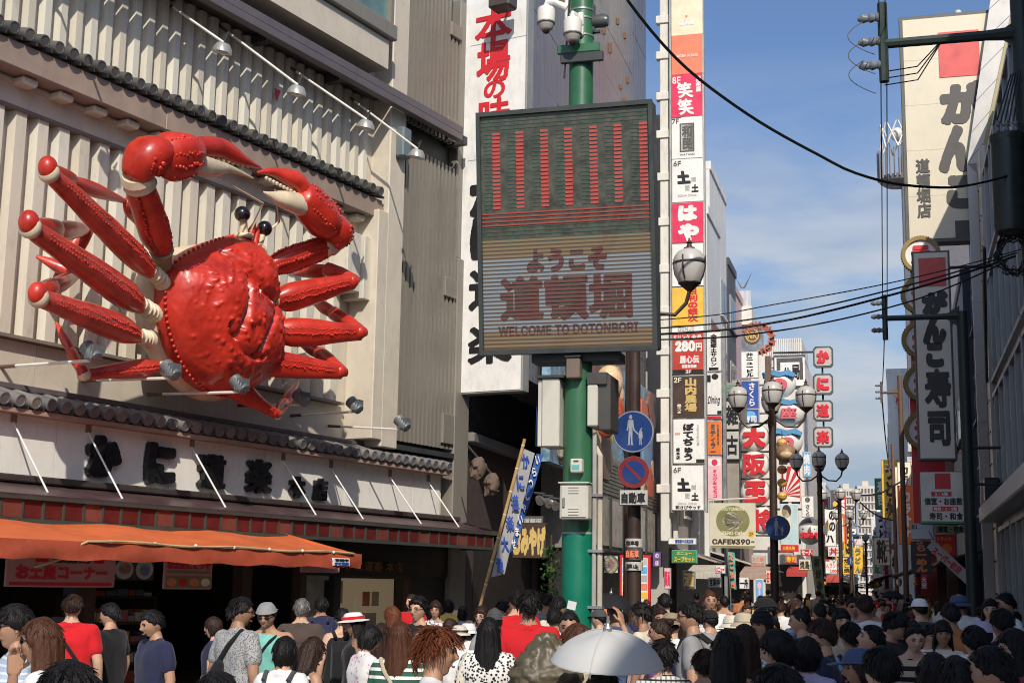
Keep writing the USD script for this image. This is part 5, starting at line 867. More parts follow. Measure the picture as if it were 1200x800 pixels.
def nobori(label, D, q, face, txt, col):
    F = across(D); pts = [F.p(*[(c[0], 0, c[1]) for c in [F.see(x, y)]][0]) for x, y in q]; t = Thing('cloth_banner', label, 'banner', pts[3]); v = np.array([pts[0] + (pts[3] - pts[0]) * s for s in np.linspace(0, 1, 9)] + [pts[1] + (pts[2] - pts[1]) * s for s in np.linspace(0, 1, 9)]); v += F.ey * (.05 * np.sin(np.arange(18) * 1.7))[:, None]
    f = np.array([[i, i + 1, i + 10, i + 9] for i in range(8)]); pt = t.part('cloth', (np.vstack([v, v - F.ey * .01]), np.vstack([f, f[:, ::-1] + 18])), ink(face), smooth=True); t.part('pole', tube([pts[0] + [-.03, 0, .1], pts[3] + [-.03, 0, 0], F.p((pts[3] @ SN), 0, 0)], .02, 5), STEEL)
    for i, ch in enumerate(txt): s = (i + .5) / len(txt); c = (pts[0] + pts[1]) / 2 * (1 - s) + (pts[2] + pts[3]) / 2 * s; h = abs(pts[0][2] - pts[3][2]) / len(txt) * .36; w = np.linalg.norm(pts[1] - pts[0]) * .3; t.part('lettering', prism(Frame(c, F.ex, F.ey), words(ch, (-w, -h, w, h), 4), .07, .085), ink(col), under=pt)
nobori('yellow green cloth banner leaning in the street left of the third lamp', 48, ((951, 651), (962, 651), (968, 705), (959, 708)), 'O', 'お好み焼', 'k'); nobori('bright yellow cloth banner before the fifth lamp post', 84, ((1000, 641), (1011, 640), (1011, 671), (1001, 672)), 'y', 'うどん', 'O'); nobori('teal and red cloth banner under the cream cafe banner', 44, ((853, 646), (861, 647), (863, 690), (857, 690)), 't', 'たこ焼き', 'C')
board('stall_poster', 'blue poster with a pink octopus shape standing over the crowd', 'poster', across(40), (885, 678, 895, 702), 0., 'B', 'w', [('@', (.25, .15, .75, .5), 'p'), ('#', (.4, .4, .6, .85), 'p')], rim=.02)

# ================================================================ building fronts along the left, one after another
tones = [(.3, .27, .24), (.55, .54, .5), (.2, .19, .19), (.52, .38, .36), (.58, .56, .52), (.44, .4, .34), (.5, .5, .5), (.36, .3, .26)]
def front(label, D0, D1_, L, H, col, win=None, k=0, cat_='building', right=False, glass=True):
    F = (rightside if right else leftside)(L); s = -1 if right else 1; a, b = sorted((s * D0, s * D1_)); b -= .04
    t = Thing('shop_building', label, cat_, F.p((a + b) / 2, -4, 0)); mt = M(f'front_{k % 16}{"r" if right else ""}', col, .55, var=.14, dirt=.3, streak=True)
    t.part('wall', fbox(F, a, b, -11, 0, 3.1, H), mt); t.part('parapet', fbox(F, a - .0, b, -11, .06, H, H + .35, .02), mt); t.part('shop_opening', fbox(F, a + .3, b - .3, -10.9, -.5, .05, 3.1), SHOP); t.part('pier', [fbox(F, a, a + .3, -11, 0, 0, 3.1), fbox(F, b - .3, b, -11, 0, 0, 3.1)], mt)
    n = max(1, int((b - a) / 2.6))
    for r in range(int((H - 3.9) / 2.9)):
        for i in range(n):
            u = a + (b - a) * (i + .5) / n; w = (b - a) / n * .33; z = 4.2 + r * 2.9
            fr = t.part('window', fbox(F, u - w, u + w, -.02, .05, z, z + 1.5), GREY); t.part('pane', [fbox(F, u - w + .06, u - .03, .05, .06, z + .06, z + 1.44), fbox(F, u + .03, u + w - .06, .05, .06, z + .06, z + 1.44)], M('dark_glass', (.03, .04, .05), .08, var=.3), under=fr); t.part('sill', fbox(F, u - w - .05, u + w + .05, .0, .12, z - .08, z), mt, under=fr)
    if not right or D0 > 50:
        for q in range(n): u = a + (b - a) * (q + .12) / n; z = 3.75 + 2.9 * (q % 3); t.part('air_conditioner', [fbox(F, u - .38, u + .38, .05, .4, z, z + .55, .02)], M('aircon_white', (.5, .5, .47), .5, dirt=.4)); t.part('pipe', tube([F.p(u, .1, z + .5), F.p(u + .1, .08, z + 1.2), F.p(u + .1, .08, min(H, z + 4))], .03, 5), GREY)
    # end wall towards the viewer
    for r in range(int((H - 4) / 2.9)):
        q = F.p(a if not right else b, -2.5, 4.5 + r * 2.9); E = across(D0); cu = (q @ SN); t.part('end_window', fbox(E, cu - .45, cu + .45, -.02, .03, 4.5 + r * 2.9, 5.7 + r * 2.9), M('dark_glass', 0))
    cl = M(f'awning_{k % 6}', [(.35, .3, .26), (.3, .05, .04), (.5, .48, .42), (.1, .16, .12), (.45, .32, .15), (.12, .12, .16)][k % 6], .7, var=.2)
    t.part('awning', hexa([F.p(u_, v_, z_) for u_ in (a + .2, b - .2) for v_, zz in ((0, (3.05, 3.1)), (1.5, (2.6, 2.64))) for z_ in zz]), cl)
    for i in range(max(2, int((b - a) / 1.9))):
        u = a + .6 + i * 1.9
        if u < b - .8 and D0 > 60: t.part('lantern', ball(F.p(u, 1.1, 2.3), .16, 1, (1, 1, 1.25)), M(f'hang_{(i + k) % 4}', [(.6, .05, .03), (.72, .66, .5), (.6, .35, .05), (.7, .68, .62)][(i + k) % 4], .5), smooth=True)
    return t, F, a, b
names = [('grey building behind the tall sign column', 44, 52.5, -7.0, 17., (.42, .4, .36)), ('white tiled building rising right of the sign column', 53, 58.5, -6.75, 18.1, (.72, .71, .68)), ('dark narrow building next to the white tiled one', 59, 62, -6.75, 15.6, (.07, .07, .075)),
         ('pink building behind the round brown emblem', 63, 71, -7., 15.4, (.58, .4, .4)), ('tan building past the white slatted one', 90, 101, -6.9, 11.6, (.5, .43, .33)), ('grey building beside the third lamp post', 101.2, 113, -6.9, 11., (.4, .4, .4)), ('white building past the third lamp post', 113.2, 128, -6.8, 11.8, (.6, .58, .55)),
         ('brown building near the fourth lamp post', 128.2, 150, -7., 11., (.35, .26, .2)), ('pale building near the fifth lamp post', 150.5, 180, -7.2, 12.6, (.56, .55, .52)), ('far cream building on the left of the street', 181, 230, -7.6, 13.4, (.5, .47, .4)), ('farthest grey building on the left of the street', 231, 310, -8.5, 15., (.45, .45, .46))]
for i, (lab, D0, D1_, L, H, c) in enumerate(names): front(lab, D0, D1_, L, H, c, k=i)
t, F, a, b = front('low white annex in front of the white tiled building', 49, 52.8, -6.35, 15.2, (.7, .7, .68), k=14)
ra = Thing('roof_antenna', 'roof top bird shaped ornament of two spread wings on a white fence', 'ornament', across(66).p(across(66).see(870, 338)[0], -1, across(66).see(870, 340)[1])); F = across(66); u, z = F.see(870.5, 338, -1)
for s in (-1, 1): ra.part('wing', prism(F, [(u, z), (u + s * .12, z + .05), (u + s * .42, z + .75), (u + s * .3, z + .5)], -1.05, -.95), M('wing_bronze', (.16, .13, .1), .5, .4))
a, b = F.see(861, 341, -1), F.see(881, 352, -1); ra.part('fence', ([fbox(F, a[0] + i * .06, a[0] + i * .06 + .035, -1.05, -1.0, b[1] - .3, a[1]) for i in range(int((b[0] - a[0]) / .06))]), PAINTW); ra.part('fence_base', fbox(F, a[0], b[0], -3, -.9, b[1] - 1.2, b[1] - .28), PAINTW)
# more projecting signs to fill the receding front, each with its own look
pg = np.random.default_rng(21); hung = set(); kan = ['寿司', '居酒屋', 'ラーメン', '焼鳥', 'カラオケ', 'うどん', '薬', '喫茶', '串かつ', 'たこ焼', '中華', '酒場', 'そば', '靴', '天ぷら', '鍋']
gloss = dict(zip(kan, ('sushi', 'pub', 'ramen', 'grill', 'karaoke', 'udon', 'pharmacy', 'cafe', 'skewer', 'octopus', 'dumpling', 'bar', 'soba', 'shoe', 'tempura', 'hotpot')))
look = [('w', 'k', 'white', 'black'), ('r', 'w', 'red', 'white'), ('y', 'k', 'yellow', 'black'), ('b', 'w', 'blue', 'white'), ('w', 'r', 'white', 'red'), ('c', 'n', 'cream', 'brown'), ('g', 'w', 'green', 'white'), ('G', 'y', 'dark grey', 'yellow'), ('o', 'w', 'orange', 'white')]
for i in range(34):
    D = 86 + i * 5.2 + pg.uniform(-1, 1); w = pg.uniform(.7, 1.2); h = pg.uniform(1.2, 3.4) if i % 3 else pg.uniform(3.5, 5.5); z = pg.uniform(3.3, 7.5); L = -6.7 + pg.uniform(0, .2); F = across(D); z0_, z1_ = 'lower' if z < 5 else 'upper', 'long' if h > 3.4 else 'short'
    for tr in range(200):
        f, c, fn, cn = look[int(pg.integers(9))]; s = kan[int(pg.integers(16))]
        if (s, fn, z0_, z1_) not in hung: break
    hung.add((s, fn, z0_, z1_))
    x0, y0 = project(F.p(L + .1, 0, z + h)); x1, y1 = project(F.p(L + .1 + w, 0, z))
    board('hanging_sign', f'{z1_} {fn} sign with {cn} {gloss[s]} lettering, {z0_} row down the left fronts', 'sign', F, (x0, y0, x1, y1), 0., f, 'G', [(s, (.18, .08, .82, .92), c, V5)], rim=.03)

# small clutter over the stalls under the banners
for i, (x0, y0, x1, y1, D, f, tx, c, lab) in enumerate(((866, 628, 880, 640, 47, 'r', '特価', 'w', 'small red sale sign under the round lanterns'), (838, 662, 850, 672, 41, 'w', 'メニュー', 'r', 'white menu sign under the left end of the cafe banner'), (866, 676, 878, 690, 42, 'w', '一舟', 'k', 'white price card over the stall right of the teal banner'), (897, 668, 907, 684, 43, 'c', '名物', 'r', 'cream specials sign right of the blue octopus poster'), (830, 676, 845, 688, 39, 'e', '営業中', 'k', 'grey open sign over the heads below the green menu sign'), (920, 650, 934, 660, 62, 'r', '寿司', 'y', 'red sushi sign under the half face poster'), (938, 643, 953, 651, 66, 'r', 'セール', 'w', 'red and white sale board below the fish lantern'), (936, 655, 950, 668, 58, 'c', '焼鳥', 'n', 'cream grill sign left of the third lamp post'), (778, 665, 786, 690, 36, 'p', '薬局', 'R', 'pink vertical sign beside the red photo board'), (800, 668, 815, 690, 38, 'G', '酒', 'l', 'dark sake sign below the green menu sign'), (970, 640, 984, 652, 92, 'w', '丼', 'r', 'white bowl sign above the red far shop sign'), (955, 660, 965, 670, 72, 'y', '茶', 'g', 'yellow tea sign right of the third lamp post'))): board('stall_sign', lab, 'sign', across(D), (x0, y0, x1, y1), 0., f, 's', [(tx, (.1, .12, .9, .88), c, W5)], rim=.02)
for i, (x0, y0, x1, y1, D, c, lab) in enumerate(((806, 662, 846, 672, 43, (.5, .46, .4), 'cream stall awning under the cafe banner'), (868, 664, 900, 673, 44, (.42, .3, .24), 'tan stall awning behind the blue poster'), (922, 664, 946, 671, 60, (.5, .05, .04), 'red stall awning left of the third lamp post'), (968, 674, 986, 679, 86, (.45, .06, .05), 'red awning far below the fish lantern'))):
    F = across(D); a, b = F.see(x0, y0), F.see(x1, y1); t = Thing('stall_awning', lab, 'awning', F.p((a[0] + b[0]) / 2, 0, b[1])); mt = M(f'stall_{i}', c, .7, var=.2)
    t.part('cloth', hexa([F.p(u, v, z) for u in (a[0], b[0]) for v, zz in ((-1.2, (a[1], a[1] + .04)), (.3, (b[1], b[1] + .04))) for z in zz]), mt); t.part('valance', [fbox(F, a[0] + k * (b[0] - a[0]) / 8, a[0] + (k + .96) * (b[0] - a[0]) / 8, .29, .31, b[1] - .16, b[1] + .01) for k in range(8)], mt)

# ================================================================ right side
F = across(38.); RP = M('panel_silver', (.5, .485, .46), .4, .15, var=.08, dirt=.12); YEL = M('strip_yellow', (.36, .31, .15), .45, dirt=.2)
r1 = Thing('corner_building', 'grey panelled corner building with a leaning top and glass shop front on the right', 'building', rightside(2.9).p(-30, -3, 0))
S_ = lambda x, y: F.see(x, y)
pts = dict(a=S_(1155, 690), b=S_(1134, 192), c=S_(1161, 0), d=S_(1193, 0), e=S_(1148, 203), f=S_(1172, 690))
def up(p, q, z): s = (z - p[1]) / (q[1] - p[1]); return (p[0] + (q[0] - p[0]) * s, z)
c2, d2 = up(pts['b'], pts['c'], 21.), up(pts['e'], pts['d'], 21.)
xa = (pts['a'][0] + pts['b'][0]) / 2 - .02; xe = (pts['f'][0] + pts['e'][0]) / 2 + .02
zj = [0, 3.6, 6.2, 9.4, pts['b'][1]]
for z0, z1 in zip(zj, zj[1:]): r1.part('fin_panel', prism(F, [(xa, z0 + .008), (xe - .12, z0 + .008), (xe - .12, z1), (xa, z1)], -.15, 0), RP)
tb, te = (xa, pts['b'][1]), (xe, pts['e'][1])
r1.part('fin_top', prism(F, [tb, (te[0] - .12, te[1]), (d2[0] - .12, 21.), (c2[0], 21.)], -.15, 0), RP)
for k in range(9):
    s0 = k / 9; p = [tb[i] + (c2[i] - tb[i]) * s0 for i in (0, 1)]; q = [te[i] + (d2[i] - te[i]) * min(1, s0 + .1) for i in (0, 1)]; r1.part('panel_seam', prism(F, [p, (q[0] - .13, q[1]), (q[0] - .13, q[1] + .02), (p[0], p[1] + .02)], 0, .006), M('seam_dark', (.12, .12, .13), .5))
r1.part('yellow_strip', prism(F, [(xe - .12, 0), (xe + .02, 0), (xe + .02, te[1]), (d2[0], 21.), (d2[0] - .12, 21.), (xe - .12, te[1])], -.15, .05), YEL)
R = rightside(xe + .03); GL = M('shop_glass_dark', (.035, .04, .045), .07, spec=.8, var=.4)
def canted(D0, D1_, H, mt, name):
    """The front leans away from the street above its bend."""
    z1 = te[1]; k = (d2[0] - te[0]) / (21. - z1); pr = [(0, 0), (0, min(H, z1))] + ([(k * (H - z1), H)] if H > z1 else []) + [(9, H), (9, 0)]
    E = Frame(SN * (xe + .03) + SD * D0, SN, SD); return prism(E, pr, 0, D1_ - D0)
r1.part('wall', canted(13, 37.5, 15.0, RP, 'wall'), RP); r1.part('low_wing', canted(-4.2, 12.98, 9.0, RP, 'wing'), RP)
for i in range(5):
    for z0, z1 in ((.4, 3.3), (4.1, 6.6), (7.1, 9.6), (10.1, 12.4)):
        u0 = -37.2 + i * 4.8; fr = r1.part('window_frame', ([fbox(R, u0, u0 + 4.6, .0, .12, z0 - .1, z0), fbox(R, u0, u0 + 4.6, .0, .12, z1, z1 + .1)] + [fbox(R, u0 + k * 1.53, u0 + k * 1.53 + .08, 0, .12, z0, z1) for k in range(4)]), STEEL)
        for k in range(3): r1.part('pane', fbox(R, u0 + k * 1.53 + .08, u0 + k * 1.53 + 1.52, .02, .05, z0, z1), GL, under=fr)
r1.part('canopy', fbox(R, -37.2, -14, .0, .5, 3.55, 3.95, .03), M('canopy_white', (.5, .5, .48), .5, dirt=.2)); r1.part('pilaster', fbox(R, -37.45, -36.4, 0, .16, 0, 13.2, .02), RP)
r1.part('bolt', ([ball(R.p(u, .165, z), .03, 0) for u in (-37.2, -36.7) for z in np.arange(1, 13, .8)]), DARK); r1.part('stay', tube([R.p(-36.9, .2, 7.1), R.p(-31, .5, 9.2)], .04, 6), DARK)
t = Thing('loudspeaker', 'black loudspeaker on the ledge of the grey corner building', 'loudspeaker', R.p(-35.5, .3, 3.95)); t.part('cabinet', fbox(R, -35.9, -35.2, .1, .45, 3.97, 4.55, .03), BLACK); t.part('grille', fbox(across(35.15), 2.05, 2.35, -.02, .02, 4.0, 4.5), DARK)
# tower and lookout behind
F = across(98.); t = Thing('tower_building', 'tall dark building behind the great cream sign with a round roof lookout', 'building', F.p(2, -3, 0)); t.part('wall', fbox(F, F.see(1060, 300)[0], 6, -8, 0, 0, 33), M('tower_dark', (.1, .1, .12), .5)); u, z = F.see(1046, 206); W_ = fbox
t.part('lookout', lathe([(.9, -.6), (1.25, -.35), (1.3, .0)], F.p(u + .35, -.6, z), 20), M('lookout_base', (.13, .13, .14), .5), smooth=40)
for k in range(26): an = k * 2 * math.pi / 26; c = F.p(u + .35 + 1.33 * math.cos(an), -.6 + 1.33 * math.sin(an), z - .2); t.part('lookout_slat', tube([c, c + [0, 0, 2.1]], .075, 5), M('lookout_slat', (.2, .2, .21), .5))
t.part('lattice', ([tube([F.p(u + .35 + 1.2 * math.cos(a_), -.6 + 1.2 * math.sin(a_), z + 2.), F.p(u + .35 + 1.1 * math.cos(a_ + s), -.6 + 1.1 * math.sin(a_ + s), z + 3.9)], .06, 5) for a_ in np.linspace(0, 6, 9) for s in (-.7, .7)]), PAINTW); t.part('lamp_ball', ball(F.p(u + .4, -.6, z + 3.2), .5, 2), PAINTW, smooth=True); t.part('stem', fbox(F, u + .6, 2, -1.2, -.2, z - 1.2, z - .5), M('tower_dark', 0))
# the great cream sign
F = across(38.27); CRM = M('great_cream', (.66, .6, .46), .5, var=.05, dirt=.1); INKG = M('brush_grey', (.075, .068, .062), .5)
t, (u0, z0, u1, z1) = board('great_sign', 'huge cream sign with grey brushed kana above the right side of the street', 'sign', F, (1053, 21, 1178, 280), 0., CRM, M('great_edge', (.1, .1, .08), .5), [], th=.5, rim=.1)
a, b = F.see(1099, 39), F.see(1149, 88); t.part('red_square', fbox(F, a[0], b[0], .01, .03, b[1], a[1]), M('red_square', (.64, .09, .08), .45))
for ch, (x0, y0, x1, y1), w in (('が', (1101, 98, 1154, 143), 6), ('ん', (1099, 149, 1148, 200), 6), ('こ', (1109, 207, 1148, 243), 7)): a, b = F.see(x0, y0), F.see(x1, y1); t.part('letter', prism(F, words(ch, (a[0], b[1], b[0], a[1]), w).buffer(.015), .012, .03), INKG)
a, b = F.see(1119, 259), F.see(1165, 276); t.part('letter', fbox(F, a[0], b[0], .012, .03, b[1], a[1]), INKG)
a, b = F.see(1073, 187), F.see(1092, 255); t.part('lettering', lettering(F, '道頓堀店', (a[0], b[1], b[0], a[1]), .012, .02, 3, True), INKG)
t.part('face_seam', ([fbox(F, u0 + .1, u1 - .1, .012, .016, zz, zz + .012) for zz in np.linspace(z0, z1, 6)[1:-1]]), M('great_seam', (.6, .52, .4), .5)); t.part('roof_lamp', ball(F.p(u0 + 1.6, -.2, z1 + .06), .1, 2), M('lamp_lens', 0)); t.part('stay', ([tube([F.p(u1 - .2, -.3, zz), F.p(u1 + 2.5, -.3, zz)], .08, 6) for zz in (z0 + 1, z1 - 1)]), DARK)
# the tall sushi sign and its neighbours
F = across(34.); SHADEW = M('sushi_face', (.74, .69, .6), .45, var=.06, dirt=.12)
t, (u0, z0, u1, z1) = board('sushi_sign', 'tall narrow pale sign with black brushed sushi lettering beside the green utility post', 'sign', F, (1068, 295, 1122, 539), 0., SHADEW, M('great_edge', 0), [], th=.3, rim=.05)
a, b = F.see(1076, 303), F.see(1109, 335); t.part('red_square', fbox(F, a[0], b[0], .01, .025, b[1], a[1]), M('red_square', 0))
for ch, (x0, y0, x1, y1), w in (('が', (1080, 342, 1111, 367), 8), ('ん', (1081, 370, 1109, 403), 8), ('こ', (1085, 402, 1106, 430), 8), ('寿', (1083, 433, 1115, 477), 7), ('司', (1087, 482, 1114, 522), 8)): a, b = F.see(x0, y0), F.see(x1, y1); t.part('letter', prism(F, words(ch, (a[0], b[1], b[0], a[1]), w).buffer(.008), .012, .03), BLACK)
t.part('stay', ([tube([F.p(u1, -.15, zz), F.p(2.95, -.15, zz)], .04, 6) for zz in (z0 + .3, z1 - .4)]), DARK)
t, (u0, z0, u1, z1) = board('room_sign', 'square pale sign with a red square and room lettering below the sushi sign', 'sign', F, (1077, 552, 1131, 614), 0., M('room_face', (.74, .71, .62), .45, dirt=.1), M('great_edge', 0), [('#', (.35, .04, .71, .34), 'r'), ('#', (.26, .39, .72, .475), 'r'), ('3・4階', (.34, .4, .64, .465), 'w', W3), ('個室・お座敷', (.1, .5, .96, .64), 'k', W3), ('#', (.28, .67, .86, .755), 'r'), ('時間・1・2階', (.31, .68, .83, .745), 'w', W3), ('寿司・和食', (.2, .78, .96, .92), 'k', W3), ('#', (.03, .945, .98, .99), 'g')], th=.25, rim=.02)
t.part('stay', tube([F.p(u1, -.1, z1 - .3), F.p(2.95, -.1, z1 - .3)], .04, 6), DARK)
F = across(36.5); GOLD = M('gear_gold', (.28, .19, .06), .5, .2); t = Thing('medallion_sign', 'red sign column with five gold rimmed round medallions behind the sushi sign', 'sign', F.p(.7, -.2, 3)); 
for y0, y1, c in ((284, 372, 'B'), (372, 452, 'e'), (452, 612, 'r')): a, b = F.see(1060, y0), F.see(1084, y1); t.part('panel', fbox(F, a[0] + .12, 1.2, -.3, -.1, b[1], a[1]), ink(c))
a, b = F.see(1059.5, 374), F.see(1066, 448)
F2 = Frame(F.p(a[0] + .16, 0, a[1]), F.ex, F.ey); t.part('lettering', prism(F2, affinity.rotate(words('FREE SHOP', (0, 0, a[1] - b[1], .22), 4), -90, origin=(0, 0)), -.09, -.06), RED)
for x, y in ((1079, 299), (1079, 346), (1080, 398), (1082, 449), (1083, 504)):
    u, z = F.see(x, y); r = .48; D_ = lambda k: Point(u, z).buffer(r * k, 24)
    md = t.part('medallion', prism(F, D_(.86), -.1, .06), ink('w')); t.part('rim', prism(F, D_(1.).difference(D_(.8)), -.1, .12), GOLD, under=md); t.part('gear', cat([fbox(Frame(F.p(u + r * 1.0 * math.cos(q), 0, z + r * math.sin(q)), F.ex, F.ey), -.022, .022, -.08, .1, -.022, .022) for q in np.linspace(0, 6.28, 45)[:-1]]), GOLD, under=md, kind='stuff'); t.part('crest', lettering(F, '元', (u - r * .5, z - r * .5, u + r * .5, z + r * .5), .06, .03, 6), RED, under=md)
board('basement_sign', 'white sign marked B1 at the foot of the red medallion column', 'sign', across(36), (1067, 613, 1095, 632), 0., M('basement_face', (.6, .6, .66), .4), 's', [('B1', (.05, .08, .3, .35), 'k', W3)], rim=.02)
board('noodle_sign', 'black noodle sign with orange brushed kana under the B1 sign', 'sign', across(36.2), (1067, 634, 1092, 672), 0., 'k', 'k', [('らーめん', (.25, .1, .8, .95), 'o', {'w': 6, 'v': True}), ('元祖', (.3, .02, .6, .08), 'w', W3)], rim=.01)
board('green_sign', 'low green sign with dark lettering under the room sign', 'sign', across(36.4), (1097, 615, 1131, 624), 0., M('sign_moss', (.3, .38, .2), .5), 'k', [('個室・和食', (.05, .1, .95, .9), 'k', W5)], rim=.01)
board('red_shop_sign', 'dim red shop sign with yellow mark above the diagonal white banner', 'sign', across(38.5), (1096, 626, 1121, 652), 0., 'r', 'k', [('トラック', (.1, .1, .75, .3), 'y', W3), ('@', (.3, .4, .8, .85), 'o')], rim=.02)
board('flag_sign', 'small bright red flag sign near the crowd on the right', 'banner', across(40), (1079, 674, 1087, 690), 0., 'r', 'r', [('大', (.15, .1, .85, .5), 'w', W5), ('安', (.15, .5, .85, .95), 'w', W5)], rim=.005)
F = across(35); t = Thing('diagonal_banner', 'white banner with red lettering slung diagonally across the right shop fronts', 'banner', F.p(1, 0, 3)); q = [F.see(x, y) for x, y in ((1086, 641), (1094, 632), (1133, 668), (1133, 685))]
bp = t.part('cloth', prism(F, q, -.02, 0), M('banner_grey', (.5, .47, .46), .8)); cx_, cz_ = (q[0][0] + q[2][0]) / 2, (q[0][1] + q[2][1]) / 2 - .03; t.part('lettering', prism(F, affinity.rotate(words('スーパー歓迎', (cx_ - .4, cz_ - .09, cx_ + .4, cz_ + .09), 5), -41, origin=(cx_, cz_)), 0, .015), RED, under=bp); t.part('cord', tube([F.p(*[q[1][0], 0, q[1][1]]), F.p(q[1][0] - .1, 0, q[1][1] + .2)], .012, 5), DARK)
# fronts on the right, the street bending a little
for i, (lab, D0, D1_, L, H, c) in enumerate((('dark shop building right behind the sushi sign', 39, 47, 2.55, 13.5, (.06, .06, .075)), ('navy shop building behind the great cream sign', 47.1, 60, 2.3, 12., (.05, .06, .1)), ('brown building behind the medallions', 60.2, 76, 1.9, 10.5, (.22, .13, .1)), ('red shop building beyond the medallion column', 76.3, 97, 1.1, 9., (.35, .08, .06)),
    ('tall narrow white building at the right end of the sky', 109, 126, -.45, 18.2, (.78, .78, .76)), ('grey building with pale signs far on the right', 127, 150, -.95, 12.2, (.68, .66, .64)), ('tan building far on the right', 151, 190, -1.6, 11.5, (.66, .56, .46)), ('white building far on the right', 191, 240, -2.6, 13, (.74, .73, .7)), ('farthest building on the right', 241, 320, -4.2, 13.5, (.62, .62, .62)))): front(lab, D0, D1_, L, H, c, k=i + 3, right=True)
for i, (x0, y0, x1, y1, D, f, s, c, lab) in enumerate(((1034, 566, 1041, 586, 128, 'r', '薬', 'w', 'far red sign with a white mark at the right edge of the sky'), (1034, 604, 1042, 648, 126, 'p', 'くすり', 'v', 'far pink vertical sign on the right'), (1048, 456, 1056, 478, 108, 'w', '和', 'r', 'white sign with a red mark high on the tall narrow white building'), (1056, 560, 1063, 578, 90, 'v', '酒', 'w', 'violet sign beside the medallion column'), (1044, 648, 1050, 668, 100, 'w', '本', 'k', 'white sign low on the far right fronts'), (1036, 655, 1042, 690, 118, 'r', 'ビル', 'n', 'dark red vertical sign low on the far right'), (1059, 640, 1066, 676, 70, 'c', '串かつ', 'k', 'cream vertical sign left of the noodle sign'))): board('far_right_sign', lab, 'sign', across(D), (x0, y0, x1, y1), 0., f, 's', [(s, (.15, .1, .85, .9), c, V5)], rim=.02)
for i in range(22):
    D = 84 + i * 6.2; L = np.interp(D, [76, 97, 109, 126, 150, 190, 240], [1.1, 1.0, -.5, -.6, -1., -1.7, -2.7]); w = pg.uniform(.7, 1.3); h = pg.uniform(1.4, 4.4); z = pg.uniform(3.0, 8.2); F = across(D); z0_, z1_ = 'lower' if z < 5 else 'upper', 'long' if h > 3 else 'short'
    for tr in range(200):
        f, c, fn, cn = look[int(pg.integers(9))]; s = kan[int(pg.integers(16))]
        if ('R', s, fn, z0_, z1_) not in hung: break
    hung.add(('R', s, fn, z0_, z1_)); x0, y0 = project(F.p(L - .1 - w, 0, z + h)); x1, y1 = project(F.p(L - .1, 0, z))
    board('hanging_sign', f'{z1_} {fn} sign with {cn} {gloss[s]} lettering, {z0_} row down the right fronts', 'sign', F, (x0, y0, x1, y1), 0., f, 'G', [(s, (.18, .08, .82, .92), c, V5)], rim=.03)
# apartment block closing the view
F = across(430.); APT = M('apartment_cream', (.56, .5, .42), .6, var=.05); ap = Thing('apartment_block', 'distant cream apartment block with rows of small windows closing the street', 'building', F.p(-12, 0, 0))
for x0, x1, yt in ((982, 1004, 572), (1004.6, 1031, 569)):
    a, b = F.see(x0, yt), F.see(x1, 690); ap.part('wall', fbox(F, a[0], b[0], -14, 0, 0, a[1]), APT); nc = 6; w = (b[0] - a[0]) / nc
    for r in range(13):
        z = a[1] - 1.6 - r * 2.35
        ap.part('balcony', fbox(F, a[0] + .15, b[0] - .15, 0, .5, z - 1.15, z - .7), M('balcony_cream', (.62, .56, .47), .6))
        for k in range(nc): ap.part('window', fbox(F, a[0] + w * k + w * .2, a[0] + w * (k + 1) - w * .2, -.05, .06, z - .65, z + .75), M('apartment_glass', (.12, .12, .13), .3))
    ap.part('roof_hut', fbox(F, a[0] + 1.4, a[0] + 3.2, -6, -2, a[1], a[1] + 1.6), APT)
# buildings behind the viewer on the right, which throw the shade over the right of the street: they are the same row
# ---------------------------------------------------------------- utility poles and wires
UT = M('utility_green', (.03, .045, .04), .45, .2, dirt=.3); UTB = M('utility_brown', (.13, .075, .05), .6, dirt=.3); INS = M('insulator', (.18, .2, .22), .25)
def utility(label, x, D, ytop, arm, mt, r=.13, transformer=False, xt=None):
    F = across(D); u = F.see(x, 690)[0]; xt = xt if xt is not None else x; z = F.see(xt, ytop)[1]; t = Thing('utility_pole', label, 'utility pole', F.p(u, 0, 0)); t.part('pole', lathe([(r * 1.25, 0), (r * 1.1, 3), (r, z)], F.p(u, 0, 0), 16), mt, smooth=40)
    ends = []
    for (xa_, ya) in arm:
        p = F.see(xa_, ya); q = F.p(u, .0, p[1]); e = F.p(p[0], .0, p[1]); k = r / .13
        am = t.part('arm', tube([q, q * .75 + e * .25, e], [.11 * k, .075 * k, .07 * k], 8), mt, smooth=40); t.part('arm_gusset', prism(F, [(u - .05, p[1] - .28), (u - .42, p[1]), (u - .05, p[1] + .24)], -.03, .03), mt, under=am)
        t.part('head_post', tube([e - [0, 0, .55 * k], e + [0, 0, .6 * k]], .07 * k, 8), mt, under=am)
        for dz in (.4, .05, -.3):
            c = e + np.array([0, 0, dz * k]); t.part('insulator', lathe([(.03 * k, 0), (.07 * k, .06 * k), (.05 * k, .1 * k), (.075 * k, .16 * k), (.05 * k, .2 * k), (.07 * k, .27 * k), (.03 * k, .34 * k)], c, 10, -SN), INS, under=am, smooth=40)
        ends.append(e)
    return t, F, u, ends
t, F, u, e1 = utility('near dark utility pole with long arm and transformer, cut by the right picture edge', 1229, 23.5, -80, [(1035, 52)], UT, .16, xt=1196)
tu, tz1 = F.see(1180, 158, .3); tz0 = F.see(1180, 272, .3)[1]; tr = t.part('transformer', lathe([(.2, tz0 - .04), (.255, tz0), (.27, tz0 + .1), (.27, tz1 - .15), (.285, tz1 - .13), (.285, tz1 - .02), (.1, tz1 + .04)], F.p(tu, .3, 0), 24), M('transformer_green', (.035, .045, .042), .35, .3, dirt=.2), smooth=40)
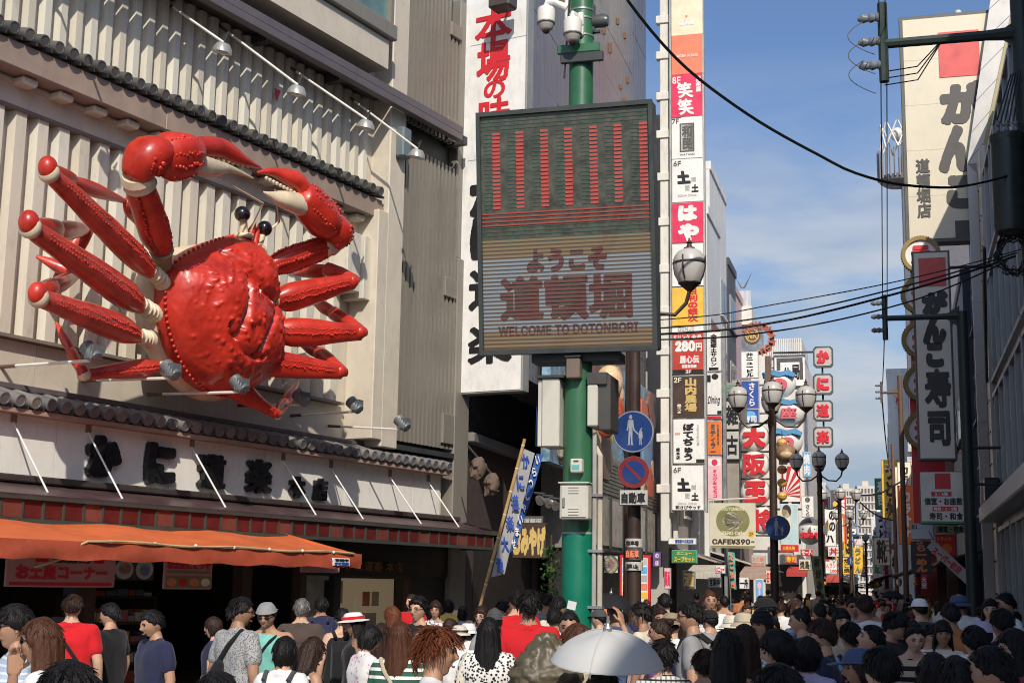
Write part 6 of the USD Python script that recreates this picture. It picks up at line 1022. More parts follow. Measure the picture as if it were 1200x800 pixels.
for k in range(3): t.part('bushing', lathe([(.03, 0), (.05, .04), (.03, .1), (.05, .14), (.02, .22)], F.p(tu - .14 + k * .14, .3, tz1 + .03), 8), INS, under=tr, smooth=40)
t.part('transformer_strap', fbox(F, tu, u, .1, .3, (tz0 + tz1) / 2, (tz0 + tz1) / 2 + .1), DARK)
lc = np.random.default_rng(8); jun = F.p(*[(q[0], .1, q[1]) for q in [F.see(1187, 300)]][0])
t.part('cable_loops', ([tube([jun + F.ex * (lc.uniform(.15, .32) * math.cos(s)) + F.ey * (.1 * math.sin(s * 2 + k)) + np.array([0, 0, lc.uniform(.2, .4) * math.sin(s)]) for s in np.linspace(0, 6.5, 22)], .012, 5) for k in range(9)]), BLACK); t.part('drop_cables', ([tube([F.p(F.see(1184 + k * 2.5, 90)[0], .1 + .05 * k, F.see(1184, 90)[1]), F.p(F.see(1166 + k * 5, 150)[0], .25, F.see(1168, 150)[1]), F.p(tu - .14 + .1 * k, .3, tz1 + .15)], .014, 5) for k in range(5)]), BLACK)
t.part('jumper', ([tube([e1[0] + [-.1 - .24 * math.cos(q * .5) ** .5 - .3 * math.sin(q), 0, z - .19 * q] for q in np.linspace(0, 3.1, 14)], .008, 5) for z in (.4, .05, -.3)]), BLACK)
t.part('side_cable', ([tube([e1[0] + [.0, 0, -.5 - k * .12], e1[0] + SN * .55 + [0, 0, -.45 - k * .12], e1[0] + SN * (1.0) + [0, 0, .02]], .012, 5) for k in range(3)]), BLACK)
t2, F2_, u2, e2 = utility('slim dark green utility post beside the sushi sign with an arm at the top', 1140, 33, 365, [(1037, 373)], UT, .12, xt=1128)
t3, F3_, u3, e3 = utility('brown utility pole beyond the medallion column with arms over the street', 1062, 60, 440, [(1033, 460)], UTB, .1, xt=1058)
t4, F4_, u4, e4 = utility('thin brown utility pole with several arms low over the far right fronts', 1051, 92, 520, [(1042, 545), (1043, 595), (1043, 640)], UTB, .11)
t5, F5_, u5, e5 = utility('far brown utility pole at the end of the right fronts', 1046, 130, 560, [(1036, 596), (1038, 640)], UTB, .12)
wires = []
def wire(label, pts, r=.016, n=0):
    path = single('wire', tube(pts, r, 6), M('wire_black', (.008, .008, .009), .5), label, 'cable', n or None)
    return path
def seenwire(label, px, D0, D1_, r=.016):
    xs = [p[0] for p in px]; v = []
    from scipy.interpolate import PchipInterpolator as PI
    cs = PI(xs, [p[1] for p in px])
    for x in np.linspace(xs[0], xs[-1], 34): D = D0 + (D1_ - D0) * (x - xs[0]) / (xs[-1] - xs[0]); F = across(D); u, z = F.see(x, float(cs(x))); v.append(F.p(u, 0, z))
    wire(label, v, r)
seenwire('thick black cable sagging from the green pole top to the transformer', [(735, 0), (800, 76), (860, 123), (900, 149), (960, 182), (1000, 202), (1060, 217), (1110, 220), (1160, 212), (1200, 199)], 15.2, 23.3, .02)
seenwire('thin top wire of the bundle crossing behind the lamp globe', [(690, 378), (830, 370), (900, 358), (1050, 330), (1197, 292)], 21, 23.4, .01)
seenwire('upper thick wire of the bundle crossing to the transformer', [(690, 388), (830, 380), (900, 371), (1050, 338), (1192, 296)], 21, 23.4, .014)
seenwire('doubled middle wire of the bundle crossing to the transformer', [(690, 394), (830, 388), (900, 379), (1050, 344), (1190, 300)], 21.3, 23.4, .02)
seenwire('lowest wire of the bundle, passing the arm of the slim post', [(690, 399), (830, 396), (900, 389), (1050, 358), (1180, 306)], 21.5, 23.4, .014)
for k, dx in enumerate((-.05, .05)):
    o = SN * dx; lab = ('left', 'right')[k]
    wire(lab + ' of two wires coming overhead to the near pole arm', [e1[0] + o + [0, 0, .3], e1[0] + o - SD * 10 + [0, 0, .1 + .3], e1[0] + o - SD * 20 + [0, 0, .35 + .3]], .009)
    wire(lab + ' of two wires from the near pole arm to the slim post', list(arc(e1[0] + o - [0, 0, .3], e2[0] + o, .15)), .01)
wire('wire from the slim post to the brown utility pole', list(arc(e2[0], e3[0], .3)), .015); wire('wire from the brown utility pole to the thin one', list(arc(e3[0], e4[0], .6)), .03); wire('wire along the far right utility poles', list(arc(e4[1], e5[0], .8)), .035)
seenwire('dark cable slung low between the far right signs and the lamps', [(1010, 580), (1030, 578), (1045, 570), (1060, 562)], 85, 88, .05); seenwire('second slack cable low across the far street', [(1008, 588), (1022, 600), (1036, 607), (1046, 609)], 85, 90, .045)

# ================================================================ people
from functools import lru_cache
def _sp(c, r, sq=(1, 1, 1), n=14): return Manifold.sphere(1., n).scale((r * sq[0], r * sq[1], r * sq[2])).translate(tuple(map(float, c)))
def bone(a, ra, b, rb, n=12): return Manifold.batch_hull([_sp(a, ra, n=n), _sp(b, rb, n=n)])
def to_tm(m): q = m.to_mesh(); return trimesh.Trimesh(q.vert_properties[:, :3], q.tri_verts, process=False)
def to_mf(t): return Manifold(manifold3d.Mesh(np.asarray(t.vertices, np.float32), np.asarray(t.faces, np.uint32)))
def smoothed(parts, edge, it=8):
    m = Manifold.batch_boolean(parts, manifold3d.OpType.Add).refine_to_length(edge); t = to_tm(m); t.merge_vertices(); trimesh.smoothing.filter_taubin(t, .5, .53, iterations=it); return t
def hand(w, d, nrm, curl, side, q8=8):
    """Palm, four bent fingers of different lengths and a thumb; w = wrist, d = direction, nrm = palm side."""
    d = np.asarray(d, float); d /= np.linalg.norm(d); n = np.asarray(nrm, float); n -= d * (n @ d); n /= np.linalg.norm(n); s = np.cross(d, n) * side
    k = [w + d * (.088 - .004 * abs(i - 1.4)) + s * (.031 - .021 * i) for i in range(4)]
    out = [Manifold.batch_hull([_sp(w + s * q, .019, n=q8) for q in (-.014, .014)] + [_sp(p - d * .006, .0125, n=q8) for p in k])]
    for i, p in enumerate(k):
        L = (.072, .08, .075, .058)[i]; c1, c2 = curl * (.8 + .12 * i), curl * (1.9 + .15 * i); d1 = d * math.cos(c1) + n * math.sin(c1); d2 = d * math.cos(c2) + n * math.sin(c2); a = p + d1 * L * .52; b = a + d2 * L * .48
        out += [bone(p, .0098, a, .0088, q8), bone(a, .0088, b, .0068, q8)]
    t0 = w + d * .022 + s * .024; t1 = t0 + (d * .55 + s * .62 + n * .35) * .045; t2 = t1 + (d * .9 + s * .1 + n * .4) * .035
    return out + [bone(t0, .0125, t1, .0105, q8), bone(t1, .0105, t2, .008, q8)]
HC = np.array([0, .012, 1.585]); HR = np.array([.077, .097, .117])
def headmesh(sub=4, fem=0):
    m = trimesh.creation.icosphere(sub, 1.); d = m.vertices.copy(); x, y, z = d.T; v = d * HR
    jaw = np.clip(-z, 0, 1); f = np.clip(y, 0, 1)
    v[:, 0] *= 1 - (.34 + .05 * fem) * jaw ** 1.3; v[:, 1] *= np.where(y < 0, 1 - .3 * jaw, 1 - .08 * jaw); v[:, 1] = np.where(y > .55, v[:, 1] * .97, v[:, 1])
    g = lambda cx, cz, sx, sz: np.exp(-(((v[:, 0] - cx) / sx) ** 2 + ((v[:, 2] - cz) / sz) ** 2)) * (y > 0)
    out = (.024 - .005 * fem) * g(0, -.028, .0115, .016) + .012 * g(0, -.006, .009, .024) + .006 * g(0, .018, .045, .012) + .008 * g(0, -.066, .024, .008) + .01 * g(0, -.1, .026, .016) + .005 * g(.042, -.03, .02, .02) + .005 * g(-.042, -.03, .02, .02) - .009 * (g(.032, .004, .015, .009) + g(-.032, .004, .015, .009)) - .004 * g(0, -.074, .02, .003)
    v[:, 1] += out; m.vertices = v + HC
    if m.volume < 0: m.invert()
    ears = [Manifold.batch_hull([_sp(HC + [s * .074, -.008, .014], .017, (.45, .8, 1), 10), _sp(HC + [s * .07, -.004, -.022], .012, (.5, .8, 1), 10)]) for s in (-1, 1)]
    return m, ears
ARMS = {  # elbow, wrist, hand direction, palm normal (for the right arm at +x; the left mirrors)
    'down': ((.235, -.03, 1.13), (.245, .04, .89), (0, .12, -1), (-1, .1, 0)), 'swing': ((.23, .07, 1.14), (.225, .22, .95), (0, .5, -.8), (-1, 0, 0)), 'back': ((.235, -.12, 1.15), (.24, -.14, .91), (0, -.1, -1), (-1, 0, 0)),
    'phone': ((.225, .03, 1.13), (.1, .27, 1.2), (-.3, .6, .5), (-.3, -.2, 1)), 'camera': ((.27, .18, 1.36), (.09, .2, 1.55), (-.3, .1, .9), (-.2, -1, 0)), 'cheek': ((.2, .17, 1.2), (.09, .14, 1.43), (-.1, -.15, 1), (-1, -.3, 0)),
    'strap': ((.24, .0, 1.15), (.13, .14, 1.33), (-.5, .0, .8), (-.4, -1, 0)), 'raise': ((.3, .2, 1.42), (.22, .3, 1.66), (-.1, .2, 1), (-.3, 1, 0)), 'carry': ((.225, .0, 1.14), (.19, .23, 1.08), (-.3, 1, 0), (0, .2, 1)), 'up': ((.28, .06, 1.62), (.2, .12, 1.86), (-.15, .1, 1), (0, 1, 0))}
def arms_of(pose, fem):
    r, l = pose.split('/') if '/' in pose else (pose, pose)
    k = .9 if fem else 1.
    o = []
    for s, a in ((1, r), (-1, l)):
        e, w, d, n = (np.array(q, float) for q in ARMS[a]); mir = np.array([s * k, 1, 1]); o.append((np.array([s * (.148 if fem else .17), -.008, 1.395]), e * mir, w * mir, d * [s, 1, 1], n * [s, 1, 1], s))
    return o
def legs_of(step):
    st = .17 if step else .015; o = []
    for s in (-1, 1): yf = st * s; o.append((np.array([s * .09, 0, .9]), np.array([s * .1, yf * .75 + .02 + (.03 if yf < 0 else 0), .49]), np.array([s * .1, yf * 1.25 - (.06 if step and yf < 0 else 0), .1 + (.04 if step and yf < 0 else 0)])))
    return o
@lru_cache(None)
def body(pose, fem, step, lod=0):
    parts = []
    for sh, e, w, d, n, s in arms_of(pose, fem): k = .86 if fem else 1.; parts += [bone(sh, .053 * k, e, .041 * k), bone(e, .042 * k, e * .55 + w * .45, .037 * k), bone(e * .6 + w * .4, .037 * k, w, .026 * k)]
    for h, kn, an in legs_of(step): parts += [bone(h, .083, kn, .055), bone(kn, .055, kn * .65 + an * .35, .054), bone(kn * .65 + an * .35, .052, an, .037)]
    t = .148 if fem else .17
    parts += [Manifold.batch_hull([_sp((s * .085, -.005, .93), .095) for s in (-1, 1)] + [_sp((s * (.055 if fem else .07), 0, 1.1), .08) for s in (-1, 1)]), Manifold.batch_hull([_sp((s * (.055 if fem else .07), 0, 1.1), .08) for s in (-1, 1)] + [_sp((s * .08, .0, 1.29), .095) for s in (-1, 1)]),
              Manifold.batch_hull([_sp((s * .08, .0, 1.29), .095) for s in (-1, 1)] + [_sp((s * (t - .02), -.008, 1.395), .05) for s in (-1, 1)]), Manifold.batch_hull([_sp((s * .09, -.01, 1.41), .032) for s in (-1, 1)] + [_sp((0, -.012, 1.455), .05)]), bone((0, -.012, 1.43), .056 if not fem else .048, (0, .0, 1.54), .05 if not fem else .044)]
    b = smoothed(parts, .085 if lod else .05, 5 if lod else 7); hd, ears = headmesh(3 if lod else 4, fem); allp = [to_mf(b), to_mf(hd)] + ears
    for sh, e, w, d, n, s in arms_of(pose, fem): allp += hand(w, d, n, .42 if 'down' in pose or 'swing' in pose else .65, 1, 4 if lod else 8)
    for h, kn, an in legs_of(step): allp.append(Manifold.batch_hull([_sp(an - [0, .02, .045], .04, n=10), _sp(an + [0, .1, -.065], .03, n=10), _sp(an, .036, n=10)]))
    return to_tm(Manifold.batch_boolean(allp, manifold3d.OpType.Add))
def ready(t, ang=40): return meshkit.arrays(t, ang)
@lru_cache(None)
def body_r(pose, fem, step, lod=0): return ready(body(pose, fem, step, lod), 45)
@lru_cache(None)
def cloth(kind, pose, fem, step, var=0, lod=0):
    g = .016; parts = []; t = .148 if fem else .17
    if kind in ('tee', 'shirt', 'tank', 'dress', 'vest'):
        tor = [(.93, .095, .085, 0), (1.1, .084, .055 if fem else .075, 0), (1.29, .098, .082, .004)]
        for (z0, r0, x0, y0), (z1, r1, x1, y1) in zip(tor, tor[1:]): parts.append(Manifold.batch_hull([_sp((s * x, y, z), r + g) for s in (-1, 1) for z, r, x, y in ((z0, r0, x0, y0), (z1, r1, x1, y1))]))
        if fem: parts.append(Manifold.batch_hull([_sp((s * .065, .055, 1.26), .06) for s in (-1, 1)] + [_sp((0, .0, 1.2), .09)]))
        w_ = .014 if kind in ('tank', 'vest') else 0
        parts.append(Manifold.batch_hull([_sp((s * .082, 0, 1.29), .098 + g) for s in (-1, 1)] + [_sp((s * (t - .02 - w_ * 1.7), -.008, 1.393 - (.01 if w_ else 0)), .05 + g * .8 - w_ * .4) for s in (-1, 1)]))
        if not w_: parts.append(Manifold.batch_hull([_sp((s * .1, -.01, 1.4), .045) for s in (-1, 1)] + [_sp((0, -.014, 1.44), .056)]))
        if kind in ('tee', 'shirt') or (kind == 'dress' and var):
            for sh, e, w, d, n, s in arms_of(pose, fem):
                k = .86 if fem else 1.; q = sh * .42 + e * .58
                if kind == 'shirt': parts += [bone(sh, .062 * k, e, .055 * k), bone(e, .054 * k, e * .15 + w * .85, .042 * k)]
                else: parts.append(bone(sh, .062 * k, q, (.06 if fem else .066) * k))
        if kind == 'dress': parts.append(Manifold.batch_hull([_sp((s * .085, 0, .95), .1) for s in (-1, 1)] + [_sp((s * .14, 0, .52), .12, (1, 1, .3)) for s in (-1, 1)]))
    elif kind in ('trousers', 'shorts'):
        for h, kn, an in legs_of(step):
            parts.append(bone(h, .096, kn, .075 if kind == 'trousers' else .085))
            if kind == 'trousers': parts.append(bone(kn, .075, an + [0, 0, .02], .062))
        parts.append(Manifold.batch_hull([_sp((s * .082, -.005, .94), .103) for s in (-1, 1)] + [_sp((s * .065, 0, 1.0), .09) for s in (-1, 1)]))
    elif kind == 'skirt': parts = [Manifold.batch_hull([_sp((s * .07, 0, 1.0), .09) for s in (-1, 1)] + [_sp((s * .13, 0, .56), .12, (1, 1, .3)) for s in (-1, 1)])]
    m = smoothed(parts, .07 if lod else .04, 5); v = m.vertices; nn = m.vertex_normals
    fold = (meshkit.fbm(v * [9, 9, 5] + 3.7 * var, 3, 2 + var) - .5) * .03 + .006 * np.sin(v[:, 2] * 55 + v[:, 0] * 22 + 4 * meshkit.noise(v * 8, 5)) * np.clip((1.28 - v[:, 2]) * 4, 0, 1) * (kind in ('tee', 'shirt', 'dress'))
    m.vertices = v + nn * fold[:, None]; return ready(m, 60)
@lru_cache(None)
def shoes(step): return ready(cat([to_tm(Manifold.batch_hull([_sp(an + [0, -.03, -.05], .05, (.9, 1, 1), 10), _sp(an + [0, .11, -.065], .042, (1, 1, .8), 10), _sp(an + [0, -.01, -.01], .042, n=10)])) for h, kn, an in legs_of(step)]), 40)
def _hl(az, style):
    xs = [0, 40, 62, 80, 105, 140, 180]
    ys = {'short': [.5, .42, .2, .0, -.02, -.32, -.42], 'fringe': [.2, .18, .1, -.08, -.15, -.42, -.55], 'bob': [.3, .24, -.1, -.7, -.85, -.9, -.93], 'buzz': [.55, .46, .25, .02, .0, -.35, -.5], 'long': [.42, .3, -.02, -.5, -.8, -.9, -.95], 'bun': [.55, .45, .25, .0, -.05, -.4, -.55]}[style]
    return np.interp(np.abs(np.degrees(az)), xs, ys)
@lru_cache(None)
def hair(style, seed, hat=False, lod=0):
    g = np.random.default_rng(seed + 100); base = {'spiky': 'short', 'curly': 'short', 'pony': 'bun', 'longfringe': 'long', 'wavy': 'long'}.get(style, style); m = trimesh.creation.icosphere(3 if lod else 4, 1.); d = m.vertices.copy(); az = np.arctan2(d[:, 0], d[:, 1])
    hl = _hl(az, base) + (meshkit.noise(d * 7 + seed, 3) - .5) * .16; cov = np.clip((d[:, 2] - hl) / .12 + .5, 0, 1)
    if style == 'longfringe': cov = np.clip((d[:, 2] - np.where(np.abs(az) < .9, .14, hl)) / .1 + .5, 0, 1)
    th = {'buzz': .04, 'short': .1, 'fringe': .12, 'bob': .15, 'long': .12, 'bun': .08, }[base] + (.09 if style == 'curly' else .03 if style == 'spiky' else 0); k = 9. if style != 'curly' else 14.
    strand = (meshkit.noise(np.c_[az * k, d[:, 2] * 2.2, d[:, 0] * 3] + seed, 7) - .5) * (.06 if style != 'curly' else .18) + (meshkit.fbm(d * 3.3 + seed, 3, 9) - .5) * .12
    r = np.where(cov > .02, 1 + (th + strand * .8) * cov ** .6, .86); hr = HR * [1.02, 1.02, 1.02]; v = d * hr * r[:, None]
    jaw = np.clip(-d[:, 2], 0, 1); v[:, 0] *= np.where(cov > .5, 1 - .1 * jaw, 1 - .38 * jaw); v[:, 1] = np.where((cov < .5) & (d[:, 1] > 0), v[:, 1] * .86, v[:, 1]); m.vertices = v + HC; out = [m]
    if base in ('long', 'bob') or style == 'pony':
        if style == 'pony':
            c = HC + [0, -.11, .03]; ps = np.array([c, c + [0, -.045, .0], c + [.01, -.06, -.09], c + [.015, -.045, -.2], c + [.0, -.04, -.27]]); out.append(tube(ps, [.025, .036, .04, .03, .008], 9))
        elif base == 'long':
            L = .3 + .06 * (seed % 3); na, nz = (18, 7) if lod else (36, 13); an = np.radians(np.linspace(66, 294, na)); rows = []
            for lay in (0, 1):
                for j in range(nz):
                    s = j / (nz - 1); z = .02 - s * L; w = 1 + .12 * np.sin(an * 13 + s * 2 + seed) * .35 + (.05 * np.sin(s * 14 + an * 5) if style == 'wavy' else 0); rx = (.088 + .03 * s - .045 * max(0, s - .65)) * w - lay * .02; ry = (.108 + .0 * s - .03 * s) * w - lay * .02
                    ca = np.cos(an); rows.append(np.c_[np.sin(an) * rx, ca * ry - .01 - .015 * s - .03 * s * (ca < 0), np.full(na, z) + .012 * np.sin(an * 9 + seed) * s])
            v = np.vstack(rows) + HC; ix = np.arange(len(v)).reshape(2, nz, na); f = []
            for j in range(nz - 1):
                for i in range(na - 1): f += [[ix[0, j, i], ix[0, j + 1, i], ix[0, j + 1, i + 1]], [ix[0, j, i], ix[0, j + 1, i + 1], ix[0, j, i + 1]], [ix[1, j, i], ix[1, j + 1, i + 1], ix[1, j + 1, i]], [ix[1, j, i], ix[1, j, i + 1], ix[1, j + 1, i + 1]]]
            for i in range(na - 1): f += [[ix[0, -1, i], ix[1, -1, i], ix[1, -1, i + 1]], [ix[0, -1, i], ix[1, -1, i + 1], ix[0, -1, i + 1]]]
            for j in range(nz - 1):
                for e, o in ((0, 0), (-1, 1)): q = [[ix[0, j, e], ix[1, j, e], ix[1, j + 1, e]], [ix[0, j, e], ix[1, j + 1, e], ix[0, j + 1, e]]]; f += q
            out.append(trimesh.Trimesh(v, np.array(f), process=False))
    if style == 'bun': out.append(ball(HC + [0, -.09, .1], .042, 2, (1.1, .9, .9)))
    n = 0 if hat else {'buzz': 0, 'short': 230, 'fringe': 240, 'bob': 170, 'long': 130, 'bun': 60, 'spiky': 620, 'curly': 300, 'pony': 80}.get(style, 130); locks = []; n = n * (.28 if lod else 1.) ; sleek = style in ('bob', 'long', 'longfringe', 'bun', 'pony')
    if hat: up_ = m.vertices - HC; up_[:, 2] = np.where(up_[:, 2] > .03, .03 + (up_[:, 2] - .03) * .8, up_[:, 2]); hi = up_[:, 2] > .03; up_[hi, :2] *= .93; m.vertices = up_ + HC
    while len(locks) < n:
        q = g.normal(size=3); q /= np.linalg.norm(q)
        if q[2] < _hl(np.arctan2(q[0], q[1]), base) + (.04 if sleek or style in ('spiky', 'curly') else .24): continue
        p0 = HC + q * HR * (1.02 + th * .8); dn = np.array([q[0] * .5, q[1] * .6 - .1 + (.5 if q[1] > .3 and base == 'fringe' else 0), -.8 + q[2] * .55]); dn += g.normal(size=3) * (.16 if style not in ('curly', 'spiky') else .3 if style == 'spiky' else .7); dn -= q * (dn @ q) * .75; dn /= np.linalg.norm(dn)
        Lk = g.uniform(.03, .06) * (1.5 if style == 'spiky' else 1.); lift = (.13 if style == 'spiky' else .02 if sleek else .12 if style == 'curly' else .02) * Lk; hw = g.uniform(.0025, .005) * (1.05 if style == 'spiky' else 1.5 if style == 'curly' else 1.) * (1.6 if lod else 1.)
        locks.append(tube([p0, p0 + dn * Lk * .5 + q * lift * .8, p0 + dn * Lk + q * lift * g.uniform(.1, 1.)], [hw, hw * .8, .001], 3, False))
    if locks: out.append(cat(locks))
    return ready(cat(out), 60)
@lru_cache(None)
def face_bits():
    eyes = ([ball(HC + [s * .032, .084, .004], .0095, 2, (1.25, .6, .6)) for s in (-1, 1)]); brows = ([tube([HC + [s * .018, .0935, .021], HC + [s * .034, .0935, .026], HC + [s * .05, .082, .02]], [.0035, .004, .002], 5) for s in (-1, 1)]); mouth = ball(HC + [0, .088, -.071], .018, 2, (1.15, .5, .36))
    return [ready(q, True) for q in eyes], [ready(q, True) for q in brows], ready(mouth, True)
@lru_cache(None)
def gear(kind):
    """Things worn or carried: list of (name, mesh, material key or None for the given colour)."""
    E = lambda r, z0, flat=1.: lathe([(HR[0] * 1.16 * r, z0)], HC)
    def dome(k, z0, top, sx=1.22, sy=1.2):
        m = trimesh.creation.icosphere(3, 1.); v = m.vertices.copy(); lo = v[:, 2] < z0; v[lo, 2] = z0; v[:, 2] = np.where(v[:, 2] > top, top + (v[:, 2] - top) * .25, v[:, 2]); m.vertices = v * HR * [sx, sy, 1.2] + HC; return m
    def brim(r0, r1, z, drop, yo=0.):
        m = lathe([(r0, -.004), (r1, -.004 - drop), (r1, .004 - drop), (r0, .006)], np.zeros(3), 26); m.vertices = m.vertices * [1., 1.2, 1] + HC + [0, yo, z]; return m
    if kind == 'cap': return [('crown', dome(1, .22, .8), None), ('brim', to_tm(Manifold.batch_hull([_sp((s * .05, .1, 1.62), .012, (1, 1, .5), 8) for s in (-1, 1)] + [_sp((s * .045, .19, 1.605), .012, (1, 1, .5), 8) for s in (-1, 1)])), None)]
    if kind == 'backcap': return [('crown', dome(1, .3, .85), None), ('brim', to_tm(Manifold.batch_hull([_sp((s * .05, -.1, 1.62), .012, (1, 1, .5), 8) for s in (-1, 1)] + [_sp((s * .04, -.17, 1.6), .012, (1, 1, .5), 8) for s in (-1, 1)])), None)]
    if kind == 'fedora': return [('crown', dome(1, .25, .75), None), ('brim', brim(.07, .135, .035, .012), None), ('band', (lambda m: (setattr(m, 'vertices', m.vertices * [1., 1.22, 1] + HC + [0, 0, .042]), m)[1])(lathe([(.092, 0), (.0965, .002), (.0945, .028), (.09, .03)], np.zeros(3), 26)), 'band')]
    if kind == 'bucket': return [('crown', dome(1, .2, .7, 1.28, 1.25), None), ('brim', brim(.08, .13, .03, .045), None)]
    if kind == 'straw': return [('crown', dome(1, .25, .78, 1.25, 1.22), None), ('brim', brim(.08, .125, .035, .02), None), ('band', (lambda m: (setattr(m, 'vertices', m.vertices * [1., 1.2, 1] + HC + [0, 0, .045]), m)[1])(lathe([(.094, 0), (.099, .002), (.097, .02), (.09, .022)], np.zeros(3), 26)), 'dark')]
    if kind == 'beanie':
        m = trimesh.creation.icosphere(4, 1.); v = m.vertices.copy(); v[v[:, 2] < .1, 2] = .1; r = 1 + .03 * np.sin(v[:, 2] * 26); m.vertices = v * HR * [1.22, 1.22, 1.25] * r[:, None] + HC; return [('crown', m, None)]
    if kind == 'sunglasses': return [('lens', to_tm(Manifold.batch_hull([_sp(HC + [s * .034 + q * .014, .092, .003 + w], .007, (1, .6, 1), 8) for q in (-1, 1) for w in (-.008, .008)])), 'lens') for s in (-1, 1)] + [('temple', cat([tube([HC + [-.05, .094, .006], HC + [0, .1, .008], HC + [.05, .094, .006]], .003, 5)] + [tube([HC + [s * .05, .09, .008], HC + [s * .077, .03, .008], HC + [s * .079, -.02, .0]], .003, 5) for s in (-1, 1)]), 'dark')]
    if kind == 'glasses': return [('rim', cat([tube([HC + [s * .033 + .021 * math.cos(a), .1 - .006 * abs(math.cos(a)), .003 + .016 * math.sin(a)] for a in np.linspace(0, 6.28, 13)], .0022, 5) for s in (-1, 1)] + [tube([HC + [s * .054, .093, .006], HC + [s * .078, .03, .008], HC + [s * .079, -.02, .0]], .0025, 5) for s in (-1, 1)]), 'dark')]
    if kind == 'headglasses': return [('lens', to_tm(Manifold.batch_hull([_sp(HC + [s * .034 + q * .014, .075, .1 + w], .007, (1, .8, 1), 8) for q in (-1, 1) for w in (-.006, .006)])), 'lens') for s in (-1, 1)]
    if kind == 'backpack': return [('bag', to_tm(Manifold.batch_hull([_sp((s * .1, -.17 - dy, z), .045, n=10) for s in (-1, 1) for dy, z in ((0, 1.32), (.06, 1.26), (.07, 1.02), (0, .98))])), None), ('strap', cat([tube([(s * .09, -.13, 1.4), (s * .1, -.06, 1.455), (s * .1, .06, 1.43), (s * .105, .11, 1.3), (s * .12, .06, 1.14), (s * .1, -.13, 1.05)], .016, 6) for s in (-1, 1)]), None)]
    if kind == 'strapbag': return [('strap', tube([(-.12, -.05, 1.45), (-.06, .1, 1.37), (.06, .135, 1.2), (.19, .06, .98), (.2, -.06, .98), (.06, -.125, 1.18), (-.07, -.11, 1.36), (-.12, -.05, 1.45)], .014, 6), None), ('bag', to_tm(Manifold.batch_hull([_sp((.2, y, z), .04, (.8, 1, 1), 10) for y in (-.12, .1) for z in (.75, .97)])), None)]
    if kind == 'slingbag': return [('strap', tube([(.1, -.05, 1.455), (.05, -.125, 1.35), (-.06, -.14, 1.2), (-.15, -.1, 1.08), (-.17, .05, 1.1), (-.05, .13, 1.25), (.07, .1, 1.38), (.1, -.05, 1.455)], .017, 6), None), ('bag', to_tm(Manifold.batch_hull([_sp((x, -.15, z), .04, n=10) for x, z in ((-.14, 1.06), (-.02, 1.2), (-.02, 1.02), (-.1, .96))])), None)]
    if kind == 'tote': return [('bag', to_tm(Manifold.batch_hull([_sp((-.22, y, z), .03, n=10) for y, z in ((-.17, .8), (.13, .8), (-.14, 1.08), (.1, 1.08))])), None), ('strap', cat([tube([(-.22, y, 1.07), (-.2, y * .6, 1.3), (-.15, y * .3 - .01, 1.45), (-.17, y * .6, 1.3), (-.2, y, 1.07)], .012, 6) for y in (-.1, .07)]), None)]
    if kind == 'phone': return [('phone', tilt(trimesh.creation.box([.07, .012, .14], trimesh.transformations.translation_matrix([.05, .37, 1.28])), (.05, .37, 1.28), (1, 0, 0), -.5), 'dark')]
    if kind == 'photo': return [('camera_body', trimesh.creation.box([.12, .05, .08], trimesh.transformations.translation_matrix([0, .25, 1.6])), 'dark'), ('camera_lens', lathe([(.03, 0), (.032, .05)], np.array([0, .27, 1.6]), 12, (0, 1, 0)), 'dark')]
    if kind == 'fan': return [('fan', lathe([(.001, 0), (.1, .004), (.1, .01), (.001, .012)], np.array([.2, .34, 1.82]), 20, (.2, 1, .2)), None)]
SKIN = [M(f'skin_{i}', c, .5, var=.07, scale=6., spec=.35) for i, c in enumerate(((.5, .29, .19), (.42, .235, .15), (.56, .345, .235), (.35, .19, .12)))]
HAIR = {'black': M('hair_black', (.009, .008, .008), .5, var=.5, scale=110., spec=.22, streak=True, bump=.5, bscale=190.), 'dark brown': M('hair_dark_brown', (.03, .014, .009), .5, var=.5, scale=110., spec=.25, streak=True, bump=.5, bscale=190.), 'brown': M('hair_brown', (.075, .028, .014), .5, var=.5, scale=110., spec=.25, streak=True, bump=.5, bscale=190.), 'red brown': M('hair_red_brown', (.13, .036, .014), .5, var=.5, scale=110., spec=.25, streak=True, bump=.5, bscale=190.), 'grey': M('hair_grey', (.12, .115, .11), .5, var=.6, scale=30.)}
EYEM, LIPM, SHOE, LENS = M('eye_dark', (.012, .009, .008), .2, var=0.), M('lips', (.36, .11, .09), .45), M('shoe_dark', (.06, .05, .05), .5), M('lens_dark', (.01, .008, .008), .08, coat=.6)
CL = {'white': (.74, .74, .73), 'black': (.014, .014, .016), 'navy': (.022, .026, .06), 'red': (.55, .014, .02), 'grey': (.28, .28, .28), 'dark grey': (.07, .07, .075), 'light blue': (.25, .4, .6), 'blue': (.03, .12, .42), 'teal': (.18, .48, .42), 'beige': (.5, .42, .3), 'brown': (.075, .055, .045), 'pink': (.6, .3, .34), 'orange': (.52, .2, .08), 'green': (.1, .25, .1), 'lavender': (.4, .36, .52), 'yellow': (.65, .48, .12), 'cream': (.66, .6, .48), 'olive': (.13, .13, .06), 'khaki': (.3, .24, .15), 'denim': (.06, .09, .17), 'violet': (.2, .1, .3), 'maroon': (.2, .03, .04)}
